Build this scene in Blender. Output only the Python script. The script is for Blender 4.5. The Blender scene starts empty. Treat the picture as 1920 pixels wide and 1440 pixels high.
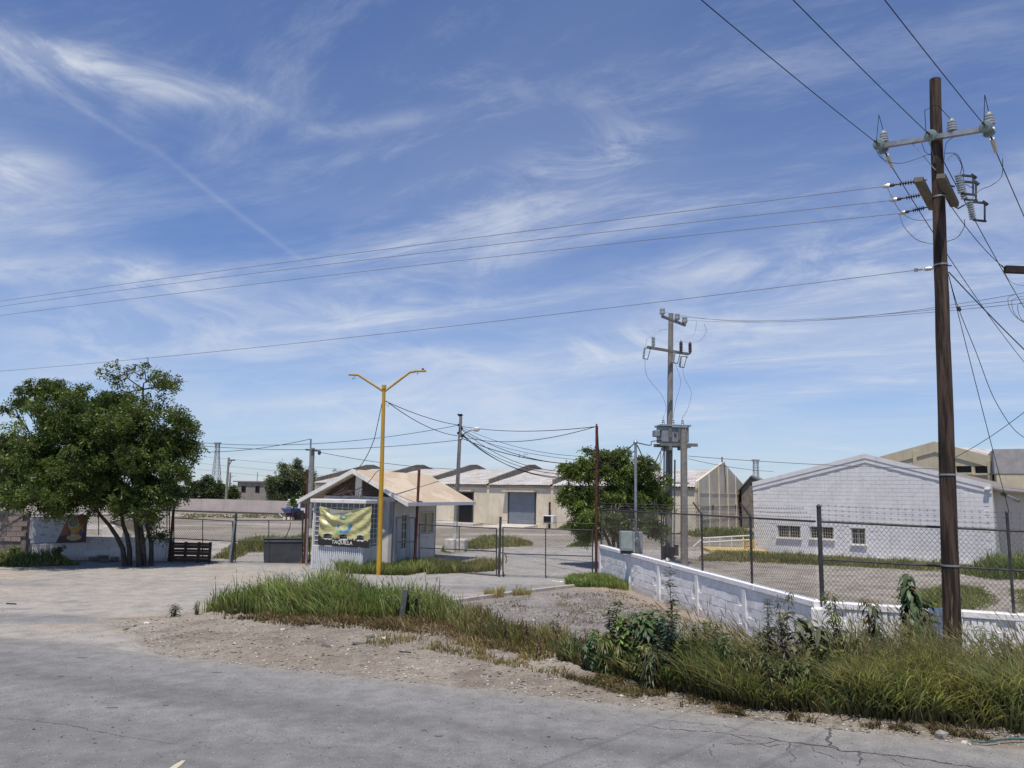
import bpy, bmesh, math, random
import numpy as np
from mathutils import Vector, Matrix

rng = np.random.default_rng(7)
random.seed(7)
SC = bpy.context.scene
COL = SC.collection
Z3 = Vector((0, 0, 1))

# ------------------------------------------------------------------ camera
FPX = 1442.0
CAMH = 3.0
PITCH = math.radians(8.1)
ROLL = math.radians(1.03)
CAM = Vector((0, 0, CAMH))
CROT = Matrix.Rotation(math.radians(90) + PITCH, 3, 'X') @ Matrix.Rotation(ROLL, 3, 'Z')
cam_data = bpy.data.cameras.new('camera')
cam = bpy.data.objects.new('camera', cam_data)
COL.objects.link(cam)
cam_data.sensor_width = 36.0
cam_data.lens = 36.0 * FPX / 1920.0
cam_data.clip_start = 0.1
cam_data.clip_end = 8000
cam.matrix_world = Matrix.Translation(CAM) @ CROT.to_4x4()
SC.camera = cam


def ray(px, py):
    return CROT @ Vector((px - 960.0, 720.0 - py, -FPX))


def G(px, py, z=0.0):
    d = ray(px, py)
    return CAM + d * ((z - CAMH) / d.z)


def at(px, py, Y):
    d = ray(px, py)
    return CAM + d * (Y / d.y)


def proj(p):
    l = CROT.transposed() @ (Vector(p) - CAM)
    return (960 + FPX * l.x / -l.z, 720 - FPX * l.y / -l.z)


# ------------------------------------------------------------------ sun, sky, exposure
SUN_DIR = Vector((-0.075, -0.335, 0.94)).normalized()      # towards the sun
sun_el = math.asin(SUN_DIR.z)
sun_az = math.atan2(SUN_DIR.x, SUN_DIR.y)
sd = bpy.data.lights.new('sun', 'SUN')
sd.energy = 4.8
sd.angle = math.radians(0.53)
sd.color = (1.0, 0.925, 0.815)
sun = bpy.data.objects.new('sun', sd)
COL.objects.link(sun)
sun.rotation_euler = (-SUN_DIR).to_track_quat('-Z', 'Y').to_euler()
sun.location = (0, 0, 60)

world = bpy.data.worlds.new('World')
SC.world = world
world.use_nodes = True


class NG:
    """small helper for writing node graphs"""
    def __init__(s, tree):
        s.t = tree
        tree.nodes.clear()

    def n(s, typ, **kw):
        nd = s.t.nodes.new(typ)
        for k, v in kw.items():
            if k == 'i':
                for kk, vv in v.items():
                    s.set(nd, kk, vv)
            else:
                setattr(nd, k, v)
        return nd

    def set(s, nd, key, v):
        sock = nd.inputs[key]
        if hasattr(v, 'is_output') or isinstance(v, bpy.types.NodeSocket):
            s.t.links.new(v, sock)
        else:
            sock.default_value = v

    def math(s, op, a, b=None, c=None, clamp=False):
        nd = s.n('ShaderNodeMath', operation=op, use_clamp=clamp)
        s.set(nd, 0, a)
        if b is not None:
            s.set(nd, 1, b)
        if c is not None:
            s.set(nd, 2, c)
        return nd.outputs[0]

    def noise(s, vec, scale, detail=4, rough=0.5, dist=0.0):
        nd = s.n('ShaderNodeTexNoise')
        s.set(nd, 'Vector', vec)
        nd.inputs['Scale'].default_value = scale
        nd.inputs['Detail'].default_value = detail
        nd.inputs['Roughness'].default_value = rough
        nd.inputs['Distortion'].default_value = dist
        return nd.outputs['Fac']

    def mapr(s, v, a, b, c=0.0, d=1.0, smooth=True):
        nd = s.n('ShaderNodeMapRange')
        nd.interpolation_type = 'SMOOTHSTEP' if smooth else 'LINEAR'
        s.set(nd, 0, v)
        for i, q in enumerate((a, b, c, d)):
            s.set(nd, i + 1, q)
        return nd.outputs[0]

    def mix(s, f, a, b, mode='MIX'):
        nd = s.n('ShaderNodeMix', data_type='RGBA', blend_type=mode)
        s.set(nd, 0, f)
        s.set(nd, 6, a)
        s.set(nd, 7, b)
        return nd.outputs[2]

    def comb(s, x, y, z=0.0):
        nd = s.n('ShaderNodeCombineXYZ')
        s.set(nd, 0, x); s.set(nd, 1, y); s.set(nd, 2, z)
        return nd.outputs[0]


def build_world():
    g = NG(world.node_tree)
    out = g.n('ShaderNodeOutputWorld')
    bg = g.n('ShaderNodeBackground')
    bg.inputs['Strength'].default_value = 0.092
    g.t.links.new(bg.outputs[0], out.inputs[0])
    sky = g.n('ShaderNodeTexSky')
    sky.sky_type = 'NISHITA'
    sky.sun_disc = False
    sky.sun_elevation = sun_el
    sky.sun_rotation = sun_az
    sky.altitude = 1100
    sky.air_density = 1.15
    sky.dust_density = 0.5
    sky.ozone_density = 3.2
    tc = g.n('ShaderNodeTexCoord')
    sep = g.n('ShaderNodeSeparateXYZ')
    g.t.links.new(tc.outputs['Generated'], sep.inputs[0])
    x, y, z = sep.outputs
    az = g.math('ARCTAN2', x, y)
    el = g.math('ARCSINE', z)
    zz = g.math('ADD', g.math('MAXIMUM', z, 0.0), 0.09)
    u = g.math('DIVIDE', x, zz)
    v = g.math('DIVIDE', y, zz)
    # cirrus drawn out along one wind direction on a high flat layer
    a = math.radians(-28)
    ur = g.math('ADD', g.math('MULTIPLY', u, math.cos(a)), g.math('MULTIPLY', v, math.sin(a)))
    vr = g.math('SUBTRACT', g.math('MULTIPLY', v, math.cos(a)), g.math('MULTIPLY', u, math.sin(a)))
    warp = g.noise(g.comb(ur, vr, 3.1), 0.4, 2, 0.5)
    vw = g.math('ADD', vr, g.math('MULTIPLY', warp, 0.9))
    big = g.noise(g.comb(g.math('MULTIPLY', ur, 0.5), g.math('MULTIPLY', vw, 1.1), 1.7), 0.8, 5, 0.6, 0.2)
    fib = g.noise(g.comb(g.math('MULTIPLY', ur, 0.55), g.math('MULTIPLY', vw, 1.7), 5.7), 1.7, 8, 0.72, 0.35)
    cover = g.mapr(big, 0.36, 0.66)
    wisps = g.mapr(fib, 0.44, 0.74)
    c = g.math('MULTIPLY', cover, g.math('ADD', g.math('MULTIPLY', wisps, 0.85), 0.12))
    lowf = g.mapr(el, 0.55, 0.22, 0.42, 0.74)
    c = g.math('MULTIPLY', c, lowf)
    soft = g.math('MULTIPLY', g.mapr(big, 0.30, 0.75), g.mapr(el, 0.60, 0.10, 0.04, 0.26))
    c = g.math('SUBTRACT', 1.0, g.math('MULTIPLY', g.math('SUBTRACT', 1.0, c), g.math('SUBTRACT', 1.0, soft)))
    # placed streaks in azimuth / elevation, broken up by noise
    pv = g.comb(az, el, 0.0)
    nz = g.noise(g.comb(g.math('MULTIPLY', az, 3.0), g.math('MULTIPLY', el, 7.0), 0.3), 2.2, 8, 0.66, 0.8)
    nzf = g.mapr(nz, 0.40, 0.68)
    wob = g.math('MULTIPLY', g.math('SUBTRACT', g.noise(pv, 5.0, 3, 0.55), 0.5), 0.05)

    def ae(px, py):
        d = ray(px, py).normalized()
        return math.atan2(d.x, d.y), math.asin(d.z)

    streaks = [  # x0,y0,x1,y1,width(px),strength,noise share
        (-420, -70, 560, 212, 22, 0.72, 0.7),
        (-300, 20, 350, 175, 55, 0.40, 0.8),
        (-80, 50, 300, 290, 5, 0.16, 0.6),
        (300, 285, 570, 490, 5, 0.20, 0.6),
        (-400, 250, 130, 335, 52, 0.80, 0.6),
        (-250, 470, 430, 535, 30, 0.55, 0.8),
        (120, 480, 640, 590, 26, 0.30, 0.8),
        (560, 250, 830, 212, 16, 0.25, 0.8),
        (930, 400, 1260, 250, 60, 0.50, 0.9),
        (900, 190, 1220, 150, 40, 0.16, 0.9),
        (700, 715, 1500, 590, 40, 0.62, 0.75),
        (600, 600, 1060, 555, 22, 0.35, 0.8),
        (1150, 540, 1940, 440, 50, 0.55, 0.85),
        (1350, 640, 2300, 600, 50, 0.28, 0.8),
        (1500, 420, 2100, 330, 60, 0.32, 0.9),
        (0, 660, 640, 640, 40, 0.50, 0.8),
        (300, 780, 1150, 770, 40, 0.32, 0.7),
        (1780, 760, 1990, 750, 8, 0.35, 0.4),
        (-200, 590, 900, 575, 40, 0.38, 0.75),
        (500, 660, 1400, 640, 36, 0.42, 0.75),
        (100, 740, 1300, 745, 34, 0.36, 0.6),
        (820, 800, 1900, 790, 30, 0.30, 0.6),
        (700, 560, 1000, 440, 50, 0.3, 0.9),
    ]
    tot = c
    for (x0, y0, x1, y1, w, st, ns) in streaks:
        a0, e0 = ae(x0, y0)
        a1, e1 = ae(x1, y1)
        L = math.hypot(a1 - a0, e1 - e0)
        dx, dy = (a1 - a0) / L, (e1 - e0) / L
        W = w / FPX
        da = g.math('SUBTRACT', az, a0)
        de = g.math('SUBTRACT', el, e0)
        t = g.math('ADD', g.math('MULTIPLY', da, dx), g.math('MULTIPLY', de, dy))
        s = g.math('ADD', g.math('ADD', g.math('MULTIPLY', da, -dy), g.math('MULTIPLY', de, dx)),
                   g.math('MULTIPLY', wob, min(1.0, W * 30)))
        q = g.math('DIVIDE', s, W)
        gs = g.math('POWER', 2.718, g.math('MULTIPLY', g.math('MULTIPLY', q, q), -1.0))
        e = g.math('MULTIPLY', g.mapr(t, -0.06, L * 0.3), g.mapr(t, L * 0.72, L + 0.05, 1.0, 0.0))
        m = g.math('MULTIPLY', gs, e)
        nf = g.math('ADD', g.math('MULTIPLY', nzf, ns), 1.0 - ns)
        m = g.math('MULTIPLY', g.math('MULTIPLY', m, nf), st)
        tot = g.math('SUBTRACT', 1.0, g.math('MULTIPLY', g.math('SUBTRACT', 1.0, tot), g.math('SUBTRACT', 1.0, m)))
    # thin milky veil towards the horizon
    veil = g.math('MULTIPLY', g.mapr(el, 0.36, 0.0), 0.26)
    tot = g.math('SUBTRACT', 1.0, g.math('MULTIPLY', g.math('SUBTRACT', 1.0, tot), g.math('SUBTRACT', 1.0, veil)))
    up = g.mapr(z, -0.01, 0.01)
    tot = g.math('MULTIPLY', tot, up)
    sk = g.mix(1.0, sky.outputs[0], (0.79, 0.96, 1.32, 1), 'MULTIPLY')
    col = g.mix(tot, sk, (7.7, 8.2, 9.0, 1))
    g.t.links.new(col, bg.inputs['Color'])


build_world()
SC.view_settings.view_transform = 'Standard'
SC.view_settings.look = 'None'
SC.view_settings.gamma = 1.0
SC.view_settings.use_curve_mapping = False
SC.view_settings.exposure = 0.0
SC.render.engine = 'CYCLES'
SC.cycles.max_bounces = 8
SC.cycles.transparent_max_bounces = 8

# ------------------------------------------------------------------ materials
MATS = {}


def mat(name, c1, c2=None, scale=3.0, rough=0.85, bump=0.0, bscale=None, metal=0.0, detail=5, lo=0.35, hi=0.65,
        c3=None, s3=0.6, lo3=0.55, hi3=0.75, stretch=(1, 1, 1), spec=0.3, attr=None, streak=None):
    if name in MATS:
        return MATS[name]
    m = bpy.data.materials.new(name)
    m.use_nodes = True
    g = NG(m.node_tree)
    out = g.n('ShaderNodeOutputMaterial')
    p = g.n('ShaderNodeBsdfPrincipled')
    g.t.links.new(p.outputs[0], out.inputs[0])
    p.inputs['Roughness'].default_value = rough
    p.inputs['Metallic'].default_value = metal
    p.inputs['Specular IOR Level'].default_value = spec
    tc = g.n('ShaderNodeTexCoord')
    mp = g.n('ShaderNodeMapping')
    mp.inputs['Scale'].default_value = stretch
    g.t.links.new(tc.outputs['Object'], mp.inputs[0])
    V = mp.outputs[0]
    c2 = c2 or tuple(v * 0.8 for v in c1)
    f = g.mapr(g.noise(V, scale, detail, 0.6), lo, hi)
    col = g.mix(f, (*c1, 1), (*c2, 1))
    if c3:
        f3 = g.mapr(g.noise(V, s3, 5, 0.6, 0.3), lo3, hi3)
        col = g.mix(f3, col, (*c3, 1))
    if streak:
        mp2 = g.n('ShaderNodeMapping')
        mp2.inputs['Scale'].default_value = (2.6, 2.6, .22)
        g.t.links.new(tc.outputs['Object'], mp2.inputs[0])
        fs = g.math('MULTIPLY', g.mapr(g.noise(mp2.outputs[0], 1.6, 7, .7), .48, .78), streak[3])
        col = g.mix(fs, col, (*streak[:3], 1))
    if attr:
        at_ = g.n('ShaderNodeAttribute', attribute_name=attr)
        col = g.mix(1.0, col, at_.outputs['Color'], 'MULTIPLY')
    g.t.links.new(col, p.inputs['Base Color'])
    if bump:
        b = g.n('ShaderNodeBump')
        b.inputs['Strength'].default_value = bump
        b.inputs['Distance'].default_value = 0.02
        g.t.links.new(g.noise(V, bscale or scale * 4, 6, 0.6), b.inputs['Height'])
        g.t.links.new(b.outputs[0], p.inputs['Normal'])
    MATS[name] = m
    return m


def leaf_mat(name, tint=(1, 1, 1), trans=0.35, scale=1.2, rough=0.42):
    if name in MATS:
        return MATS[name]
    m = bpy.data.materials.new(name)
    m.use_nodes = True
    g = NG(m.node_tree)
    out = g.n('ShaderNodeOutputMaterial')
    a = g.n('ShaderNodeAttribute', attribute_name='tint')
    tc = g.n('ShaderNodeTexCoord')
    f = g.mapr(g.noise(tc.outputs['Object'], scale, 3, 0.6), 0.3, 0.7)
    k = g.mix(f, (0.75, 0.8, 0.75, 1), (1.2, 1.15, 1.1, 1))
    col = g.mix(1.0, a.outputs['Color'], k, 'MULTIPLY')
    col = g.mix(1.0, col, (*tint, 1), 'MULTIPLY')
    p = g.n('ShaderNodeBsdfPrincipled')
    p.inputs['Roughness'].default_value = rough
    p.inputs['Specular IOR Level'].default_value = 0.35
    g.t.links.new(col, p.inputs['Base Color'])
    tr = g.n('ShaderNodeBsdfTranslucent')
    g.t.links.new(g.mix(1.0, col, (1.1, 1.25, 0.6, 1), 'MULTIPLY'), tr.inputs['Color'])
    mx = g.n('ShaderNodeMixShader')
    mx.inputs[0].default_value = trans
    g.t.links.new(p.outputs[0], mx.inputs[1])
    g.t.links.new(tr.outputs[0], mx.inputs[2])
    g.t.links.new(mx.outputs[0], out.inputs[0])
    MATS[name] = m
    return m


def attr_mat(name, attr, rough=0.5, spec=0.4, nscale=6, var=0.15, bump=0.0):
    if name in MATS:
        return MATS[name]
    m = bpy.data.materials.new(name)
    m.use_nodes = True
    g = NG(m.node_tree)
    out = g.n('ShaderNodeOutputMaterial')
    p = g.n('ShaderNodeBsdfPrincipled')
    g.t.links.new(p.outputs[0], out.inputs[0])
    p.inputs['Roughness'].default_value = rough
    p.inputs['Specular IOR Level'].default_value = spec
    a = g.n('ShaderNodeAttribute', attribute_name=attr)
    tc = g.n('ShaderNodeTexCoord')
    f = g.noise(tc.outputs['Object'], nscale, 5, 0.6)
    k = g.mapr(f, 0.3, 0.7, 1 - var, 1 + var)
    col = g.mix(1.0, a.outputs['Color'], g.comb(k, k, k), 'MULTIPLY')
    g.t.links.new(col, p.inputs['Base Color'])
    if bump:
        b = g.n('ShaderNodeBump')
        b.inputs['Strength'].default_value = bump
        b.inputs['Distance'].default_value = 0.02
        g.t.links.new(g.noise(tc.outputs['Object'], nscale * 5, 6, 0.6), b.inputs['Height'])
        g.t.links.new(b.outputs[0], p.inputs['Normal'])
    MATS[name] = m
    return m


# ------------------------------------------------------------------ object helpers
WL = {}


def wl(o):
    return WL.get(o.name, Vector((0, 0, 0))) if o else Vector((0, 0, 0))


def tag(o, label=None, cat=None, group=None, kind=None):
    if label: o['label'] = label
    if cat: o['category'] = cat
    if group: o['group'] = group
    if kind: o['kind'] = kind
    return o


def empty(name, loc, label=None, cat=None, group=None):
    o = bpy.data.objects.new(name, None)
    o.empty_display_size = 0.3
    COL.objects.link(o)
    o.location = loc
    WL[o.name] = Vector(loc)
    return tag(o, label, cat, group)


def link_mesh(name, me, m, parent=None, origin=None):
    """me has vertices relative to origin (world)"""
    o = bpy.data.objects.new(name, me)
    COL.objects.link(o)
    origin = Vector(origin) if origin is not None else wl(parent)
    if parent:
        o.parent = parent
    o.location = origin - wl(parent)
    WL[o.name] = origin
    if m is not None and len(me.materials) == 0:
        for mm in (m if isinstance(m, (list, tuple)) else [m]):
            me.materials.append(mm)
    return o


def np_mesh(name, V, Fq, colors=None, attr='tint', smooth=False):
    """V (n,3), Fq (m,k) equal-size faces"""
    me = bpy.data.meshes.new(name)
    V = np.asarray(V, dtype=np.float32)
    Fq = np.asarray(Fq, dtype=np.int32)
    me.vertices.add(len(V))
    me.vertices.foreach_set('co', V.ravel())
    k = Fq.shape[1]
    me.loops.add(Fq.size)
    me.loops.foreach_set('vertex_index', Fq.ravel())
    me.polygons.add(len(Fq))
    me.polygons.foreach_set('loop_start', np.arange(0, Fq.size, k, dtype=np.int32))
    if smooth:
        me.polygons.foreach_set('use_smooth', np.ones(len(Fq), dtype=bool))
    me.update(calc_edges=True)
    if colors is not None:
        ca = me.color_attributes.new(attr, 'FLOAT_COLOR', 'POINT')
        c = np.ones((len(V), 4), dtype=np.float32)
        c[:, :3] = colors
        ca.data.foreach_set('color', c.ravel())
    return me


class Frame:
    """upright facade frame: origin O on the ground, U along the facade, N out of it towards the viewer"""
    def __init__(s, O, U, N=None):
        s.O = Vector(O)
        U = Vector(U); U.z = 0
        s.U = U.normalized()
        s.N = Vector((s.U.y, -s.U.x, 0)) if N is None else Vector(N)

    def w(s, a, n, z):
        return s.O + s.U * a + s.N * n + Z3 * z

    def px(s, px, py, n=0.0):
        d = ray(px, py)
        P = s.O + s.N * n
        t = (P - CAM).dot(s.N) / d.dot(s.N)
        h = CAM + d * t
        return (h - s.O).dot(s.U), h.z

    def shifted(s, a, n=0.0, z=0.0):
        return Frame(s.w(a, n, z), s.U, s.N)


WF = Frame((0, 0, 0), (1, 0, 0))     # N = -Y


class MB:
    def __init__(s):
        s.v = []
        s.f = []

    def add(s, vs, fs):
        b = len(s.v)
        s.v += [tuple(v) for v in vs]
        s.f += [tuple(b + i for i in f) for f in fs]
        return s

    def box8(s, P):
        return s.add(P, [(0, 3, 2, 1), (4, 5, 6, 7), (0, 1, 5, 4), (1, 2, 6, 5), (2, 3, 7, 6), (3, 0, 4, 7)])

    def box(s, fr, a0, a1, n0, n1, z0, z1):
        return s.box8([fr.w(a0, n1, z0), fr.w(a1, n1, z0), fr.w(a1, n0, z0), fr.w(a0, n0, z0),
                       fr.w(a0, n1, z1), fr.w(a1, n1, z1), fr.w(a1, n0, z1), fr.w(a0, n0, z1)])

    def obox(s, c, ax, ay, az):
        """oriented box with half vectors"""
        c = Vector(c); ax = Vector(ax); ay = Vector(ay); az = Vector(az)
        return s.box8([c - ax - ay - az, c + ax - ay - az, c + ax + ay - az, c - ax + ay - az,
                       c - ax - ay + az, c + ax - ay + az, c + ax + ay + az, c - ax + ay + az])

    def bar(s, p, q, w, h=None, up=(0, 0, 1)):
        """rectangular bar from p to q"""
        p = Vector(p); q = Vector(q); h = h or w
        d = (q - p)
        x = d.normalized()
        up = Vector(up)
        if abs(x.dot(up)) > 0.98:
            up = Vector((0, 1, 0))
        y = up.cross(x).normalized()
        z = x.cross(y)
        return s.obox((p + q) / 2, d / 2, y * w / 2, z * h / 2)

    def prism(s, fr, poly, n0, n1):
        """poly [(a,z)] in the facade plane, extruded from n0 to n1 (n1>n0 towards the viewer)"""
        k = len(poly)
        vs = [fr.w(a, n1, z) for a, z in poly] + [fr.w(a, n0, z) for a, z in poly]
        fs = [tuple(range(k)), tuple(range(2 * k - 1, k - 1, -1))]
        fs += [(i, (i + k), (i + 1) % k + k, (i + 1) % k) for i in range(k)]
        return s.add(vs, fs)

    def tube(s, pts, r, n=8, cap=True):
        pts = [Vector(p) for p in pts]
        rs = r if isinstance(r, (list, tuple)) else [r] * len(pts)
        t0 = (pts[1] - pts[0]).normalized()
        ref = Vector((0, 0, 1)) if abs(t0.z) < 0.9 else Vector((1, 0, 0))
        u = t0.cross(ref).normalized()
        b = len(s.v)
        for i, p in enumerate(pts):
            t = (pts[min(i + 1, len(pts) - 1)] - pts[max(i - 1, 0)]).normalized()
            u = (u - t * u.dot(t)).normalized()
            w = t.cross(u)
            for k in range(n):
                a = 2 * math.pi * k / n
                s.v.append(tuple(p + (u * math.cos(a) + w * math.sin(a)) * rs[i]))
        for i in range(len(pts) - 1):
            for k in range(n):
                a, c = b + i * n + k, b + i * n + (k + 1) % n
                s.f.append((a, c, c + n, a + n))
        if cap:
            s.f.append(tuple(b + k for k in range(n - 1, -1, -1)))
            e = b + (len(pts) - 1) * n
            s.f.append(tuple(e + k for k in range(n)))
        return s

    def lathe(s, base, axis, prof, n=12):
        """prof [(dist along axis, radius)]"""
        base = Vector(base); axis = Vector(axis).normalized()
        ref = Vector((0, 0, 1)) if abs(axis.z) < 0.9 else Vector((1, 0, 0))
        u = axis.cross(ref).normalized()
        w = axis.cross(u)
        b = len(s.v)
        for d, r in prof:
            for k in range(n):
                a = 2 * math.pi * k / n
                s.v.append(tuple(base + axis * d + (u * math.cos(a) + w * math.sin(a)) * max(r, 1e-4)))
        for i in range(len(prof) - 1):
            for k in range(n):
                a, c = b + i * n + k, b + i * n + (k + 1) % n
                s.f.append((a, c, c + n, a + n))
        s.f.append(tuple(b + k for k in range(n - 1, -1, -1)))
        e = b + (len(prof) - 1) * n
        s.f.append(tuple(e + k for k in range(n)))
        return s

    def build(s, name, m, parent=None, label=None, cat=None, group=None, kind=None, smooth=False, bevel=0.0, origin=None):
        if origin is None:
            if parent is not None:
                origin = wl(parent)
            else:
                vs = np.array(s.v)
                origin = Vector(((vs[:, 0].min() + vs[:, 0].max()) / 2, (vs[:, 1].min() + vs[:, 1].max()) / 2, vs[:, 2].min()))
        origin = Vector(origin)
        me = bpy.data.meshes.new(name)
        me.from_pydata([(v[0] - origin.x, v[1] - origin.y, v[2] - origin.z) for v in s.v], [], s.f)
        me.update()
        bm = bmesh.new()
        bm.from_mesh(me)
        bmesh.ops.recalc_face_normals(bm, faces=bm.faces)
        if bevel:
            bmesh.ops.bevel(bm, geom=[e for e in bm.edges if len(e.link_faces) == 2 and e.calc_face_angle(0) > 0.6],
                            offset=bevel, segments=1, affect='EDGES', clamp_overlap=True)
        bm.to_mesh(me)
        bm.free()
        if smooth:
            for p in me.polygons:
                p.use_smooth = True
            me.set_sharp_from_angle(angle=math.radians(42))
        o = link_mesh(name, me, m, parent, origin)
        return tag(o, label, cat, group, kind)


def seg_tubes(P, Q, r):
    """three sided rods for arrays of segments -> V,F(quads)"""
    P = np.asarray(P, float); Q = np.asarray(Q, float)
    d = Q - P
    L = np.linalg.norm(d, axis=1, keepdims=True)
    d = d / np.maximum(L, 1e-9)
    ref = np.where(np.abs(d[:, 2:3]) > 0.95, np.array([[1.0, 0, 0]]), np.array([[0, 0, 1.0]]))
    u = np.cross(d, ref); u /= np.linalg.norm(u, axis=1, keepdims=True)
    w = np.cross(d, u)
    ring = []
    for k in range(3):
        a = 2 * math.pi * k / 3 + 0.3
        ring.append((u * math.cos(a) + w * math.sin(a)) * r)
    V = np.stack([P + ring[0], P + ring[1], P + ring[2], Q + ring[0], Q + ring[1], Q + ring[2]], axis=1).reshape(-1, 3)
    b = np.arange(len(P))[:, None] * 6
    F = np.concatenate([b + np.array([[0, 1, 4, 3]]), b + np.array([[1, 2, 5, 4]]), b + np.array([[2, 0, 3, 5]])])
    return V, F


def chain(name, P00, P10, P01, P11, pitch, r, m, parent):
    """woven chain link netting between four corners (bottom left, bottom right, top left, top right)"""
    P00, P10, P01, P11 = [np.array(p) for p in (P00, P10, P01, P11)]
    S = np.linalg.norm(P10 - P00); H = np.linalg.norm(P01 - P00)
    ns = max(2, int(S / pitch * 2)); nz = max(2, int(H / (pitch * 0.6)))
    A, B = [], []
    j = np.arange(nz)
    for k in range(ns):
        s0 = (k + ((j + k) % 2)) / ns
        s1 = (k + ((j + k + 1) % 2)) / ns
        z0, z1 = j / nz, (j + 1) / nz
        for s_, z_, L in ((s0, z0, A), (s1, z1, B)):
            s_ = s_[:, None]; z_ = z_[:, None]
            L.append((P00 * (1 - s_) + P10 * s_) * (1 - z_) + (P01 * (1 - s_) + P11 * s_) * z_)
    A = np.concatenate(A); B = np.concatenate(B)
    w = rng.normal(0, 0.004, (len(A), 3))
    V, F = seg_tubes(A, B, r)
    o = wl(parent)
    me = np_mesh(name, V - np.array(o), F)
    ob = link_mesh(name, me, m, parent, o)
    ob['kind'] = 'stuff'
    return ob


def cat_pts(p, q, sag, n=24):
    p = Vector(p); q = Vector(q)
    return [p.lerp(q, i / n) - Z3 * (4 * sag * (i / n) * (1 - i / n)) for i in range(n + 1)]


def cable(label, p, q, sag=0.0, r=0.009, m=None, group=None, name='overhead_cable', n=20, cat='cable'):
    mb = MB()
    mb.tube(cat_pts(p, q, sag, n), r, 5)
    return mb.build(name, m or M_CABLE, None, label, cat, group, smooth=True)


def vnoise(x, y, seed=0):
    xi = np.floor(x); yi = np.floor(y)
    fx = x - xi; fy = y - yi
    fx = fx * fx * (3 - 2 * fx); fy = fy * fy * (3 - 2 * fy)

    def h(a, b):
        t = np.sin(a * 127.1 + b * 311.7 + seed * 74.7) * 43758.5453
        return t - np.floor(t)
    return (h(xi, yi) * (1 - fx) + h(xi + 1, yi) * fx) * (1 - fy) + (h(xi, yi + 1) * (1 - fx) + h(xi + 1, yi + 1) * fx) * fy


def fbm(x, y, seed=0, oct=4):
    t = 0; a = 0.5; s = 0
    for i in range(oct):
        t = t + a * vnoise(x * 2 ** i, y * 2 ** i, seed + i * 3)
        s += a; a *= 0.5
    return t / s


def pip(x, y, poly):
    ins = np.zeros(x.shape, bool)
    n = len(poly)
    for i in range(n):
        x0, y0 = poly[i][0], poly[i][1]; x1, y1 = poly[(i + 1) % n][0], poly[(i + 1) % n][1]
        c = ((y0 > y) != (y1 > y)) & (x < (x1 - x0) * (y - y0) / ((y1 - y0) or 1e-9) + x0)
        ins ^= c
    return ins


def sdist(x, y, poly):
    """signed distance, positive inside"""
    d = np.full(x.shape, 1e9)
    n = len(poly)
    for i in range(n):
        x0, y0 = poly[i][0], poly[i][1]; x1, y1 = poly[(i + 1) % n][0], poly[(i + 1) % n][1]
        dx, dy = x1 - x0, y1 - y0
        t = np.clip(((x - x0) * dx + (y - y0) * dy) / (dx * dx + dy * dy + 1e-12), 0, 1)
        d = np.minimum(d, np.hypot(x - x0 - t * dx, y - y0 - t * dy))
    return np.where(pip(x, y, poly), d, -d)


def gp(*pts):
    return [(G(a, b).x, G(a, b).y) for a, b in pts]


def sm(d, w):
    t = np.clip(d / w * 0.5 + 0.5, 0, 1)
    return t * t * (3 - 2 * t)
# ------------------------------------------------------------------ key places on the ground
WA = G(1124, 1021, 1.20); WA.z = 0           # far end of the white block wall beside the gate
WB = G(1531, 1127, 1.10); WB.z = 0           # its corner near the road
WC = G(1901, 1151, 1.10); WC.z = 0
WD = WB + (WC - WB) * 2.2
GATE = [G(-700, 1052), G(-10, 1052), G(322, 1052), G(440, 1055), G(576, 1056), G(690, 1066), G(783, 1068), G(937, 1081), G(1114, 1088), WA]
GATE = [Vector((p.x, p.y, 0)) for p in GATE]

ROADE = gp((0, 1196), (150, 1207), (320, 1235), (640, 1269), (960, 1302), (1200, 1330), (1480, 1361), (1920, 1411))
d0 = Vector(ROADE[0]) - Vector(ROADE[3]); d0.normalize()
d1 = Vector(ROADE[-1]) - Vector(ROADE[4]); d1.normalize()
ROADL = tuple(Vector(ROADE[0]) + d0 * 400)
ROADR = tuple(Vector(ROADE[-1]) + d1 * 400)
RN = Vector((d1.y, -d1.x))
if RN.y > 0: RN = -RN
ROAD = [ROADL] + ROADE + [ROADR, tuple(Vector(ROADR) + RN * 12), tuple(Vector(ROADL) + RN * 12)]
VERGE = gp((195, 1164), (330, 1151), (400, 1140), (560, 1112), (700, 1108), (800, 1140), (1000, 1110), (1075, 1101), (1128, 1090)) + \
    [(WA.x, WA.y), (WB.x, WB.y), (WD.x, WD.y), (WD.x + 150, WD.y - 55), ROADR, ROADE[-1], ROADE[4], ROADE[3]] + gp((300, 1232), (240, 1195))
YARD = [(GATE[0].x - 2000, GATE[0].y)] + [(p.x, p.y) for p in GATE] + [(WB.x, WB.y), (WD.x, WD.y), (WD.x + 3000, WD.y - 1200), (6000, 6000), (-6000, 6000)]


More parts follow.
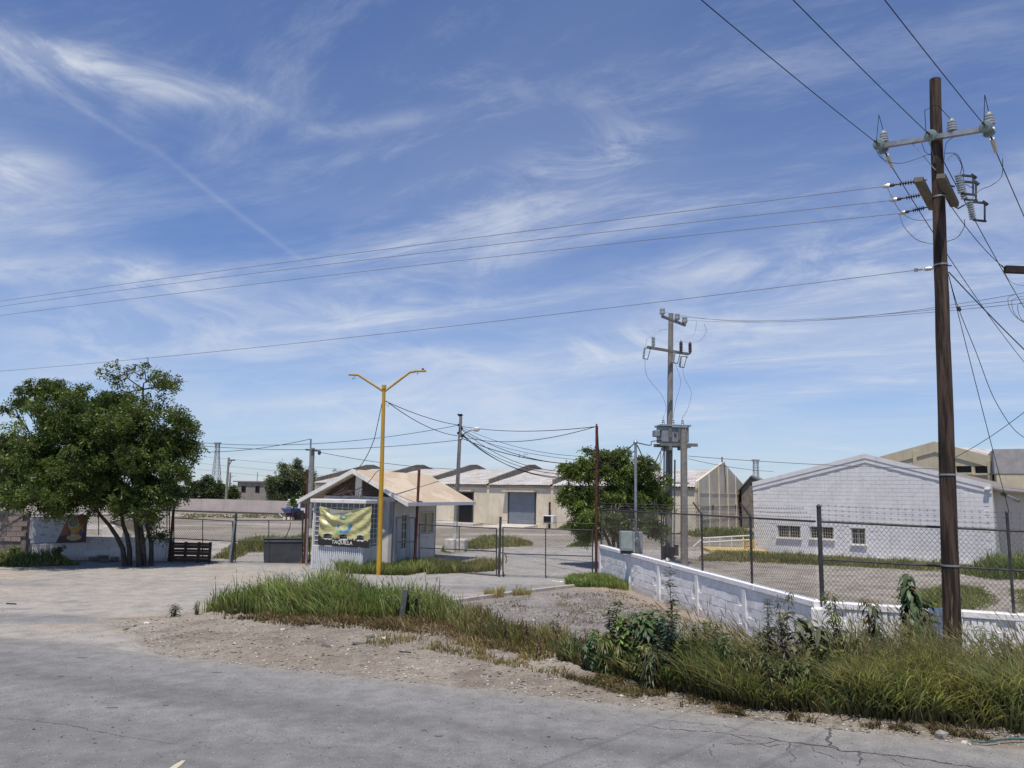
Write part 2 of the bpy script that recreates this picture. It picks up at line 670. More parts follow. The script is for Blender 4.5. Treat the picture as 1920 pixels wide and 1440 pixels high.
def height(x, y):
    x = np.asarray(x, float); y = np.asarray(y, float)
    dr = sdist(x, y, ROAD)
    dv = sdist(x, y, VERGE)
    dy = sdist(x, y, YARD)
    m = np.clip(dv / 1.2, 0, 1) * np.clip(-dr / 1.2, 0, 1)
    h = m * (0.02 + 0.10 * fbm(x * 0.7, y * 0.7, 3) + 0.05 * fbm(x * 4, y * 4, 5))
    # the long low heap the green grass grows on
    rx = vnoise(x * 9, y * 9, 8) * vnoise(x * 5, y * 5, 9)
    h = h + m * 0.05 * rx
    far = np.clip(dy / 1.0, 0, 1) * np.exp(-np.maximum(dy, 0) / 60)
    h = h + far * 0.05 * (fbm(x * 0.25, y * 0.25, 11) - 0.4)
    h = h + np.where(dr > -0.4, 0, 0.02 * (fbm(x * 0.8, y * 0.8, 2) - 0.5)) * np.clip(-dr / 2, 0, 1)
    # crown of the road
    h = h + np.where(dr > 0, 0.02 + 0.03 * np.clip(dr / 4, 0, 1), 0.02 * np.clip(1 + dr / 0.25, 0, 1))
    return h


def axis(segs, start):
    out = [start]
    for end, step, grow in segs:
        while out[-1] < end:
            out.append(out[-1] + step)
            step *= grow
    return np.array(out)


def neg(a):
    return -a[::-1]


def build_ground():
    xs = np.concatenate([neg(axis([(42, .35, 1.0), (5000, .5, 1.18)], 16.0))[:-1], axis([(12, .12, 1.0), (40, .33, 1.0), (5000, .5, 1.18)], -16.0)])
    ys = np.concatenate([neg(axis([(20, .5, 1.1), (800, 3, 1.3)], -6.5))[:-1], axis([(20, .11, 1.0), (34, .2, 1), (60, .4, 1.0), (5000, .6, 1.12)], 6.5)])
    X, Y = np.meshgrid(xs, ys)
    nx, ny = len(xs), len(ys)
    x = X.ravel(); y = Y.ravel()
    Z = height(x, y)
    V = np.stack([x, y, Z], 1)
    dr = sdist(x, y, ROAD); dv = sdist(x, y, VERGE); dy = sdist(x, y, YARD)
    n1 = fbm(x * 0.35, y * 0.35, 21, 5); n2 = fbm(x * 1.7, y * 1.7, 22, 4); n3 = fbm(x * 0.12, y * 0.5, 23, 4)

    def c(*v): return np.array(v)[None, :]

    def lerp(a, b, t): return a + (b - a) * np.clip(t, 0, 1)[:, None]
    # forecourt: worn dusty asphalt, sandier to the left
    fc = lerp(c(.345, .335, .315), c(.385, .358, .322), sm(-x - 7 + 5 * (n1 - .5), 4.0))
    fc = lerp(fc, c(.27, .26, .25), (n2 - .52) * 2.5)
    fc = lerp(fc, c(.43, .36, .29), (n1 - .56) * 4)
    fc = lerp(fc, c(.24, .235, .235), (n3 - .6) * 4)
    # verge: sandy rubble soil
    ve = lerp(c(.285, .248, .202), c(.345, .305, .255), (n1 - .4) * 3)
    ve = lerp(ve, c(.20, .165, .135), (n2 - .5) * 2.5)
    # grey gravel patch between kerb and wall
    gpatch = sdist(x, y, gp((830, 1142), (1000, 1118), (1200, 1112), (1330, 1165), (1330, 1200), (1000, 1235), (860, 1200)))
    ve = lerp(ve, lerp(c(.29, .27, .26), c(.22, .20, .19), (n2 - .4) * 4), sm(gpatch + 1.2 * (n1 - .5), .8) * .85)
    op = sdist(x, y, gp((1060, 1103), (1170, 1100), (1300, 1150), (1400, 1190), (1300, 1170), (1150, 1120)))
    ve = lerp(ve, c(.40, .31, .235), sm(op + 1.0 * (n2 - .4), .8) * .8)
    # yard: brown grey gravel with bleached bands
    ya = lerp(c(.215, .192, .158), c(.275, .25, .208), (n1 - .4) * 4)
    ya = lerp(ya, c(.40, .37, .34), (fbm(x * 0.06, y * 0.28, 31, 4) - .55) * 6)
    ya = lerp(ya, c(.16, .135, .12), (n2 - .58) * 3)
    dl = sdist(x, y, gp((800, 1092), (822, 1040), (980, 1029), (1115, 1028), (1240, 1040), (1300, 1075), (1300, 1120), (1100, 1110)))
    ya = lerp(ya, lerp(c(.34, .325, .31), c(.27, .26, .25), (n2 - .4) * 3), sm(dl + .6 * (n1 - .5), .5))
    d2 = sdist(x, y, gp((-300, 1060), (-300, 1046), (330, 1044), (600, 1041), (600, 1062)))
    ya = lerp(ya, c(.33, .32, .31), sm(d2, .5) * .8)
    rg = sdist(x, y, gp((1320, 1045), (1920, 1085), (2100, 1140), (1920, 1150), (1540, 1120), (1320, 1075)))
    ya = lerp(ya, lerp(c(.30, .275, .24), c(.21, .188, .16), (n2 - .42) * 4), sm(rg, 1.5) * .9)
    col = lerp(fc, ve, sm(dv + .5 * (n2 - .5), .35))
    col = lerp(col, ya, sm(dy + .15 * (n2 - .5), .15))
    far = np.clip((np.hypot(x, y) - 120) / 200, 0, 1)
    col = lerp(col, c(.16, .16, .10), far)
    # greenish dust where sparse weeds root
    gz = 0
    me_col = col
    # road colour: asphalt with dusty edge
    stx = (x * d1.x + y * d1.y); sty = (x * RN.x + y * RN.y)
    rn = fbm(stx * 0.12, sty * 1.9, 41, 5); rn2 = fbm(stx * .5, sty * .9, 42, 4)
    rc = lerp(c(.250, .248, .246), c(.185, .183, .182), (rn - .38) * 2.0)
    rc = lerp(rc, c(.27, .264, .255), (rn2 - .58) * 2.5)
    tracks = np.exp(-((dr - 1.9) / .42) ** 2) * .5 + np.exp(-((dr - 3.6) / .42) ** 2) * .4
    rc = lerp(rc, c(.165, .163, .162), tracks)
    rc = lerp(rc, c(.32, .30, .27), np.exp(-np.maximum(dr + .1 * (n2 - .5), 0) / (.32 + .25 * np.clip(x / 6, 0, 1))) * .85)
    onroad = sm(dr, .05)
    col = col * np.where(dy < 0, .80, .93)[:, None]
    col = lerp(col, rc * .79, onroad)
    # loose dust along the outside of the road edge
    I = np.arange(nx * ny).reshape(ny, nx)
    F = np.stack([I[:-1, :-1], I[:-1, 1:], I[1:, 1:], I[1:, :-1]], -1).reshape(-1, 4)
    cx = x[F].mean(1); cy = y[F].mean(1)
    zr = sdist(cx, cy, ROAD) > 0
    zy = (sdist(cx, cy, YARD) > 0) & ~zr
    zv = (sdist(cx, cy, VERGE) > 0) & ~zr & ~zy
    zf = ~(zr | zy | zv)
    for nm, mask, m in (('road', zr, M_ROAD), ('verge', zv, M_VERGE), ('forecourt', zf, M_FORE), ('yard', zy, M_YARD)):
        f = F[mask]
        used, inv = np.unique(f.ravel(), return_inverse=True)
        me = np_mesh(nm, V[used], inv.reshape(-1, 4), col[used], smooth=True)
        o = link_mesh(nm, me, m)
        o['kind'] = 'structure'
        o['label'] = {'road': 'worn grey asphalt road with a dusty edge running across the foreground',
                      'verge': 'sandy rubble verge with gravel between the road and the white wall',
                      'forecourt': 'pale dusty open forecourt in front of the gates',
                      'yard': 'brown grey gravel yard behind the fences and gates'}[nm]


def ground_mat(name, s1, bumpd, speck_lo, speck_c, dark_c=(.05, .047, .045), fine=60, bs=1.0):
    m = bpy.data.materials.new(name)
    m.use_nodes = True
    g = NG(m.node_tree)
    out = g.n('ShaderNodeOutputMaterial')
    p = g.n('ShaderNodeBsdfPrincipled')
    g.t.links.new(p.outputs[0], out.inputs[0])
    p.inputs['Roughness'].default_value = 0.95
    p.inputs['Specular IOR Level'].default_value = 0.15
    a = g.n('ShaderNodeAttribute', attribute_name='tint')
    tc = g.n('ShaderNodeTexCoord')
    V = tc.outputs['Object']
    n1 = g.noise(V, s1, 8, 0.65)
    k = g.mapr(n1, 0.3, 0.7, 0.78, 1.2, False)
    n2 = g.noise(V, fine, 3, 0.6)
    k2 = g.mapr(n2, 0.3, 0.7, 0.72, 1.3, False)
    kk = g.math('MULTIPLY', k, k2)
    col = g.mix(1.0, a.outputs['Color'], g.comb(kk, kk, kk), 'MULTIPLY')
    # pebbles
    vo = g.n('ShaderNodeTexVoronoi')
    vo.inputs['Scale'].default_value = fine * 0.42
    g.t.links.new(V, vo.inputs['Vector'])
    sepc = g.n('ShaderNodeSeparateColor')
    g.t.links.new(vo.outputs['Color'], sepc.inputs[0])
    near = g.mapr(vo.outputs['Distance'], 0.25, 0.40, 1.0, 0.0)
    f = g.math('MULTIPLY', g.mapr(sepc.outputs[0], speck_lo, speck_lo + 0.02), near)
    col = g.mix(f, col, (*speck_c, 1))
    f2 = g.math('MULTIPLY', g.mapr(sepc.outputs[1], speck_lo + 0.03, speck_lo + 0.05), near)
    col = g.mix(f2, col, (*dark_c, 1))
    # fewer bigger stains
    n3 = g.noise(V, 1.1, 6, 0.7, 0.6)
    f3 = g.mapr(n3, 0.60, 0.72, 0.0, 0.25)
    col = g.mix(f3, col, (dark_c[0] * 2.2, dark_c[1] * 2.2, dark_c[2] * 2.2, 1))
    g.t.links.new(col, p.inputs['Base Color'])
    b = g.n('ShaderNodeBump')
    b.inputs['Strength'].default_value = bs
    b.inputs['Distance'].default_value = bumpd
    hsum = g.math('ADD', g.math('ADD', n1, g.math('MULTIPLY', n2, 0.5)), g.math('MULTIPLY', f, 0.6))
    g.t.links.new(hsum, b.inputs['Height'])
    g.t.links.new(b.outputs[0], p.inputs['Normal'])
    return m


M_ROAD = ground_mat('asphalt', 3.0, 0.012, 0.92, (.28, .28, .28), (.06, .06, .062), 60, 0.7)
M_FORE = ground_mat('dusty_asphalt', 2.2, 0.012, 0.93, (.45, .42, .38), (.08, .075, .07), 40, 0.6)
M_VERGE = ground_mat('rubble_soil', 4.0, 0.05, 0.80, (.46, .43, .40), (.07, .06, .05), 24, 1.0)
M_YARD = ground_mat('yard_gravel', 3.0, 0.03, 0.86, (.42, .39, .36), (.07, .06, .05), 18, 0.8)
build_ground()

# ------------------------------------------------------------------ shared materials
M_CABLE = mat('black_cable', (.012, .012, .013), rough=.5)
M_ALU = mat('bare_wire', (.26, .26, .26), rough=.5, metal=.4)
M_GALV = mat('galvanised_steel', (.33, .35, .37), (.24, .255, .27), 8, .5, metal=.5)
M_DSTEEL = mat('dark_steel_pipe', (.075, .078, .085), (.05, .045, .045), 9, .55, metal=.3, c3=(.12, .06, .04), s3=5, lo3=.6, hi3=.75)
M_RUST = mat('rusty_red_pipe', (.115, .035, .022), (.07, .022, .018), 6, .75, bump=.3)
M_CHAIN = mat('chain_wire', (.16, .15, .14), (.10, .08, .07), 2, .6, metal=.4)
M_CONC = mat('pole_concrete', (.25, .235, .215), (.19, .18, .165), 5, .9, bump=.3, c3=(.15, .14, .13), s3=1.5)
M_WHITEW = mat('whitewash', (.82, .815, .81), (.73, .72, .71), 3.5, .9, bump=.5, bscale=22, c3=(.52, .50, .49), s3=2.2, lo3=.6, hi3=.85)
M_WOOD = mat('pole_wood', (.085, .056, .041), (.022, .016, .013), 13, .92, bump=1.0, bscale=30, lo=.40, hi=.60, stretch=(1, 1, .07), c3=(.14, .095, .068), s3=5, lo3=.55, hi3=.70)
M_GREYSH = mat('sheet_metal', (.20, .205, .21), (.14, .145, .15), 4, .6, metal=.3)
M_BOXG = mat('enamel_grey_green', (.30, .345, .34), (.25, .29, .285), 5, .45)
M_TRAFO = mat('transformer_paint', (.235, .265, .285), (.19, .215, .235), 5, .5)
M_DARK = mat('dark_void', (.012, .012, .014), rough=.4)
M_GLASS = mat('dark_glass', (.03, .034, .04), rough=.12, spec=.6)
M_PORC = mat('porcelain', (.34, .37, .39), (.28, .31, .33), 9, .25, spec=.6)
M_PORCB = mat('brown_porcelain', (.10, .06, .05), (.07, .04, .035), 9, .3, spec=.6)
M_SILV = mat('bright_fitting', (.62, .60, .55), rough=.35, metal=.8)


def glass_mat():
    m = bpy.data.materials.new('aqua_glass')
    m.use_nodes = True
    p = m.node_tree.nodes['Principled BSDF']
    p.inputs['Base Color'].default_value = (.19, .25, .245, 1)
    p.inputs['Roughness'].default_value = .15
    return m


M_AQUA = glass_mat()

# ------------------------------------------------------------------ white block wall
def wall_mat():
    """whitewash with splashed soil on the lowest course"""
    m = bpy.data.materials.new('whitewashed_block')
    m.use_nodes = True
    g = NG(m.node_tree)
    out = g.n('ShaderNodeOutputMaterial'); p = g.n('ShaderNodeBsdfPrincipled')
    g.t.links.new(p.outputs[0], out.inputs[0])
    p.inputs['Roughness'].default_value = .9
    p.inputs['Specular IOR Level'].default_value = .2
    ge = g.n('ShaderNodeNewGeometry')
    V = ge.outputs['Position']
    sep = g.n('ShaderNodeSeparateXYZ'); g.t.links.new(V, sep.inputs[0])
    oi = g.n('ShaderNodeObjectInfo')
    n = g.noise(V, 3.0, 6, .65)
    col = g.mix(g.mapr(n, .35, .7), (.84, .835, .83, 1), (.72, .71, .70, 1))
    r = g.mapr(oi.outputs['Random'], 0, 1, .9, 1.04, False)
    col = g.mix(1.0, col, g.comb(r, r, r), 'MULTIPLY')
    n2 = g.noise(V, 26, 4, .6)
    col = g.mix(g.mapr(n2, .58, .7, 0, .35), col, (.42, .41, .40, 1))
    hgt = g.math('ADD', sep.outputs[2], g.math('MULTIPLY', g.math('SUBTRACT', n, .5), .5))
    col = g.mix(g.mapr(hgt, .30, .0, 0, .6), col, (.45, .34, .26, 1))
    g.t.links.new(col, p.inputs['Base Color'])
    b = g.n('ShaderNodeBump'); b.inputs['Strength'].default_value = .6; b.inputs['Distance'].default_value = .012
    g.t.links.new(n2, b.inputs['Height']); g.t.links.new(b.outputs[0], p.inputs['Normal'])
    return m


M_WBLOCK = wall_mat()


def unit_block(L, H, D, ribs, jit):
    """split faced block; front is -n; local x along wall, y = out of the wall, z up"""
    bm = bmesh.new()
    mb = MB()
    fr = Frame((0, 0, 0), (1, 0, 0), (0, 1, 0))
    if ribs:
        k = ribs
        poly = []
        for i in range(k):
            a = -L / 2 + L * i / k
            poly += [(a + .004, D - .022), (a + .012, D + jit()), (a + L / k - .012, D + jit()), (a + L / k - .004, D - .022)]
        vs = [(-L / 2, 0)] + poly + [(L / 2, 0)]
        n = len(vs)
        V = [(x, y, 0) for x, y in vs] + [(x, y, H) for x, y in vs]
        F = [tuple(range(n - 1, -1, -1)), tuple(range(n, 2 * n))] + [(i, (i + 1) % n, (i + 1) % n + n, i + n) for i in range(n)]
        mb.add(V, F)
    else:
        mb.box(fr, -L / 2, L / 2, 0, D, 0, H)
    me = bpy.data.meshes.new('block')
    me.from_pydata(mb.v, [], mb.f)
    me.update()
    b = bmesh.new(); b.from_mesh(me)
    bmesh.ops.recalc_face_normals(b, faces=b.faces)
    if not ribs:
        bmesh.ops.bevel(b, geom=[e for e in b.edges], offset=.005, segments=1, affect='EDGES')
        for v in b.verts:
            v.co.y += random.uniform(-.004, .004) if v.co.y > D / 2 else 0
    b.to_mesh(me); b.free()
    me.materials.append(M_WBLOCK)
    return me


def block_wall(name, label, cat, P, Q, hP, hQ, pil, ribs, Nside=None, group=None, cap=True, ncourse=5, L=.4, m_core=None):
    P = Vector(P); Q = Vector(Q)
    fr = Frame(P, Q - P)
    if Nside is not None and fr.N.dot(Vector(Nside)) < 0:
        fr.N = -fr.N
    S = (Q - P).length
    t = empty(name, P, label, cat, group)
    core = MB()
    V = [fr.w(0, -.15, 0), fr.w(S, -.15, 0), fr.w(S, 0, 0), fr.w(0, 0, 0),
         fr.w(0, -.15, hP - .12), fr.w(S, -.15, hQ - .12), fr.w(S, 0, hQ - .12), fr.w(0, 0, hP - .12)]
    core.box8(V)
    core.build('wall_core', m_core or M_WHITEW, t)
    if cap:
        c = MB()
        n = max(2, int(S / 2.2))
        for i in range(n):
            a0, a1 = S * i / n, S * (i + 1) / n
            h0 = hP + (hQ - hP) * i / n; h1 = hP + (hQ - hP) * (i + 1) / n
            j = random.uniform(-.006, .006)
            b0, b1 = a0, a1 - .004
            c.box8([fr.w(b0, -.19, h0 - .118), fr.w(b1, -.19, h1 - .118), fr.w(b1, .052 + j, h1 - .118), fr.w(b0, .052 + j, h0 - .118),
                    fr.w(b0, -.19, h0), fr.w(b1, -.19, h1), fr.w(b1, .052 + j, h1 + j), fr.w(b0, .052 + j, h0 + j)])
        c.build('coping', M_WHITEW, t, bevel=.012)
    protos = [unit_block(L - (.008 if not ribs else .012), .180, .020 if not ribs else .03, ribs, lambda: random.uniform(-.006, .006)) for _ in range(4)]
    ang = math.atan2(fr.U.y, fr.U.x)
    flip = fr.U.cross(fr.N).z < 0
    for c_ in range(ncourse):
        off = (c_ % 2) * L / 2
        k = 0
        while True:
            a = k * L + off + L / 2
            if a + L / 2 > S: break
            k += 1
            h = hP + (hQ - hP) * a / S
            step = (h - .125) / ncourse
            z = c_ * step + .006
            if any(abs(a - p) < L / 2 + .06 for p in pil):
                continue
            o = bpy.data.objects.new('block', random.choice(protos))
            COL.objects.link(o)
            o.parent = t
            w = fr.w(a, -.002, z)
            o.location = w - wl(t)
            sz = (step - .013) / .182
            o.matrix_local = Matrix.Translation(w - wl(t)) @ Matrix(((fr.U.x, fr.N.x, 0, 0), (fr.U.y, fr.N.y, 0, 0), (0, 0, 1, 0), (0, 0, 0, 1))) @ Matrix.Diagonal((1, 1, sz, 1))
    for p in pil:
        h = hP + (hQ - hP) * p / S
        q = MB()
        q.box(fr, p - .09, p + .09, -.02, .045, 0, h - .12)
        q.build('pilaster', M_WBLOCK, t, bevel=.015)
    return t, fr, S


def wall_param(fr, pxx, z):
    best = None
    for i in range(1001):
        a = i / 1000 * 20
        q = proj(fr.w(a, 0, z))
        if best is None or abs(q[0] - pxx) < best[0]:
            best = (abs(q[0] - pxx), a)
    return best[1]


_f = Frame(WA, WB - WA)
if _f.N.x > 0: _f.N = -_f.N
pil = [wall_param(_f, p, .8) for p in (1180, 1236, 1308, 1397)]
wallL, FL, SL = block_wall('block_wall', 'white painted block wall running back to the gate with meter box on top', 'wall', WA, WB, 1.20, 1.10, [0.09] + pil, 0, Nside=(-1, -.3, 0))
_g = Frame(WB, WD - WB)
pilR = [0.10, wall_param(_g, 1905, .6), wall_param(_g, 1905, .6) * 2]
wallR, FR, SR = block_wall('block_wall', 'white ribbed block wall facing the road behind the tall grass', 'wall', WB + (WD - WB).normalized() * .1, WD, 1.10, 1.10, pilR, 4, Nside=(0, -1, 0))
mbp = MB()
mbp.box(FR, -.20, .06, -.18, .10, 0, .99)
mbp.build('corner_pier', M_WBLOCK, wallR, bevel=.03)

# left low ribbed wall under the trees
LW0, LW1 = GATE[1] + Vector((-10, 0, 0)), GATE[2]
M_LWALL = M_WHITEW
wallF, FF, SF = block_wall('block_wall', 'low pale ribbed block wall under the trees behind the sign board', 'wall', LW0, LW1, 1.08, 1.05, [], 4, Nside=(0, -1, 0), cap=False)

# ------------------------------------------------------------------ chain link fence on the white walls
def fence_run(name, label, fr, posts, z0, ztop, mids, arm, group, pitch, r=.0028, m_post=M_DSTEEL, z0f=None, wires=3, armdir=-1, postr=.026, bigfirst=0, wire_z=None, tops=None):
    t = empty(name, fr.w(posts[0], -.06, z0(posts[0]) if callable(z0) else z0), label, 'fence', group)
    zz = (z0 if callable(z0) else (lambda a: z0))
    zt = (ztop if callable(ztop) else (lambda a: ztop))
    for i, a in enumerate(posts):
        if not bigfirst and i == len(posts) - 1: continue
        mb = MB()
        R = postr * (1.6 if i < bigfirst else 1)
        top = tops[i] if tops else zt(a) + .02
        mb.tube([fr.w(a, -.06, zz(a) - .1), fr.w(a, -.06, top)], R, 10)
        mb.lathe(fr.w(a, -.06, top), (0, 0, 1), [(0, R * 1.25), (.02, R * 1.25), (.05, R * .6), (.06, 0)], 8)
        p = mb.build('post', m_post, t, smooth=True)
        if arm and i >= bigfirst and i < len(posts) - 1:
            am = MB(); am.bar(fr.w(a, -.06, top), fr.w(a + arm[0], -.06 + arm[1], top + arm[2]), .03, .035)
            am.build('barbed_wire_arm', m_post, p)
    rail = MB()
    for a, b in zip(posts[:-1], posts[1:]):
        rail.tube([fr.w(a, -.06, zt(a)), fr.w(b, -.06, zt(b))], .021, 8)
    rail.build('top_rail', m_post, t, smooth=True)
    for frac in mids:
        rl = MB()
        for a, b in zip(posts[:-1], posts[1:]):
            za = zz(a) + (zt(a) - zz(a)) * frac; zb = zz(b) + (zt(b) - zz(b)) * frac
            rl.tube([fr.w(a, -.06, za), fr.w(b, -.06, zb)], .020, 8)
        rl.build('mid_rail', m_post, t, smooth=True)
    for a, b in zip(posts[:-1], posts[1:]):
        chain('chain_link_netting', fr.w(a, -.045, zz(a) + .02), fr.w(b, -.045, zz(b) + .02), fr.w(a, -.045, zt(a)), fr.w(b, -.045, zt(b)), pitch, r, M_CHAIN, t)
    for k in range(wires):
        P, Q = [], []
        for a, b in zip(posts[:-1], posts[1:]):
            n = 26
            for j in range(n):
                for (u_, L_) in ((j / n, P), ((j + 1) / n, Q)):
                    s = a + (b - a) * u_
                    zb_ = zt(s) + (wire_z[k] if wire_z else .08 + .085 * k)
                    zb_ -= .02 * 4 * u_ * (1 - u_)
                    L_.append(tuple(fr.w(s, -.06 + (arm[1] * (k + 1) / wires if arm else 0), zb_)))
                # barbs
                s = a + (b - a) * (j + .5) / n
                zb_ = zt(s) + (wire_z[k] if wire_z else .08 + .085 * k) - .08 * ((j + .5) / n) * (1 - (j + .5) / n)
                c = fr.w(s, -.06 + (arm[1] * (k + 1) / wires if arm else 0), zb_)
                for dd in (Vector((.012, 0, .022)), Vector((-.012, .01, .022))):
                    P.append(tuple(c - dd)); Q.append(tuple(c + dd))
        V, F = seg_tubes(P, Q, .0026)
        o = wl(t)
        w = link_mesh('barbed_wire', np_mesh('barbed_wire', V - np.array(o), F), M_CHAIN, t, o)
    return t


aP = [wall_param(FL, p, 1.2) for p in (1121, 1181, 1237, 1313, 1405)] + [SL - .05]
zwl = lambda a: 1.20 - .10 * a / SL


def rail_z_left(a):
    # measured along the top rail
    q0 = FL.px(1121, 955); q1 = FL.px(1530, 978)
    return q0[1] + (q1[1] - q0[1]) * (a - q0[0]) / (q1[0] - q0[0])


print('rail z', rail_z_left(0), rail_z_left(SL), 'SL', SL, 'WA', WA, 'WB', WB)
fenceL = fence_run('chain_link_fence', 'chain link fence with angled barbed wire arms on the white wall beside the gate', FL, aP, zwl, rail_z_left, [], (-.02, .22, .30), None, .085, r=.003)
qa = FR.px(1539, 978)[1]; qb = FR.px(1892, 995)
aR = [0.0, FR.px(1899, 1100)[0], FR.px(1899, 1100)[0] * 2.05]
zr = lambda a: qa + (qb[1] - qa) * a / qb[0]
print('right rail', qa, qb, aR)
topc = FR.px(1534, 951)[1]
fenceR = fence_run('chain_link_fence', 'chain link fence with straight barbed wire strands along the road wall', FR, aR, 1.10, zr, [.52], None, None, .082, r=.0034, postr=.026, bigfirst=1, wires=4, tops=[topc, FR.px(1899, 963)[1], 2.9], wire_z=[.04, .13, .22, .31])
# ------------------------------------------------------------------ materials for buildings
M_BEIGE = mat('beige_painted_block', (.60, .53, .405), (.54, .475, .36), 1.2, .9, bump=.3, bscale=20, c3=(.64, .575, .46), s3=.35, lo3=.5, hi3=.56, streak=(.33, .28, .21, .5))
M_BEIGE2 = mat('ochre_block', (.58, .51, .36), (.52, .455, .32), 1.4, .9, bump=.3, bscale=16, streak=(.30, .26, .19, .5))
M_BARE = mat('bare_block', (.215, .19, .16), (.145, .13, .11), 3, .95, bump=.5, bscale=18)
M_ROOFM = mat('corrugated_roof_sheet', (.53, .525, .51), (.41, .395, .375), 1.6, .6, metal=.05, c3=(.36, .25, .18), s3=1.3, lo3=.52, hi3=.66, stretch=(.5, 1, 1))
M_SHUT = mat('roller_shutter', (.23, .255, .285), (.20, .225, .255), 2, .55, metal=.2)
M_LAV = mat('pale_lavender_paint', (.66, .655, .665), (.60, .595, .605), 2.2, .9, bump=.3, bscale=25, c3=(.71, .705, .71), s3=.8, streak=(.42, .39, .36, .45))
M_WPAINT = mat('white_paint', (.70, .69, .67), (.62, .61, .59), 4, .75, c3=(.45, .43, .40), s3=3, lo3=.62, hi3=.8, streak=(.38, .35, .32, .35))
M_BOOTH = mat('booth_plaster', (.61, .60, .585), (.55, .54, .53), 2.0, .9, bump=.2, bscale=30, c3=(.47, .45, .43), s3=1.2, lo3=.6, hi3=.8, streak=(.36, .33, .30, .5))
M_TANROOF = mat('tan_roof_coating', (.475, .385, .285), (.43, .345, .25), 1.5, .9, c3=(.54, .455, .345), s3=.8, lo3=.50, hi3=.58, stretch=(1, .6, 1))
M_REED = mat('gable_reeds', (.075, .06, .048), (.04, .032, .027), 30, .9, stretch=(1, 1, .05))
M_FRAMEW = mat('cream_window_frame', (.50, .46, .37), (.44, .40, .32), 6, .7)
M_ALUF = mat('aluminium_frame', (.42, .43, .44), rough=.4, metal=.5)
M_PINKW = mat('pinkish_far_wall', (.47, .41, .39), (.41, .355, .335), .8, .95, c3=(.33, .28, .26), s3=.5, lo3=.6, hi3=.8)
M_HOUSE = mat('raw_render_house', (.27, .245, .215), (.22, .20, .18), 1.2, .95)
M_CREAM = mat('cream_curtain', (.42, .37, .24), (.36, .31, .20), 3, .9)

# ------------------------------------------------------------------ warehouse
WS = Vector((-6.76, 75.0, 0)); WU = Vector((.89, -.46, 0)).normalized()
FW = Frame(WS, WU)             # N faces the viewer
FW.N = Vector((WU.y, -WU.x, 0))
if FW.N.y > 0: FW.N = -FW.N
HALF = 9.6
wh = empty('warehouse', FW.w(5, 0, 0), 'long beige warehouse with corrugated roof, bare firewalls and grey roller shutter', 'warehouse')
s0, s1 = -15.65, 24.9
mb = MB(); mb.box(FW, s0, s1, -.2, 0, -.3, 3.72); mb.build('front_wall', M_BEIGE, wh)
mb = MB(); mb.box(FW, s0, s1, -2 * HALF, -2 * HALF + .2, -.3, 3.72); mb.build('rear_wall', M_BEIGE, wh)
fw = [-15.65, -8.65, -1.65, 5.35, 11.9, 18.4]


def firewall(a, m, wid=.22, name='firewall', up=0.0):
    fr = Frame(FW.w(a, 0, 0), -FW.N)     # runs backwards
    fr.N = FW.U.copy()
    poly = [(.15, 3.55), (.15, 4.3 + up), (HALF - 1.0, 6.0 + up), (HALF + .2, 6.05 + up), (HALF + 2.2, 5.65 + up), (2 * HALF, 4.3 + up), (2 * HALF, 3.55)]
    q = MB(); q.prism(fr, poly, -wid / 2, wid / 2)
    return q.build(name, m, wh)


for a in fw:
    firewall(a, M_BARE)
# gable end with pilasters
fr = Frame(FW.w(s1, 0, 0), -FW.N); fr.N = FW.U.copy()
FG = fr
q = MB(); q.prism(fr, [(0, -.3), (0, 4.25), (HALF + .4, 6.25), (2 * HALF + 1.2, 4.2), (2 * HALF + 1.2, -.3)], -.2, 0)
q.build('gable_wall', M_BEIGE, wh)
for i, b in enumerate((0.2, 4.0, 7.8, 11.6, 15.4, 19.9)):
    hgt = 4.15 + (6.1 - 4.15) * min(b, 2 * HALF + 1 - b) / HALF
    q = MB(); q.box(fr, b, b + .3, 0, .09, 0, hgt); q.build('pilaster', M_BEIGE, wh)
q = MB()
for z in (1.1, 2.2, 3.3):
    q.box(fr, .5, 20, 0, .03, z, z + .06)
q.build('band_course', M_BEIGE, wh)
for b in (4.9, 15.0):
    q = MB(); q.box(fr, b, b + .75, 0, .05, 1.9, 2.3); q.build('vent_window', mat('green_vent', (.09, .13, .12), rough=.6), wh)
q = MB(); q.tube([fr.w(HALF + .6, .08, 6.3), fr.w(HALF + .6, .08, 5.4), fr.w(HALF + .9, .08, 4.2), fr.w(HALF + .5, .1, 3.4)], .03, 5)
q.build('service_wire', M_CABLE, wh)
q = MB(); q.tube([fr.w(HALF + .4, -.1, 6.2), fr.w(HALF + .4, -.1, 6.75)], .06, 6); q.build('service_mast', M_DSTEEL, wh)
# corrugated roof, one sheet bay between each pair of firewalls
edges = fw + [s1]


def corr(fr, a0, a1, n0, z0, n1, z1, pitch=.26, amp=.035, over=0):
    k = max(2, int((a1 - a0) / pitch * 4))
    aa = np.linspace(a0, a1, k + 1)
    ph = (aa / pitch) * 2 * math.pi
    dz = amp * np.clip(np.sin(ph) * 1.6, -1, 1)
    V = []
    rows = 5
    for r in range(rows):
        t = r / (rows - 1)
        for a, d in zip(aa, dz):
            w = fr.w(a, n0 + (n1 - n0) * t, z0 + (z1 - z0) * t + d + .02 * (r % 2))
            V.append(tuple(w))
    n = k + 1
    F = [(r * n + i, r * n + i + 1, (r + 1) * n + i + 1, (r + 1) * n + i) for r in range(rows - 1) for i in range(k)]
    return V, F


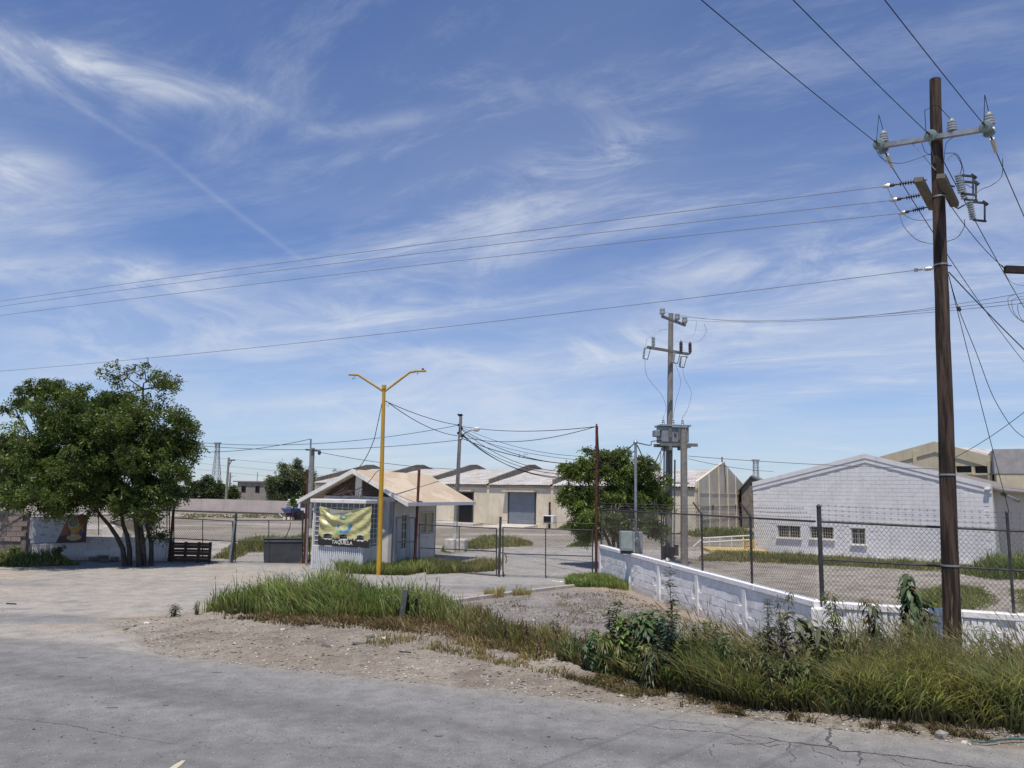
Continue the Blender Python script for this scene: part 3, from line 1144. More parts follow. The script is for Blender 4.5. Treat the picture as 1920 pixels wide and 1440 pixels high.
for a, b in zip(edges[:-1], edges[1:]):
    a_ = a + .12; b_ = b - (.12 if b != s1 else .2)
    nsh = 3
    for j in range(nsh):
        for nn, zz in (((.28, 3.78), (-HALF, 5.52)), ((-HALF, 5.52), (-2 * HALF - .2, 3.78))):
            m2 = MB(); V, F = corr(FW, a_ + (b_ - a_) * j / nsh, a_ + (b_ - a_) * (j + 1) / nsh, nn[0], nn[1] + .012 * j, zz[0], zz[1] + .012 * j)
            m2.add(V, F)
            m2.build('roof_sheet', M_ROOFM, wh)
# buttress ridges between the bays under the eaves, canopies and shutters


def shutter(fr, parent, pa, pb, top, bot=.12, m=M_SHUT, name='roller_shutter'):
    q = MB()
    n = 34
    for i in range(n):
        z = bot + (top - bot) * i / n; z2 = bot + (top - bot) * (i + 1) / n
        q.box(fr, pa, pb, .0, .035 if i % 2 else .05, z, z2 - .002)
    sh = q.build(name, m, parent)
    for u0, u1 in ((pa - .12, pa), (pb, pb + .12)):
        q = MB(); q.box(fr, u0, u1, 0, .09, 0, top + .05); q.build('door_rail', M_DSTEEL, sh)
    return sh


dA = FW.px(955, 950)[0]; dB = FW.px(1003, 950)[0]; dT = FW.px(979, 923)[1]
shutter(FW, wh, dA, dB, dT, .2)
cA = FW.px(947, 920)[0]; cB = FW.px(1007, 920)[0]
q = MB(); q.box(FW, cA, cB, 0, .7, dT + .02, dT + .17); q.build('door_canopy', mat('canopy_concrete', (.55, .50, .42), (.46, .42, .36), 3), wh)
q = MB(); q.box8([FW.w(dA - 1.6, 2.6, -.02), FW.w(dB - .2, 2.6, -.02), FW.w(dB + .3, 0, -.02), FW.w(dA - .3, 0, -.02),
                  FW.w(dA - 1.6, 2.6, .03), FW.w(dB - .2, 2.6, .03), FW.w(dB + .3, .0, .26), FW.w(dA - .3, 0, .26)])
q.build('door_ramp', mat('ramp_concrete', (.52, .48, .43), (.45, .42, .38), 2), wh)
eA = FW.px(862, 950)[0]; eB = FW.px(886, 950)[0]
shutter(FW, wh, eA, eB, dT - .1, .2, M_DARK, 'open_doorway')
q = MB(); q.box(FW, FW.px(859, 920)[0], FW.px(889, 920)[0], 0, .6, dT + .0, dT + .14); q.build('door_canopy', MATS['canopy_concrete'], wh)
q = MB(); q.box(FW, eA - 1.8, eB + 1.2, 0, 1.9, 0, .22); q.build('loading_step', MATS['ramp_concrete'], wh)
q = MB(); q.box(FW, s0, s1, 0, .05, 3.5, 3.72); q.build('eave_beam', mat('eave_beam_paint', (.36, .31, .24), rough=.9), wh)
# window unit box and lone post in front of the wall
fb = FW.shifted(FW.px(1039, 960)[0], 0)
t = empty('air_cooler', fb.w(0, .9, 0), 'small white box cooler on legs against the beige warehouse wall', 'air cooler')
q = MB(); q.box(fb, -.5, .5, .5, 1.3, .45, 1.15); q.build('casing', M_WPAINT, t, bevel=.02)
q = MB(); q.box(fb, -.42, .28, 1.3, 1.33, .52, 1.08); q.build('grille', M_DARK, t)
for sx in (-.44, .44):
    for sy in (.56, 1.24):
        q = MB(); q.box(fb, sx - .03, sx + .03, sy - .03, sy + .03, 0, .45); q.build('leg', M_WPAINT, t)
q = MB(); q.tube([fb.w(-.35, .3, 0), fb.w(-.3, .3, 2.3)], .09, 8)
q.build('wooden_stub_post', M_WOOD, None, 'dark upright post beside the box cooler at the warehouse wall', 'post')

# ------------------------------------------------------------------ pale lavender block building
LP = G(1415, 1034); LP.z = 0
RP = at(1865, 1000, 36.6); RP.z = 0
FL2 = Frame(LP, RP - LP)
if FL2.N.y > 0: FL2.N = -FL2.N
S2 = (RP - LP).length
lb = empty('block_building', LP, 'pale lavender gabled block building with three barred windows', 'building')
hl = FL2.px(1413, 905)[1]; hr = FL2.px(1863, 909)[1]; pk = FL2.px(1622, 852)
poly = [(0, -.3), (0, hl), (pk[0], pk[1]), (S2, hr), (S2, -.3)]
wins = [((1458, 985), (1501, 1009)), ((1519, 987), (1563, 1011)), ((1596, 990), (1623, 1021))]
wr = []
for (x0, y0), (x1, y1) in wins:
    a0, z1 = FL2.px(x0, y0); a1, z0 = FL2.px(x1, y1)
    wr.append((a0, a1, z0, z1))
# wall pieces round the openings: course-built blocks, joined, with the window holes left out
q = MB()


def topz(a):
    return hl + (pk[1] - hl) * a / pk[0] if a < pk[0] else pk[1] + (hr - pk[1]) * (a - pk[0]) / (S2 - pk[0])


xs_ = sorted(set([0, S2, pk[0]] + [v for w in wr for v in w[:2]]))
for a0, a1 in zip(xs_[:-1], xs_[1:]):
    mid = (a0 + a1) / 2
    hole = [w for w in wr if w[0] <= mid <= w[1]]
    if hole:
        w = hole[0]
        q.prism(FL2, [(a0, -.3), (a1, -.3), (a1, w[2]), (a0, w[2])], -.2, 0)
        q.prism(FL2, [(a0, w[3]), (a1, w[3]), (a1, topz(a1) - .01), (a0, topz(a0) - .01)], -.2, 0)
    else:
        q.prism(FL2, [(a0, -.3), (a1, -.3), (a1, topz(a1) - .01), (a0, topz(a0) - .01)], -.2, 0)
q.build('front_wall', M_LAV, lb)
bk = MB()
rows = int(pk[1] / .2)
for r in range(rows):
    z0, z1 = r * .2 + .006, r * .2 + .194
    a = (r % 2) * .2 + .01
    rowj = random.uniform(0, .004)
    while a + .39 < S2:
        if z1 < min(topz(a), topz(a + .4)) - .42 and not any(a < w[1] + .08 and a + .39 > w[0] - .08 and z0 < w[3] + .08 and z1 > w[2] - .1 for w in wr):
            d = .008 + rowj + random.uniform(0, .005)
            bk.box(FL2, a, a + .388, 0, d, z0, z1)
        a += .4
o = bk.build('face_blocks', M_LAV, lb); o['kind'] = 'stuff'
# raised band along the gable and coping
for (a0, a1) in ((0, pk[0]), (pk[0], S2)):
    q = MB(); q.prism(FL2, [(a0, topz(a0) - .42), (a1, topz(a1) - .42), (a1, topz(a1)), (a0, topz(a0))], 0, .055); q.build('gable_band', M_LAV, lb)
    q = MB(); q.prism(FL2, [(a0, topz(a0) - .20), (a1, topz(a1) - .20), (a1, topz(a1) + .03), (a0, topz(a0) + .03)], .056, .085); q.build('gable_moulding', M_LAV, lb)
for i, (a0, a1, z0, z1) in enumerate(wr):
    w = MB(); fw_ = .035
    w.box(FL2, a0, a0 + fw_, -.14, -.08, z0, z1); w.box(FL2, a1 - fw_, a1, -.14, -.08, z0, z1)
    w.box(FL2, a0 + fw_, a1 - fw_, -.14, -.08, z0, z0 + fw_); w.box(FL2, a0 + fw_, a1 - fw_, -.14, -.08, z1 - fw_, z1)
    w.box(FL2, (a0 + a1) / 2 - .025, (a0 + a1) / 2 + .025, -.135, -.075, z0 + fw_, z1 - fw_)
    wo = w.build('window', M_FRAMEW if i < 2 else M_ALUF, lb)
    g_ = MB(); g_.box(FL2, a0, a1, -.125, -.115, z0, z1); g_.build('pane', M_GLASS, wo)
    b_ = MB()
    n = 10 if i < 2 else 6
    for j in range(n):
        a = a0 + (a1 - a0) * (j + .5) / n
        b_.box(FL2, a - .007, a + .007, -.05, -.035, z0, z1)
    for j in ((1, 2, 3) if i < 2 else (1, 2)):
        z = z0 + (z1 - z0) * j / (4 if i < 2 else 3)
        b_.box(FL2, a0, a1, -.034, -.026, z - .007, z + .007)
    b_.build('security_bars', M_FRAMEW, wo)
    s_ = MB(); s_.box(FL2, a0 - .08, a1 + .08, 0, .13, z0 - .09, z0 - .005); s_.build('sill', M_WPAINT, wo, bevel=.01)
    s_ = MB(); s_.box(FL2, a0 - .05, a1 + .05, 0, .035, z1 + .005, z1 + .07); s_.build('lintel', M_LAV, wo)
pd = MB(); pd.box(FL2, wr[2][0] - .02, wr[2][0] + .55, .003, .02, .0, wr[2][2] - .1); pd.build('patched_panel', mat('patch_grey', (.50, .50, .55), (.46, .46, .51), 4), lb)
sw = MB(); sw.box(FL2, S2 - .2, S2, -14, -.2, -.3, hr - .05); sw.build('side_wall', mat('shade_toned_side', (.50, .46, .40), (.42, .38, .33), 2), lb)  # side walls toned darker than the front, shade put into the colour
sw = MB(); sw.box(FL2, 0, .2, -14, -.2, -.3, hl - .05); sw.build('side_wall', MATS['shade_toned_side'], lb)
rf = MB(); rf.prism(FL2, [(-.3, hl - .22), (pk[0], pk[1] - .12), (S2 + .55, hr - .25), (S2 + .55, hr - .33), (pk[0], pk[1] - .24), (-.3, hl - .32)], -14.2, -.21)
rf.build('roof', mat('rough_roof_edge', (.24, .22, .19), (.17, .155, .14), 6, .9), lb)
lm = MB(); lm.box(FL2, S2 - .28, S2 - .05, .05, .22, hr - .25, hr - .15); lm.build('flood_lamp', M_WPAINT, lb, bevel=.02)
mt = MB(); mt.bar(FL2.w(S2 + .3, -.6, hr - .4), FL2.w(S2 + 1.0, -.4, hr - .75), .25, .12); mt.build('gutter_end', M_GREYSH, lb)
pb = MB(); pb.box(FL2, 2.0, S2 + .4, 0, .35, 0, .09); pb.build('pavement_strip', mat('strip_concrete', (.50, .48, .46), (.42, .40, .38), 2), lb)

# beige building behind it
BP = at(1640, 1000, 62); BP.z = 0; BQ = at(1866, 1000, 54.5); BQ.z = 0
FB = Frame(BP, BQ - BP)
if FB.N.y > 0: FB.N = -FB.N
SB = (BQ - BP).length
bb = empty('factory_building', BP, 'tall ochre gabled building behind the pale lavender one with two black openings', 'building')
l0 = FB.px(1645, 859); p0 = FB.px(1753, 829); r0 = FB.px(1863, 858)
op = [((1792, 874), (1822, 886)), ((1827, 874), (1857, 887))]
oo = [(FB.px(a, b)[0], FB.px(c_, d_)[0], FB.px(c_, d_)[1], FB.px(a, b)[1]) for (a, b), (c_, d_) in op]
zt_ = lambda a: l0[1] + (p0[1] - l0[1]) * (a - l0[0]) / (p0[0] - l0[0]) if a < p0[0] else p0[1] + (r0[1] - p0[1]) * (a - p0[0]) / (r0[0] - p0[0])
q = MB()
X_ = [0, p0[0]] + [v for w in oo for v in w[:2]] + [SB]
for a0, a1 in zip(X_[:-1], X_[1:]):
    hole = [w for w in oo if w[0] <= (a0 + a1) / 2 <= w[1]]
    if hole:
        w = hole[0]
        q.prism(FB, [(a0, -.2), (a1, -.2), (a1, w[2]), (a0, w[2])], -.25, 0)
        q.prism(FB, [(a0, w[3]), (a1, w[3]), (a1, zt_(a1)), (a0, zt_(a0))], -.25, 0)
    else:
        q.prism(FB, [(a0, -.2), (a1, -.2), (a1, zt_(a1)), (a0, zt_(a0))], -.25, 0)
q.build('front_wall', M_BEIGE2, bb)
for w in oo:
    v = MB(); v.box(FB, w[0], w[1], -.24, -.14, w[2], w[3]); wo = v.build('window', M_DARK, bb)
    s_ = MB(); s_.box(FB, w[0] - .1, w[1] + .1, 0, .15, w[2] - .15, w[2] - .02); s_.build('sill', M_BEIGE2, wo)
for pxx in (1722, 1790, 1862):
    a = FB.px(pxx, 900)[0]
    q = MB(); q.box(FB, a - .25, a, 0, .15, 0, zt_(a) - .25); q.build('pilaster', M_BEIGE2, bb)
for a0, a1 in ((0, p0[0]), (p0[0], r0[0])):
    q = MB(); q.prism(FB, [(a0, zt_(a0) - .75), (a1, zt_(a1) - .75), (a1, zt_(a1) + .05), (a0, zt_(a0) + .05)], 0, .08); q.build('gable_band', M_BEIGE2, bb)
q = MB(); q.box(FB, SB - .25, SB, -16, -.25, -.2, r0[1] - .1); q.build('side_wall', M_BEIGE2, bb)
q = MB(); q.prism(FB, [(-.2, l0[1] - .3), (p0[0], p0[1] - .2), (SB + .2, r0[1] - .3), (SB + .2, r0[1] - .4), (p0[0], p0[1] - .3), (-.2, l0[1] - .4)], -16, -.26); q.build('roof', M_ROOFM, bb)
# block at the far right
CP = at(1876, 1000, 52); CP.z = 0; CQ = CP + Vector((10, -5.6, 0))
FC = Frame(CP, CQ - CP)
if FC.N.y > 0: FC.N = -FC.N
cb = empty('annex_building', CP, 'flat roofed building with grey block parapet over ochre wall at the right edge', 'building')
zc_ = FC.px(1879, 842)[1]; zb_ = FC.px(1879, 888)[1]
q = MB(); q.box(FC, 0, 11, -8, 0, -.2, zb_); q.build('wall', M_BEIGE2, cb)
q = MB(); q.box(FC, -.1, 11, -8.1, .04, zb_, zc_); q.build('parapet', mat('grey_parapet_block', (.38, .36, .355), (.31, .295, .29), 2, .9, bump=.4, bscale=14), cb)
q = MB(); q.box(FC, .6, 11, .0, .06, 0, FC.px(1900, 966)[1]); q.build('plinth', mat('plinth_render', (.37, .33, .27), (.32, .285, .235), 2), cb)
for i in range(3):
    q = MB(); q.tube([FC.w(.3 + .12 * i, .15, zb_ - .8 - .5 * i), FC.w(.5 + .1 * i, .5, zb_ - 1.0 - .5 * i)], .1, 7); q.build('conduit_bracket', M_DSTEEL, cb)
q = MB(); q.box(FC, 1.0, 9, .5, 1.6, 0, .35); q.build('concrete_ledge', MATS['strip_concrete'], cb)

# small dark roofed shed between the warehouse and the lavender building
sf = Frame(at(1392, 1000, 78) * 1.0, (1, -.45, 0)); sf.O.z = 0
sh = empty('shed', sf.O, 'small dark roofed shed glimpsed between the warehouse and the lavender building', 'shed')
za = sf.px(1400, 918)[1]; zp = sf.px(1402, 893)[1]
q = MB(); q.prism(sf, [(0, 0), (0, za), (1.0, zp), (4, za - .2), (4, 0)], -6, 0); q.build('wall', M_BARE, sh)
q = MB(); q.prism(sf, [(-.3, za - .05), (1.0, zp + .1), (4.2, za - .1), (4.2, za - .3), (1.0, zp - .06), (-.3, za - .2)], -6, .3); q.build('roof', M_GREYSH, sh)

# ------------------------------------------------------------------ ticket booth
TIP = Vector((-3.9, 29.7, 0)); BU = Vector((.339, .941, 0)).normalized(); BV = Vector((-BU.y, BU.x, 0))
FBO = Frame(TIP, -BV)              # a runs to the right along the front, origin at the near right eave tip
FBO.N = -BU
FF_ = FBO                           # a negative to the left; n negative = backwards
tb = empty('ticket_booth', TIP + BV * 2.4 + BU * 2, 'white ticket booth with tan pitched roof and glazed counter bay', 'kiosk')
WFR = -.9; WFL = -4.0; NF = -.5; NB = -4.5
EZ = 2.58; PZ = 3.83; PA = -2.46
# walls
q = MB(); q.box(FBO, WFL, WFR, NF - .15, NF, -.1, 2.62); q.build('front_wall', M_BOOTH, tb)
FSB = Frame(FBO.w(WFR, NF, 0), BU); FSB.N = -BV       # right side wall: a runs back
FSB.N = Vector((BU.y, -BU.x, 0))
SL_ = NF - NB


def side_px(x, y): return FSB.px(x, y)


dw = [(side_px(754, 965)[0], side_px(766, 965)[0], .0, side_px(759, 963)[1])]
w0 = side_px(787, 960); w1 = side_px(812, 999)
holes = [(dw[0][0], dw[0][1], 0.02, dw[0][3]), (w0[0], w1[0], w1[1], w0[1])]
q = MB()
xs_ = [0, holes[0][0], holes[0][1], holes[1][0], holes[1][1], SL_]
for i, (a0, a1) in enumerate(zip(xs_[:-1], xs_[1:])):
    hole = holes[0] if i == 1 else holes[1] if i == 3 else None
    if hole:
        if hole[2] > .1: q.box(FSB, a0, a1, -.15, 0, -.1, hole[2])
        q.box(FSB, a0, a1, -.15, 0, hole[3], 2.6)
    else:
        q.box(FSB, a0, a1, -.15, 0, -.1, 2.6)
q.build('side_wall', M_BOOTH, tb)
q = MB(); q.box(FBO, WFL, WFR, NB, NB + .15, -.1, 2.6); q.build('rear_wall', M_BOOTH, tb)
q = MB(); q.box(FBO, WFL, WFL + .15, NB + .15, NF - .15, -.1, 2.6); q.build('side_wall', M_BOOTH, tb)
# door and window in the side wall
h = holes[0]
q = MB()
for (a0, a1, z0, z1) in ((h[0], h[0] + .06, 0, h[3]), (h[1] - .06, h[1], 0, h[3]), (h[0] + .06, h[1] - .06, h[3] - .06, h[3]), (h[0] + .06, h[1] - .06, 0, .75)):
    q.box(FSB, a0, a1, -.1, -.04, z0, z1)
for k in range(1, 4):
    z = .75 + (h[3] - .75) * k / 4; q.box(FSB, h[0] + .06, h[1] - .06, -.095, -.045, z - .015, z + .015)
q.box(FSB, (h[0] + h[1]) / 2 - .015, (h[0] + h[1]) / 2 + .015, -.093, -.043, .75, h[3] - .06)
dr_ = q.build('door', M_WPAINT, tb)
q = MB(); q.box(FSB, h[0] + .05, h[1] - .05, -.08, -.07, .7, h[3] - .05); q.build('pane', M_GLASS, dr_)
h = holes[1]
q = MB(); f_ = .06
for (a0, a1, z0, z1) in ((h[0], h[0] + f_, h[2], h[3]), (h[1] - f_, h[1], h[2], h[3]), (h[0] + f_, h[1] - f_, h[3] - f_, h[3]), (h[0] + f_, h[1] - f_, h[2], h[2] + f_),
                         ((h[0] + h[1]) / 2 - .04, (h[0] + h[1]) / 2 + .04, h[2] + f_, h[3] - f_)):
    q.box(FSB, a0, a1, -.06, .03, z0, z1)
wo = q.build('window', M_FRAMEW, tb)
q = MB(); q.box(FSB, h[0], h[1], -.05, -.04, h[2], h[3]); q.build('pane', M_CREAM, wo)
q = MB(); q.box(FSB, h[0] - .1, h[1] + .1, 0, .1, h[2] - .1, h[2] - .005); q.build('sill', M_BOOTH, wo)
q = MB(); q.box(FSB, .35, .47, 0, .04, .95, 1.12); q.build('switch_box', M_WPAINT, tb)
# gable: white king post, beams and reed panels
NG_ = NF - .02
slope = (PZ - EZ) / (0 - PA)
zg = lambda a: EZ + (PZ - EZ) * (1 - abs(a - PA) / 2.46)
q = MB(); q.box(FBO, PA - .14, PA + .14, NF - .12, NF + .03, 2.63, zg(PA) - .16); q.build('king_post', M_WPAINT, tb)
for sgn in (-1, 1):
    a_in = PA + sgn * .15; a_out = PA + sgn * 1.55
    q = MB(); P = [(a_in, 2.78), (a_out, 2.78), (a_out, zg(a_out) - .2), (a_in, zg(a_in) - .2)]
    if sgn < 0: P = P[::-1]
    q.prism(FBO, P, NF - .12, NF - .04); q.build('reed_panel', M_REED, tb)
q = MB(); q.box(FBO, WFL - .05, WFR + .05, NF - .12, NF + .02, 2.60, 2.78); q.build('tie_beam', M_BOOTH, tb)
# roof planes (thickness 0.1) with white fascia boards
RB = -6.75
for sgn, a_e in ((1, 0.0), (-1, 2 * PA)):
    P = [(a_e, EZ), (PA, PZ), (PA, PZ - .09), (a_e, EZ - .09)]
    if sgn < 0: P = P[::-1]
    q = MB(); q.prism(FBO, P, RB, 0.0); q.build('roof_slope', M_TANROOF, tb)
    P = [(a_e + sgn * .02, EZ + .015), (PA, PZ + .02), (PA, PZ - .16), (a_e + sgn * .02, EZ - .15)]
    if sgn < 0: P = P[::-1]
    q = MB(); q.prism(FBO, P, 0.003, .05); q.build('barge_board', M_WPAINT, tb)
    q = MB(); q.box(FBO, a_e - .03 if sgn < 0 else a_e + .003, a_e - .003 if sgn < 0 else a_e + .03, RB, 0, EZ - .13, EZ + .01); q.build('eave_board', M_WPAINT, tb)
q = MB(); q.prism(FBO, [(2 * PA + .6, EZ + .12), (PA, PZ - .18), (-.6, EZ + .12), (-.9, 2.6), (WFL + .02, 2.6)], NB, NB + .1); q.build('rear_gable', M_BOOTH, tb)
# counter bay
BR = -.9 - .484; BL = BR - 2.22; NBF = NF + 1.32; BZ = .9; BT = 2.52
q = MB()
q.box(FBO, BL, BR, NBF - .12, NBF - .03, 0, BZ); q.box(FBO, BL, BL + .1, NF, NBF - .12, 0, BZ); q.box(FBO, BR - .1, BR, NF, NBF - .12, 0, BZ)
q.build('counter_base', M_BOOTH, tb)
M_RIB = mat('ribbed_panel', (.58, .59, .62), (.52, .53, .56), 3, .7)
nr = 25
rib = MB()
for i in range(nr):
    a0 = BL + .02 + (2.18) * i / nr
    rib.box(FBO, a0, a0 + 2.18 / nr * .62, NBF - .031, NBF, .03, BZ - .02)
rb = rib.build('rib_cladding', M_RIB, tb); rb['kind'] = 'stuff'
q = MB(); q.box(FBO, BL - .12, BR + .12, NF + .01, NBF + .12, BT, BT + .14); q.build('bay_slab', M_WPAINT, tb, bevel=.015)
q = MB(); q.box(FBO, BL + .05, BR - .05, NF + .1, NBF - .2, BZ, BZ + .05); q.build('counter_top', M_WPAINT, tb)
# glazing grid front and right side


def grid(fr, a0, a1, n, z0, z1, na, nz, name, bar=.022):
    w = MB()
    w.box(fr, a0, a0 + .05, n - .03, n + .02, z0, z1); w.box(fr, a1 - .05, a1, n - .03, n + .02, z0, z1)
    for i in range(1, na):
        a = a0 + (a1 - a0) * i / na; w.box(fr, a - bar / 2, a + bar / 2, n - .02, n + .01, z0, z1)
    for j in range(nz + 1):
        z = z0 + (z1 - z0) * j / nz; w.box(fr, a0 + .05, a1 - .05, n - .017, n + .014, max(z - bar / 2, z0), min(z + bar / 2, z1))
    o = w.build(name, M_WPAINT, tb)
    g_ = MB(); g_.box(fr, a0, a1, n - .015, n - .008, z0, z1); g_.build('pane', mat('dusty_glass', (.13, .14, .15), (.10, .11, .12), 3, .35, spec=.5), o)
    return o


grid(FBO, BL, BR, NBF - .06, BZ, BT, 9, 9, 'front_glazing')
FBS = Frame(FBO.w(BR, NBF - .04, 0), BU); FBS.N = Vector((BU.y, -BU.x, 0))
grid(FBS, 0, 1.26, -.03, BZ - .1, BT, 5, 9, 'side_glazing')
FBL = Frame(FBO.w(BL, NBF - .04, 0), BU); FBL.N = -Vector((BU.y, -BU.x, 0))
grid(FBL, 0, 1.26, -.03, BZ, BT, 5, 9, 'side_glazing')
q = MB(); q.box(FBO, BL - .035, BL + .0, NBF - .1, NBF - .02, 0, BT); q.build('downpipe', M_WPAINT, tb)
q = MB()
for i in range(3):
    a = BL + .35 + i * .72
    q.box(FBO, a, a + .42, NBF - .3, NBF - .26, BZ + .05, BZ + .42)
q.build('inner_cabinet', mat('red_brown_board', (.12, .035, .02), (.09, .03, .02), 6), tb)
# dry branches lying over the bay roof
q = MB()
r2 = random.Random(4)
for i in range(16):
    a = BL + .3 + r2.random() * 1.5; z = BT + .16 + r2.random() * .15
    p0_ = FBO.w(a, NF + .3 + r2.random() * .6, z)
    q.tube([p0_, p0_ + Vector((r2.uniform(-.3, .4), r2.uniform(-.2, .2), r2.uniform(.02, .25))), p0_ + Vector((r2.uniform(-.3, .9), r2.uniform(-.2, .2), r2.uniform(0, .5)))], [.012, .009, .004], 4)
q.build('dry_branches', mat('dead_twig', (.10, .08, .065), rough=.9), None, 'tangle of dead twigs lying on the booth counter roof', 'branches')

# step bricks at the left of the booth
for i, (x, y, l, hh) in enumerate(((577, 1054, .75, .12), (577, 1050, .7, .24), (591, 1056, .28, .2))):
    p = G(x, y)
    q = MB(); f_ = Frame(p, (1, -.1, 0)); q.box(f_, -l / 2, l / 2, -.15, .15, 0, hh)
    q.build('concrete_block', M_BARE, None, ('flat broken block lying left of the ticket booth', 'long raised block behind the flat one left of the booth', 'short dark block touching the booth base corner')[i], 'block', bevel=.01)

# ------------------------------------------------------------------ banner on the booth
def banner():
    n = NBF + .07
    na, nz = 130, 110
    a0, z1 = FBO.px(598, 948, n); a1, z0 = FBO.px(693, 1025, n)
    FBn = FBO
    aL = FBn.px(596, 1000, n)[0]; aR = FBn.px(694, 1000, n)[0]
    zT = FBn.px(645, 948, n)[1]; zB = FBn.px(645, 1024, n)[1]
    S, T = np.meshgrid(np.linspace(0, 1, na), np.linspace(0, 1, nz))   # T=0 top
    topsag = .10 * np.sin(np.pi * np.clip(S, 0, 1)) ** 1 * (1 - T) ** 3 + .03 * (1 - S) * (1 - T)
    A = aL + (aR - aL) * (S * (1 - .015 * T) + .01)
    Z = zT + (zB - zT) * (T + topsag * .9) / 1.0
    Z = zT + (zB - zT) * np.clip(T * (1 - topsag) + topsag, 0, 1) - .03 * S * T
    # folds: swags hung from the two upper corners, long diagonals from the right one
    sw = T - .42 * np.sin(np.pi * np.clip(S * .95, 0, 1)) ** .8 + .18 * S
    f1 = np.sin(2 * np.pi * (3.1 * sw + .35 * fbm(S * 4, T * 4, 51))) * np.exp(-((T - .35) / .33) ** 2)
    dg = (S - 1.02) * .78 + (T + .02) * .95
    r_ = np.hypot(S - 1.0, T + .02); th = np.arctan2(T + .02, 1.02 - S)
    f2 = np.sin(th * 15 + 2.0 * fbm(S * 3, T * 3, 52)) * np.clip(r_ - .15, 0, 1) * np.clip((1.05 - S) * 2.2, 0, 1) * np.clip(S * 2.5, 0, 1)
    th2 = np.arctan2(T + .02, S + .02)
    f3 = np.sin(th2 * 14 + 1.5) * np.clip(.55 - S, 0, 1) * 1.6 * np.clip(T * 3, 0, 1)
    crk = fbm(S * 9 + T * 5, T * 9 - S * 6, 53, 3) - .5
    N = n + (.034 * f1 + .05 * f2 + .04 * f3 + .03 * crk) * np.clip((.90 - T) * 6, .12, 1)
    V = np.array([list(FBn.w(a, nn, z)) for a, nn, z in zip(A.ravel(), N.ravel(), Z.ravel())])
    ye = np.array([.45, .43, .20]); co = np.tile(ye, (na * nz, 1))
    s = S.ravel(); t = T.ravel()
    f_ = fbm(s * 5, t * 5, 60)
    co = co * (0.88 + .25 * f_)[:, None]
    co += (np.clip(.25 - np.abs(t - .5), 0, 1) * 0)[:, None]

    def put(mask, c): co[mask] = np.array(c)
    asp = 1.2
    # white top swag
    put((t < .13 + .05 * np.sin(s * 9)) & (s > .2) & (s < .62) & (t > .03), (.68, .68, .66))
    # ring
    d = np.hypot((s - .475) * asp, t - .24)
    put((d < .085) & (d > .045) & (s < .49), (.04, .17, .28)); put((d < .085) & (d > .045) & (s >= .49), (.10, .28, .13))
    # petals and blue blob under it
    for (cx, cy, rx, ry, ang, c) in ((.38, .50, .045, .10, .2, (.36, .40, .30)), (.375, .50, .022, .06, .1, (.07, .20, .30)), (.60, .46, .05, .075, -.6, (.16, .32, .22)), (.61, .51, .035, .085, .5, (.06, .18, .30)),
                                 (.56, .62, .10, .03, -.5, (.10, .27, .42)), (.45, .64, .08, .045, 0, (.12, .26, .40)), (.40, .66, .06, .05, .4, (.20, .42, .16)), (.44, .645, .022, .022, 0, (.05, .12, .42)), (.53, .60, .03, .02, .3, (.15, .30, .45))):
        x_ = (s - cx) * asp; y_ = t - cy
        xr = x_ * math.cos(ang) + y_ * math.sin(ang); yr = -x_ * math.sin(ang) + y_ * math.cos(ang)
        put((xr / rx) ** 2 + (yr / ry) ** 2 < 1, c)
    # torn black foot of the banner
    jag = .81 + .025 * (fbm(s * 26, s * 0 + 1, 70, 3) - .5) * 2 - .05 * (s < .06)
    put(t > jag + .02, (.012, .012, .016))
    put((t > jag - .015) & (t <= jag + .02) & (fbm(s * 40, t * 5, 71) > .5), (.03, .03, .03))
    # holes for the counter windows
    I = np.arange(na * nz).reshape(nz, na)
    F = np.stack([I[:-1, :-1], I[:-1, 1:], I[1:, 1:], I[1:, :-1]], -1).reshape(-1, 4)
    sc_, tc_ = s[F].mean(1), t[F].mean(1)
    hole = np.zeros(len(F), bool)
    for (h0, h1) in ((.11, .27), (.43, .56), (.76, .88)):
        tt = (sc_ - h0) / (h1 - h0)
        inside = (tt > 0) & (tt < 1)
        hole |= inside & (tc_ > .715 + .008 * np.cos(tt * 6.28)) & (tc_ < .815 + .008 * np.sin(tt * 25))
        edge = (np.abs(s - (h0 + h1) / 2) < (h1 - h0) / 2 + .008) & (t > .825) & (t < .85 + .01 * np.sin(s * 90))
        put(edge, (.66, .64, .58))
        edge = (np.abs(s - (h0 + h1) / 2) < (h1 - h0) / 2 + .008) & (t > .672) & (t < .70)
        put(edge, (.55, .52, .36))
    F = F[~hole]
    used, inv = np.unique(F.ravel(), return_inverse=True)
    org = FBO.w((aL + aR) / 2, n, zB)
    root = empty('banner', org, 'creased yellow vinyl banner with black foot reading TAQUILLA on the booth', 'banner')
    me = np_mesh('banner_cloth', V[used] - np.array(org), inv.reshape(-1, 4), co[used], smooth=True)
    o = link_mesh('cloth', me, attr_mat('banner_print', 'tint', .28, .6, 8, .08), root, org)
    sol = o.modifiers.new('thickness', 'SOLIDIFY'); sol.thickness = .004
    # bars and reddish window seen through the holes are part of the booth; the lettering is flat print
    cu = bpy.data.curves.new('lettering', 'FONT')
    cu.body = 'TAQUILLA'
    cu.size = .185; cu.extrude = .002; cu.offset = .006
    cu.align_x = 'CENTER'; cu.align_y = 'CENTER'; cu.space_character = 1.05
    cu.materials.append(mat('white_lettering', (.62, .60, .56), rough=.5))
    tmp = bpy.data.objects.new('lettering_curve', cu)
    COL.objects.link(tmp)
    dg_ = bpy.context.evaluated_depsgraph_get()
    me_t = bpy.data.meshes.new_from_object(tmp.evaluated_get(dg_))
    bpy.data.objects.remove(tmp)
    to = bpy.data.objects.new('lettering', me_t)
    COL.objects.link(to); to.parent = root
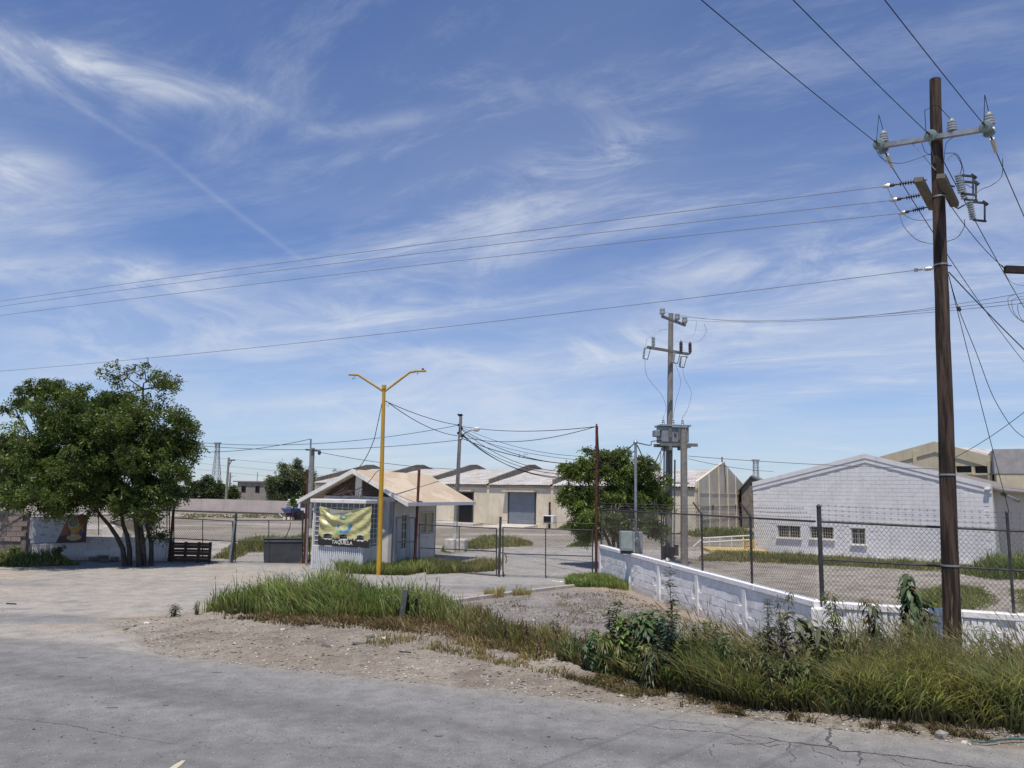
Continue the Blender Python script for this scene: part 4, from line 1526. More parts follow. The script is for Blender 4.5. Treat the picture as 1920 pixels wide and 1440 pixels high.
    P = FBO.w(aL + (aR - aL) * .485, n + .028, zT + (zB - zT) * .915)
    X = FBO.U; Yv = Z3; Nn = FBO.N
    rot = Matrix((X, Yv, Nn)).transposed().to_4x4()
    to.matrix_local = Matrix.Translation(P - Vector(org)) @ rot @ Matrix.Rotation(math.radians(-2), 4, 'Z')


banner()

# ------------------------------------------------------------------ far wall, house, bus
FP = G(255, 955); FQ = G(600, 966)
FP = at(255, 955, 100); FP.z = 0; FQ = at(700, 955, 88); FQ.z = 0
FFW = Frame(FP, FQ - FP); SFW = (FQ - FP).length
if FFW.N.y > 0: FFW.N = -FFW.N
hh_ = FFW.px(450, 937)[1]
fwall = empty('perimeter_wall', FP, 'long pinkish block perimeter wall at the back of the yard', 'wall')
n = 10
for i in range(n):
    q = MB(); q.box(FFW, SFW * i / n, SFW * (i + 1) / n - .02, -.15, random.uniform(0, .02), -.2, hh_ + random.uniform(-.04, .04))
    q.build('wall_panel', M_PINKW, fwall)
q = MB(); q.box(FFW, 0, SFW, .02, .25, -.1, .22); q.build('footing', mat('dark_footing', (.10, .085, .075), (.07, .06, .055), 3), fwall)
# left continuation, nearer, with rails (seen through the tree)
# unfinished grey house
HP = at(444, 930, 125); HP.z = 0; HQ = at(499, 930, 122); HQ.z = 0
FH = Frame(HP, HQ - HP)
if FH.N.y > 0: FH.N = -FH.N
SH = (HQ - HP).length
zt2 = FH.px(470, 904)[1]
ho = empty('house', HP, 'small unfinished grey flat roofed house behind the far wall', 'house')
hw = [(FH.px(452, 917)[0], FH.px(461, 917)[0]), (FH.px(478, 917)[0], FH.px(487, 917)[0])]
hz = (FH.px(456, 924)[1], FH.px(456, 911)[1])
q = MB()
xs_ = [0, hw[0][0], hw[0][1], hw[1][0], hw[1][1], SH]
for i, (a0, a1) in enumerate(zip(xs_[:-1], xs_[1:])):
    if i in (1, 3):
        q.box(FH, a0, a1, -.3, 0, 0, hz[0]); q.box(FH, a0, a1, -.3, 0, hz[1], zt2 - .003)
    else:
        q.box(FH, a0, a1, -.3, 0, 0, zt2)
q.box(FH, 0, .3, -6, -.3, 0, zt2); q.box(FH, SH - .3, SH, -6, -.3, 0, zt2)
q.build('wall', M_HOUSE, ho)
q = MB(); q.box(FH, -.8, SH + .5, -6.2, .3, zt2, zt2 + .18); q.build('roof_slab', M_HOUSE, ho)
for a0, a1 in hw:
    q = MB(); q.box(FH, a0, a1, -.28, -.2, *hz); q.build('window', M_DARK, ho)
q = MB(); q.tube([FH.w(SH * .5, -1, zt2 + .2), FH.w(SH * .5, -1, zt2 + 1.6)], .05, 5); q.build('roof_mast', M_DSTEEL, ho)
q = MB(); q.box(FH, SH + .5, SH + 9, -3, -2.8, 0, zt2 - .5); q.build('yard_wall', M_HOUSE, ho)


def bus():
    P = at(535, 960, 80); P.z = 0
    fr = Frame(P, (1, -.12, 0)); fr.N = Vector((-.12, -1, 0)).normalized()
    t = empty('minibus', P, 'white minibus with big windscreen parked in front of the far wall', 'bus')
    z = lambda y: fr.px(545, y)[1]
    a = lambda x: fr.px(x, 950)[0]
    zr, zs = z(936), z(953)
    # body: front panel slants back, body runs to the right
    q = MB()
    q.prism(fr, [(a(534), .55), (a(534), zs), (a(539), zr), (a(598), zr), (a(598), .5)], -2.2, 0)
    q.build('body', mat('bus_white', (.70, .71, .73), (.62, .62, .64), 1.5, .4), t, bevel=.06)
    w = MB(); w.prism(fr, [(a(535.6), zs + .08), (a(539.4), zr - .14), (a(548.5), zr - .14), (a(546.5), zs + .08)], .0, .02); wo = w.build('windscreen', M_GLASS, t)
    w = MB(); w.prism(fr, [(a(549.5), zs + .08), (a(551), zr - .14), (a(560.5), zr - .14), (a(558), zs + .08)], .0, .02); w.build('windscreen', M_GLASS, t)
    for k in range(3):
        x0 = 563 + 11 * k
        w = MB(); w.box(fr, a(x0), a(x0 + 9), 0, .02, zs + .1, zr - .22); w.build('side_window', M_GLASS, t)
    for k in range(3):
        zz = zr - .3 - .22 * k
        w = MB(); w.box(fr, a(537.5 - k), a(547 - k), .025, .05, zz, zz + .07); w.build('sun_visor_strip', M_WPAINT, wo)
    for x in (562, 590):
        w = MB(); w.lathe(fr.w(a(x), .12, .48), -fr.N, [(0, .2), (.02, .48), (.3, .48), (.32, .2)], 14); w.build('wheel', mat('tyre', (.015, .015, .016), rough=.8), t, smooth=True)
    w = MB(); w.box(fr, a(534.5), a(560), 0, .06, .62, .8); w.build('bumper', M_GREYSH, t)
    # blue bodied trailer in front of it
    P2 = fr.w(a(541), 2.4, 0)
    f2 = Frame(P2, fr.U, fr.N)
    t2 = empty('scrap_trailer', P2, 'old blue open trailer on dark red chassis in front of the white minibus', 'trailer')
    c = lambda x, y: f2.px(x, y)
    aL, aR = c(526, 955)[0], c(553, 955)[0]
    zt_, zb_ = c(540, 953)[1], c(540, 962)[1]
    w = MB()
    w.prism(f2, [(aL, zt_), (aL + .4, zb_), (aR, zb_), (aR + .1, zt_)], -1.3, 0); w.build('hopper', mat('faded_blue_paint', (.055, .09, .19), (.04, .06, .13), 3, .6), t2, bevel=.03)
    w = MB(); w.box(f2, aL + .5, aR + .3, -1.2, -.1, zb_ - .38, zb_ - .02); w.build('chassis', mat('dark_red_paint', (.10, .02, .022), (.07, .018, .018), 3, .7), t2)
    for x in (.3, 1.0):
        w = MB(); w.lathe(f2.w(aR + x * .6 + .05, -.1, .40), -f2.N, [(0, .15), (.02, .40), (.25, .40), (.27, .15)], 12); w.build('wheel', MATS['tyre'], t2, smooth=True)
    for x in (aL + .35, aL + .8, aR - .3):
        w = MB(); w.box(f2, x, x + .25, -.3, .1, 0, .28); w.build('support_block', M_WPAINT, t2)
    w = MB(); w.tube([f2.w(aL + .2, -.4, .15), f2.w(aL - .3, -.4, .6)], .04, 5); w.build('tow_bar', M_WPAINT, t2)


bus()
# ------------------------------------------------------------------ big wooden utility pole
PY = 13.0
pb_ = at(1786, 1262, PY); pb_.z = -0.3
pt_ = at(1753, 149, PY)
print('pole', pb_, pt_)


def pp(px, py, dy=0.0):
    return at(px, py, PY + dy)


def ppz(z, off=(0, 0, 0)):
    """centre of the pole at height z"""
    t = (z - pb_.z) / (pt_.z - pb_.z)
    return pb_.lerp(pt_, t) + Vector(off)


up = empty('wooden_utility_pole', ppz(0), 'tall brown wooden utility pole rising from the grass at the right', 'utility pole')
q = MB()
n = 16
q.tube([pb_.lerp(pt_, i / n) + Vector((random.uniform(-.006, .006), 0, 0)) for i in range(n + 1)], [.142 - .050 * i / n for i in range(n + 1)], 18)
q.build('shaft', M_WOOD, up, smooth=True)
LD = Vector((.679, .735, 0))        # line direction (away)
CD = Vector((.735, -.679, 0))       # crossarm direction, right end nearer
zc = at(1757, 262, PY).z
cc = ppz(zc) - LD * .15
eL = cc - CD * .0; eR = cc


def along(center, d, pxx):
    best = None
    for i in range(-400, 401):
        s = i / 200.0
        x = proj(center + d * s)[0]
        if best is None or abs(x - pxx) < best[0]: best = (abs(x - pxx), s)
    return best[1]


sL = along(cc, CD, 1652); sR = along(cc, CD, 1858)
eL = cc + CD * sL; eR = cc + CD * sR
yL = at(1652, 274, eL.y).z; yR = at(1858, 240, eR.y).z
print('arm', sL, sR, eL, eR, yL, yR)
eL.z = yL; eR.z = yR
q = MB(); q.bar(eL, eR, .085, .085); ca = q.build('crossarm', M_GALV, up)
q = MB(); q.bar(eL.lerp(eR, .30) - Z3 * .05, ppz(zc - .62) - LD * .13, .045, .012); q.build('arm_brace', M_GALV, ca)


def pin_insulator(p, parent, r=.085, h=.20, m=None):
    q = MB()
    prof = [(-.10, .012), (0, .02), (0, r * .7)]
    for i in range(4):
        prof += [(h * (i + .1) / 4, r * (1 - .06 * i)), (h * (i + .55) / 4, r * (.98 - .06 * i)), (h * (i + .7) / 4, r * .62)]
    prof += [(h, r * .5), (h + .03, r * .5), (h + .04, .01)]
    q.lathe(p, Z3, prof, 14)
    return q.build('pin_insulator', m or M_PORC, parent, smooth=True)


def disc_insulator(p, d, parent):
    q = MB()
    q.lathe(p, d, [(0, .03), (.03, .045), (.05, .10), (.07, .105), (.09, .09), (.10, .04), (.16, .03)], 18)
    o = q.build('glass_disc_insulator', M_AQUA, parent, smooth=True)
    q = MB(); q.tube([Vector(p) - Vector(d) * .1, Vector(p) + Vector(d) * .3], .018, 6)
    q.build('clevis', M_DSTEEL, o)
    return o


down = Vector((-LD.x, -LD.y, -.1)).normalized()
pins = []
for s in (.03, .665, .985):
    p = eL.lerp(eR, s) + Z3 * .07 + LD * .02
    pin_insulator(p, up); pins.append(p)
for s in (0.0, .49, .965):
    p = eL.lerp(eR, s)
    disc_insulator(p - LD * .06, down, up)
    disc_insulator(p + LD * .06, Vector((LD.x, LD.y, -.25)).normalized(), up)
    q = MB(); q.tube([p + LD * .35 - Z3 * .05, p + LD * .62 - Z3 * .2], [.04, .03], 7); q.build('strain_clamp', M_SILV, up)

# wires over the road towards the viewer's left
for i, (s, lab) in enumerate(((0.0, 'upper left line wire crossing the road to the left end of the crossarm'), (.49, 'line wire crossing the road to the middle of the crossarm'), (.965, 'line wire crossing the road to the right end of the crossarm'))):
    p = eL.lerp(eR, s) + down * .32
    q_ = p + Vector((-LD.x * 46, -LD.y * 46, .25))
    cable(lab, p, q_, 1.15, .0070, M_CABLE, 'line wires on the wooden pole', n=40)
# the other side: to the next pole just outside the frame
nxt = LD * 44
for i, (s, lab) in enumerate(((0.0, 'line wire leaving the left end of the crossarm behind the wooden pole'), (.49, 'line wire leaving the middle of the crossarm down to the right'), (.965, 'line wire leaving the right end of the crossarm past the frame edge'))):
    p = eL.lerp(eR, s) + LD * .62 - Z3 * .2
    cable(lab, p, p + Vector((nxt.x, nxt.y, -.8)), 2.3, .0085, M_CABLE, 'line wires on the wooden pole', n=40)
# jumper loops
for a, b, sg, lab in ((eL - LD * .3, eL + LD * .6, .18, 'jumper loop hanging under the left crossarm end'), (eL.lerp(eR, .49) - LD * .3, eL.lerp(eR, .49) + LD * .6 - Z3 * .2, .35, 'jumper loop hanging under the crossarm middle')):
    cable(lab, a, b + Z3 * -.1, sg, .005, M_ALU)
for s, pn in ((0.0, 0), (.965, 2)):
    a = eL.lerp(eR, s) - LD * .25; b = pins[pn] + Z3 * .22
    mbx = MB(); mid = (a + b) / 2 + Z3 * .42
    pts = [a, a.lerp(mid, .6) - Z3 * .0, mid, b.lerp(mid, .5), b]
    mbx.tube(pts, .006, 5); mbx.build('jumper_wire', M_CABLE, up, smooth=True)
mbx = MB(); a = eL.lerp(eR, .46) - LD * .2; b = pins[1] + Z3 * .2
mbx.tube([a, a + Vector((0, 0, .45)), a + Vector((.2, 0, .55)), b + Vector((-.2, 0, .25)), b], .006, 5); mbx.build('jumper_wire', M_CABLE, up, smooth=True)

# second arm pair for the three wires along the road
AD = Vector((.44, .90, 0)).normalized()
for (x0, y0, x1, y1, off) in ((1722, 336, 1750, 390, 0), (1764, 330, 1790, 384, 0)):
    p = at(x0, y0, PY - .55); r_ = at(x1, y1, PY + .35)
    q = MB(); q.bar(p, r_, .14, .09, up=(.2, 0, 1)); q.build('dead_end_arm', mat('weathered_arm', (.17, .15, .115), (.13, .115, .09), 8, .85), up, bevel=.006)
WD_ = Vector((-.9, .44, 0)).normalized()
LEFTW = [(1655, 350, 1738, 337, -.5, 572), (1670, 376, 1745, 362, -.1, 576), (1688, 400, 1750, 386, .3, 588)]
labs = ('top strand of the three parallel wires running far left', 'middle strand of the three parallel wires running far left', 'lowest strand of the three parallel wires running far left')
ends = []
for (x0, y0, x1, y1, dy, ye), lab in zip(LEFTW, labs):
    hk = at(x1, y1, PY + dy); e = at(x0, y0, PY + dy + .25)
    q = MB()
    d = (e - hk)
    L = d.length
    prof = [(0, .012), (L * .25, .012)]
    for k in range(6):
        t0 = L * (.28 + .06 * k); prof += [(t0, .014), (t0 + .004, .042), (t0 + .014, .042), (t0 + .02, .014)]
    prof += [(L * .72, .014), (L * .75, .03), (L * .9, .03), (L, .012)]
    q.lathe(hk, d, prof, 9)
    q.build('strain_insulator', M_DSTEEL, up, smooth=True)
    cl = MB(); cl.lathe(hk + d * .82, d, [(0, .02), (.02, .04), (.10, .035), (.14, .015)], 8); cl.build('strain_clamp', M_SILV, up, smooth=True)
    ends.append(e)
    # far end: next pole down the road, chosen so that the wire passes the left frame edge at the measured height
    t_ = 26.5
    far = e + WD_ * 54
    far.z = e.z + .25
    ax, ay, az_ = None, None, None
    mid = e + WD_ * t_
    want = at(0, ye, mid.y).z
    f = t_ / 54
    lin = e.z + (far.z - e.z) * f
    sag = (lin - want) / (4 * f * (1 - f))
    print('sag', sag)
    cable(lab, e, far, sag, .0062, M_ALU, 'three parallel wires along the road', n=40)
# lower single messenger
e = at(1714, 507, PY + .2); hk = at(1752, 503, PY)
q = MB(); d = hk - e
q.lathe(e, d, [(0, .03), (.05, .035), (.07, .015), (.16, .015), (.18, .035), (.26, .035), (.3, .015), (d.length, .015)], 8); q.build('strain_clamp', M_SILV, up, smooth=True)
far = e + WD_ * 54; far.z = e.z + .25
mid = e + WD_ * 26.5
want = at(0, 696, mid.y).z
f = 26.5 / 54; sag = (e.z + .25 * f - want) / (4 * f * (1 - f)); print('sag', sag)
cable('single long wire crossing the sky below the three parallel ones', e, far, sag, .0062, M_ALU, n=40)
for z_ in (at(1757, 497, PY).z, at(1760, 370, PY).z, at(1770, 890, PY).z, at(1775, 1060, PY).z):
    q = MB(); c_ = ppz(z_); q.tube([c_ - Z3 * .015, c_ + Z3 * .015], .142 - .050 * (z_ / pt_.z) + .008, 18); q.build('steel_band', M_GALV, up)
q = MB(); q.tube([at(1752, 498, PY), at(1784, 498, PY)], .012, 6); q.build('through_bolt', M_DSTEEL, up)


def cutout(p, parent, L=.34, tilt=(.12, 0, -1)):
    d = Vector(tilt).normalized()
    q = MB()
    prof = []
    for k in range(8):
        t0 = L * k / 8
        prof += [(t0, .032), (t0 + L * .03, .055), (t0 + L * .07, .055), (t0 + L * .1, .032)]
    q.lathe(p, d, prof, 12)
    o = q.build('fuse_cutout', M_PORC, parent, smooth=True)
    f = MB()
    s = Vector((.24, -.02, -.03)); e1 = p + s * .2; e2 = p + d * L + s * .2
    f.bar(p, p + s * 1.1, .035, .03); f.bar(p + d * L, p + d * L + s * .9, .035, .03)
    f.tube([p + s * 1.05, p + d * L + s * .8], .016, 7)
    f.bar(p + s * .9 + Vector((0, 0, .03)), p + s * 1.25 + Vector((0, 0, -.03)), .04, .04)
    f.build('fuse_tube', M_DSTEEL, o)
    return o


cutout(at(1796, 328, PY - .3), up); cutout(at(1802, 340, PY + .1), up); cutout(at(1818, 378, PY + .0), up)
q = MB(); q.tube([at(1786, 385, PY), at(1797, 391, PY), at(1815, 380, PY)], .014, 6); q.build('cutout_bracket', M_DSTEEL, up)
q = MB(); q.tube([at(1770, 345, PY), at(1790, 350, PY)], .014, 6); q.build('cutout_bracket', M_DSTEEL, up)


def wire(label, pts, r=.006, m=None, parent=None, cat='cable', name='jumper_wire', group=None):
    """smooth wire through points (Catmull-Rom)"""
    P = [Vector(p) for p in pts]
    P = [P[0] * 2 - P[1]] + P + [P[-1] * 2 - P[-2]]
    out = []
    for i in range(1, len(P) - 2):
        for k in range(8):
            t = k / 8
            a, b, c, d = P[i - 1], P[i], P[i + 1], P[i + 2]
            out.append(.5 * ((2 * b) + (c - a) * t + (2 * a - 5 * b + 4 * c - d) * t * t + (3 * b - a - 3 * c + d) * t ** 3))
    out.append(P[-2])
    mb = MB(); mb.tube(out, r, 5)
    if parent:
        return mb.build(name, m or M_CABLE, parent, smooth=True)
    return mb.build(name, m or M_CABLE, None, label, cat, group, smooth=True)


J = lambda *l: [at(x, y, PY + d) for x, y, d in l]
wire('', J((1664, 352, -.3), (1675, 375, -.3), (1690, 398, -.2), (1715, 412, 0), (1748, 412, 0)), .006, M_ALU, up)
wire('', J((1686, 400, -.1), (1695, 425, -.1), (1720, 450, 0), (1750, 458, 0)), .006, M_ALU, up)
wire('', J((1775, 453, .1), (1795, 445, .1), (1808, 425, 0), (1808, 412, 0)), .006, M_CABLE, up)
wire('', J((1880, 297, .0), (1878, 330, .0), (1858, 348, 0), (1838, 356, 0), (1820, 375, 0)), .006, M_CABLE, up)
wire('', J((1775, 300, .1), (1790, 290, .1), (1803, 310, 0), (1800, 328, 0)), .006, M_CABLE, up)
wire('', J((1772, 287, .1), (1795, 290, .1), (1806, 318, 0), (1806, 338, 0)), .006, M_CABLE, up)
wire('', J((1770, 302, .1), (1774, 270, .1), (1786, 258, 0)), .005, M_CABLE, up)
wire('', J((1728, 268, -.1), (1735, 285, -.1), (1748, 292, 0)), .005, M_CABLE, up)
wire('', J((1640, 275, -.3), (1655, 298, -.2), (1690, 306, 0), (1746, 288, 0)), .005, M_CABLE, up)
wire('', J((1810, 345, 0), (1822, 352, 0), (1822, 349, .6)), .005, M_CABLE, up)
# pole tag nail knots etc: cut end cap
# guy and service wires down the right
cable('thick guy wire slanting down right from the wooden pole', at(1779, 510, PY), at(2080, 800, PY + 2), .1, .010, M_CABLE)
gyE = at(1892, 960, 13.3)
cable('thin stay wire running from the pole to the rusty fence post', at(1778, 514, PY), gyE, .05, .006, M_CABLE)
wire('slack service wire curving away right beside the wooden pole', J((1777, 510, 0), (1796, 575, 0), (1830, 660, .3), (1868, 755, .6), (1920, 820, 1.0), (2000, 830, 1.5)), .006, M_CABLE)
q = MB(); q.lathe(at(1796, 574, PY), (at(1803, 590, PY) - at(1796, 574, PY)), [(0, .01), (.02, .03), (.08, .03), (.1, .01)], 8); q.build('guy_strain_insulator', M_DSTEEL, up)
cable('wire rising to the right behind the wooden pole', at(1792, 857, 16), at(2000, 705, 13), .1, .006, M_CABLE)
# timber arm of the neighbouring pole at the right edge
a0 = at(1884, 505, 15.5); a1 = at(2060, 512, 15.2)
npole = empty('utility_pole', at(1990, 1150, 15.4), 'dark timber crossarm of a neighbouring pole entering at the right edge', 'utility pole')
npole.location.z = 0; WL[npole.name] = Vector(npole.location)
q = MB(); q.bar(a0, a1, .12, .14); q.build('crossarm', mat('dark_timber', (.035, .025, .022), (.02, .016, .015), 10, .85), npole)
b0 = at(2050, 400, 15.5)
q = MB(); q.tube([Vector((b0.x, b0.y, -.2)), Vector((b0.x, b0.y, b0.z + .8))], [.18, .12], 12); q.build('shaft', M_WOOD, npole, smooth=True)
pz = at(1878, 498, 15.4)
q = MB(); q.tube([a0 + Z3 * .02, pz], .014, 6); q.build('hook', M_DSTEEL, npole)
wire('', [at(1884, 512, 15.4), at(1895, 528, 15.4), at(1918, 535, 15.3), at(1950, 525, 15)], .005, M_ALU, npole)
for k, (x, y) in enumerate(((1890, 555), (1897, 560), (1908, 568))):
    wire('', [at(x + 22, y - 5, 15.2), at(x + 8, y - 1, 15.2), at(x + 0, y + 5, 15.2), at(x + 4, y + 25, 15.2), at(x + 18, y + 42, 15.2), at(x + 34, y + 48, 15.2)], .006, M_ALU, npole)
cable('wire from the wooden pole top down to the timber crossarm', at(1774, 373, PY + .1), pz, .1, .007, M_CABLE)

# ------------------------------------------------------------------ transformer structure
TY = 35.0
tA0 = at(1253, 1052, TY); tA0.z = 0
tA1 = at(1258, 588, TY)
ts = empty('transformer_pole', tA0, 'concrete H frame pole carrying a grey transformer above the yard', 'utility pole')
q = MB(); q.tube([tA0.lerp(tA1, i / 6) for i in range(7)], [.165 - .05 * i / 6 for i in range(7)], 8); q.build('main_pole', M_CONC, ts)
TY2 = 33.6
tB0 = at(1283, 1058, TY2); tB0.z = 0; tB1 = at(1282, 806, TY2)
q = MB(); q.tube([tB0, tB1], [.165, .145], 8); q.build('short_pole', M_CONC, ts)
T = lambda x, y, dy=0: at(x, y, TY + dy)
q = MB(); q.bar(T(1241, 593, -1.0), T(1285, 610, -.6), .11, .10); q.build('crossarm', M_GREYSH, ts)
for (x, y, d) in ((1242, 592, -1.0), (1270, 602, -.8), (1284, 608, -.7)):
    p = T(x, y, d); q = MB()
    q.lathe(p, Z3, [(-.12, .02), (0, .03), (.04, .07), (.10, .13), (.2, .13), (.22, .09), (.25, .12), (.32, .12), (.34, .05), (.36, .02)], 12)
    q.build('pin_insulator', M_PORC, ts, smooth=True)
q = MB(); q.bar(T(1214, 651, -1.4), T(1291, 664, -.6), .12, .11); q.build('crossarm', M_GREYSH, ts)
for i, (x, y, d) in enumerate(((1225, 651, -1.2), (1277, 660, -.8), (1294, 662, -.6))):
    p = T(x, y, d); q = MB()
    prof = [(-.05, .03)]
    for k in range(6): prof += [(.04 + .07 * k, .05), (.06 + .07 * k, .085), (.09 + .07 * k, .085), (.1 + .07 * k, .05)]
    prof += [(.50, .03), (.55, .01)]
    q.lathe(p, Z3, prof, 10); q.build('surge_arrester', M_PORCB if i != 0 else M_PORC, ts, smooth=True)
for (x, y, d) in ((1209, 652, -1.4), (1265, 660, -1.0), (1277, 668, -.8)):
    o = cutout(T(x, y, d), ts, .5, (-.15, 0, -1))
# tank
FT = Frame(T(1241, 830, -1.1), (1, .10, 0)); FT.O.z = 0
if FT.N.y > 0: FT.N = -FT.N
za_ = FT.px(1260, 829)[1]; zb2 = FT.px(1260, 797)[1]; aR_ = FT.px(1292, 812)[0]
tk = MB(); tk.box(FT, 0, aR_, -.85, 0, za_, zb2 - .05); tank = tk.build('transformer_tank', M_TRAFO, ts, bevel=.03)
q = MB(); q.box(FT, -.06, aR_ + .08, -.92, .07, zb2 - .05, zb2 + .02); q.build('lid', M_TRAFO, tank)
q = MB(); q.box(FT, .3, .45, 0, .06, za_ + .2, zb2 - .15); q.box(FT, .55, .65, 0, .05, za_ + .35, zb2 - .3); q.build('nameplate', M_GREYSH, tank)
q = MB()
for i in range(5): q.box(FT, aR_ - .5 + .07 * i, aR_ - .47 + .07 * i, 0, .12, za_ + .1, zb2 - .15)
q.build('radiator_fins', M_TRAFO, tank)
q = MB(); q.box(FT, -.26, -.003, -.6, -.15, za_ + .25, zb2 - .22); q.build('terminal_box', M_TRAFO, tank, bevel=.02)
q = MB(); q.tube([FT.w(.45, .04, zb2 - .08), FT.w(aR_ - .1, .04, zb2 - .08)], .035, 7); q.build('lid_bar', M_ALUF, tank)
bus_tops = []
for a in (.18, .60, 1.0):
    p = FT.w(a * aR_ / 1.15, -.4, zb2 + .02); q = MB()
    q.lathe(p, Z3, [(0, .06), (.05, .07), (.08, .05), (.14, .07), (.17, .045), (.24, .06), (.27, .03), (.36, .02)], 10)
    q.build('bushing', M_PORC, tank, smooth=True); bus_tops.append(p + Z3 * .36)
q = MB(); q.box(FT, -.1, aR_ + .35, .0, .12, za_ - .18, za_ - .04); q.box(FT, -.1, aR_ + .35, -.95, -.83, za_ - .18, za_ - .04)
q.box(FT, .3, .42, -.95, .12, za_ - .36, za_ - .182); q.box(FT, 1.0, 1.12, -.95, .12, za_ - .30, za_ - .182)
q.build('platform_beams', M_GREYSH, ts)
# conduits and boxes on the pole
for x, yt, yb, r_ in ((1245, 838, 1022, .035), (1249, 838, 1022, .035), (1265, 862, 1024, .04)):
    q = MB(); q.tube([T(x + .5, yt, -.35), T(x - 1, yb, -.35)], r_, 7); q.build('conduit', M_GALV, ts, smooth=True)
for (x0, y0, x1, y1) in ((1241, 1024, 1252, 1049), (1253, 1026, 1264, 1050), (1264, 1022, 1272, 1042)):
    f_ = Frame(Vector((T(x0, y0, -.4).x, TY - .45, 0)), (1, 0, 0))
    a1_, zt1 = f_.px(x1, y0); _, zb1 = f_.px(x1, y1)
    q = MB(); q.box(f_, .01, a1_ - .01, -.15, .08, max(.05, zb1), zt1); q.build('junction_box', M_DSTEEL, ts, bevel=.01)
for (x0, x1, y) in ((1193, 1292, 905), (1193, 1287, 1000)):
    q = MB(); q.bar(T(x0, y, -1.5), T(x1, y + 1, -.5), .05, .05); q.build('strut_bar', M_DSTEEL, ts)
# leads
wire('', [T(1209, 672, -1.4), T(1213, 705, -1.3), T(1240, 740, -1.0), T(1249, 765, -.8), bus_tops[0]], .008, M_ALU, ts, name='lead_wire')
wire('', [T(1265, 678, -1.0), T(1276, 715, -.9), T(1268, 750, -.8), bus_tops[1]], .008, M_ALU, ts, name='lead_wire')
wire('', [T(1279, 684, -.8), T(1284, 710, -.8), T(1296, 735, -.8), T(1290, 765, -.8), bus_tops[2]], .008, M_ALU, ts, name='lead_wire')
wire('', [T(1225, 630, -1.2), T(1236, 620, -1.1), T(1256, 617, -.4)], .007, M_ALU, ts, name='lead_wire')
wire('', [T(1210, 650, -1.3), T(1214, 635, -1.3), T(1225, 631, -1.2)], .007, M_ALU, ts, name='lead_wire')
wire('', [T(1306, 603, -1), T(1302, 625, -.8), T(1285, 637, -.8), T(1262, 642, -.8)], .007, M_ALU, ts, name='lead_wire')
wire('', [T(1320, 607, -1), T(1324, 622, -.8), T(1310, 640, -.8), T(1278, 641, -.8)], .007, M_ALU, ts, name='lead_wire')
wire('', [T(1240, 838, -.6), T(1235, 890, -.6), T(1225, 940, -.7), T(1205, 1000, -1)], .012, M_CABLE, ts, name='lead_wire')
wire('', [T(1247, 836, -.6), T(1238, 880, -.7), T(1238, 930, -.6), T(1243, 1010, -.5)], .012, M_CABLE, ts, name='lead_wire')
# lines from the transformer pole to the right
R_ = [T(1242, 584, -1.0), T(1270, 593, -.8), T(1284, 600, -.7)]
for p, (x, y, mid_, lab) in zip(R_, ((1925, 548, 604, 'upper wire from the transformer pole to the right edge'), (1925, 560, 603, 'middle wire from the transformer pole to the right edge'), (1925, 568, 606, 'lower wire from the transformer pole to the right edge'))):
    e = at(x, y, 15.3)
    a_, b_ = proj(p.lerp(e, .35)); m_ = p.lerp(e, .35)
    want = at(a_, (mid_ - 2), m_.y).z
    cable(lab, p, e, max(.05, (m_.z - want) / (4 * .35 * .65)), .0065, M_ALU, 'wires between the transformer pole and the right edge')

# meter box on the wall
aM = wall_param(FL, 1186, 1.3)
FM = Frame(FL.w(aM, 0, 0), (1, .12, 0))
if FM.N.y > 0: FM.N = -FM.N
mt_ = empty('meter_box', FM.w(0, 0, 1.2), 'grey green electric meter cabinet with conduit mast on the end of the white wall', 'meter cabinet')
zT = FM.px(1186, 996)[1]; zB = FM.px(1186, 1036)[1]
xa = FM.px(1164, 1010)[0]; xb = FM.px(1186, 1010)[0]; xc = FM.px(1204, 1010)[0]
q = MB(); q.box(FM, xa, xb, -.18, .06, zB + .06, zT); q.build('cabinet', M_BOXG, mt_, bevel=.012)
q = MB(); q.box(FM, xb + .005, xc, -.2, .08, zB, zT - .02); q.build('cabinet', M_BOXG, mt_, bevel=.012)
q = MB(); q.box(FM, xa + .03, xb - .03, .061, .07, zB + .12, zT - .06); q.build('cabinet_door', M_BOXG, mt_, bevel=.004)
q = MB(); q.lathe(FM.w((xb + xc) / 2 - .03, .08, (zT + zB) / 2 + .05), FM.N, [(0, .09), (.05, .09), (.06, .075), (.11, .07), (.13, .02)], 16); q.build('meter', M_ALUF, mt_, smooth=True)
q = MB(); q.tube([FM.w((xb + xc) / 2 - .03, .10, (zT + zB) / 2), FM.w((xb + xc) / 2 - .03, .10, zB + .08)], .045, 8); q.build('conduit_elbow', M_BOXG, mt_)
mtop = FM.px(1193, 832)
q = MB(); q.tube([FM.w(FM.px(1193, 990)[0], -.08, zT - .02), FM.w(mtop[0], -.08, mtop[1])], .045, 10); cm = q.build('conduit_mast', M_GALV, mt_, smooth=True)
q = MB(); q.lathe(FM.w(mtop[0], -.08, mtop[1]), Z3, [(0, .06), (.05, .08), (.12, .05), (.14, .01)], 10); q.build('weatherhead', M_GALV, cm, smooth=True)
q = MB(); q.box(FM, xa + .02, xc, -.14, .0, 1.15, zB + .06); q.build('mounting_plate', M_DSTEEL, mt_)
mast = FM.w(mtop[0], -.08, mtop[1] + .05)
wire('black service cable from the transformer to the conduit mast', [T(1240, 826, -1), T(1222, 828, -1.5), (mast + T(1240, 826, -1)) / 2 - Z3 * .15, mast], .02, M_CABLE)
wire('second black cable sagging between transformer and conduit mast', [T(1244, 836, -1), (mast + T(1240, 836, -1)) / 2 - Z3 * .9, mast + Vector((.05, 0, -.1))], .02, M_CABLE)

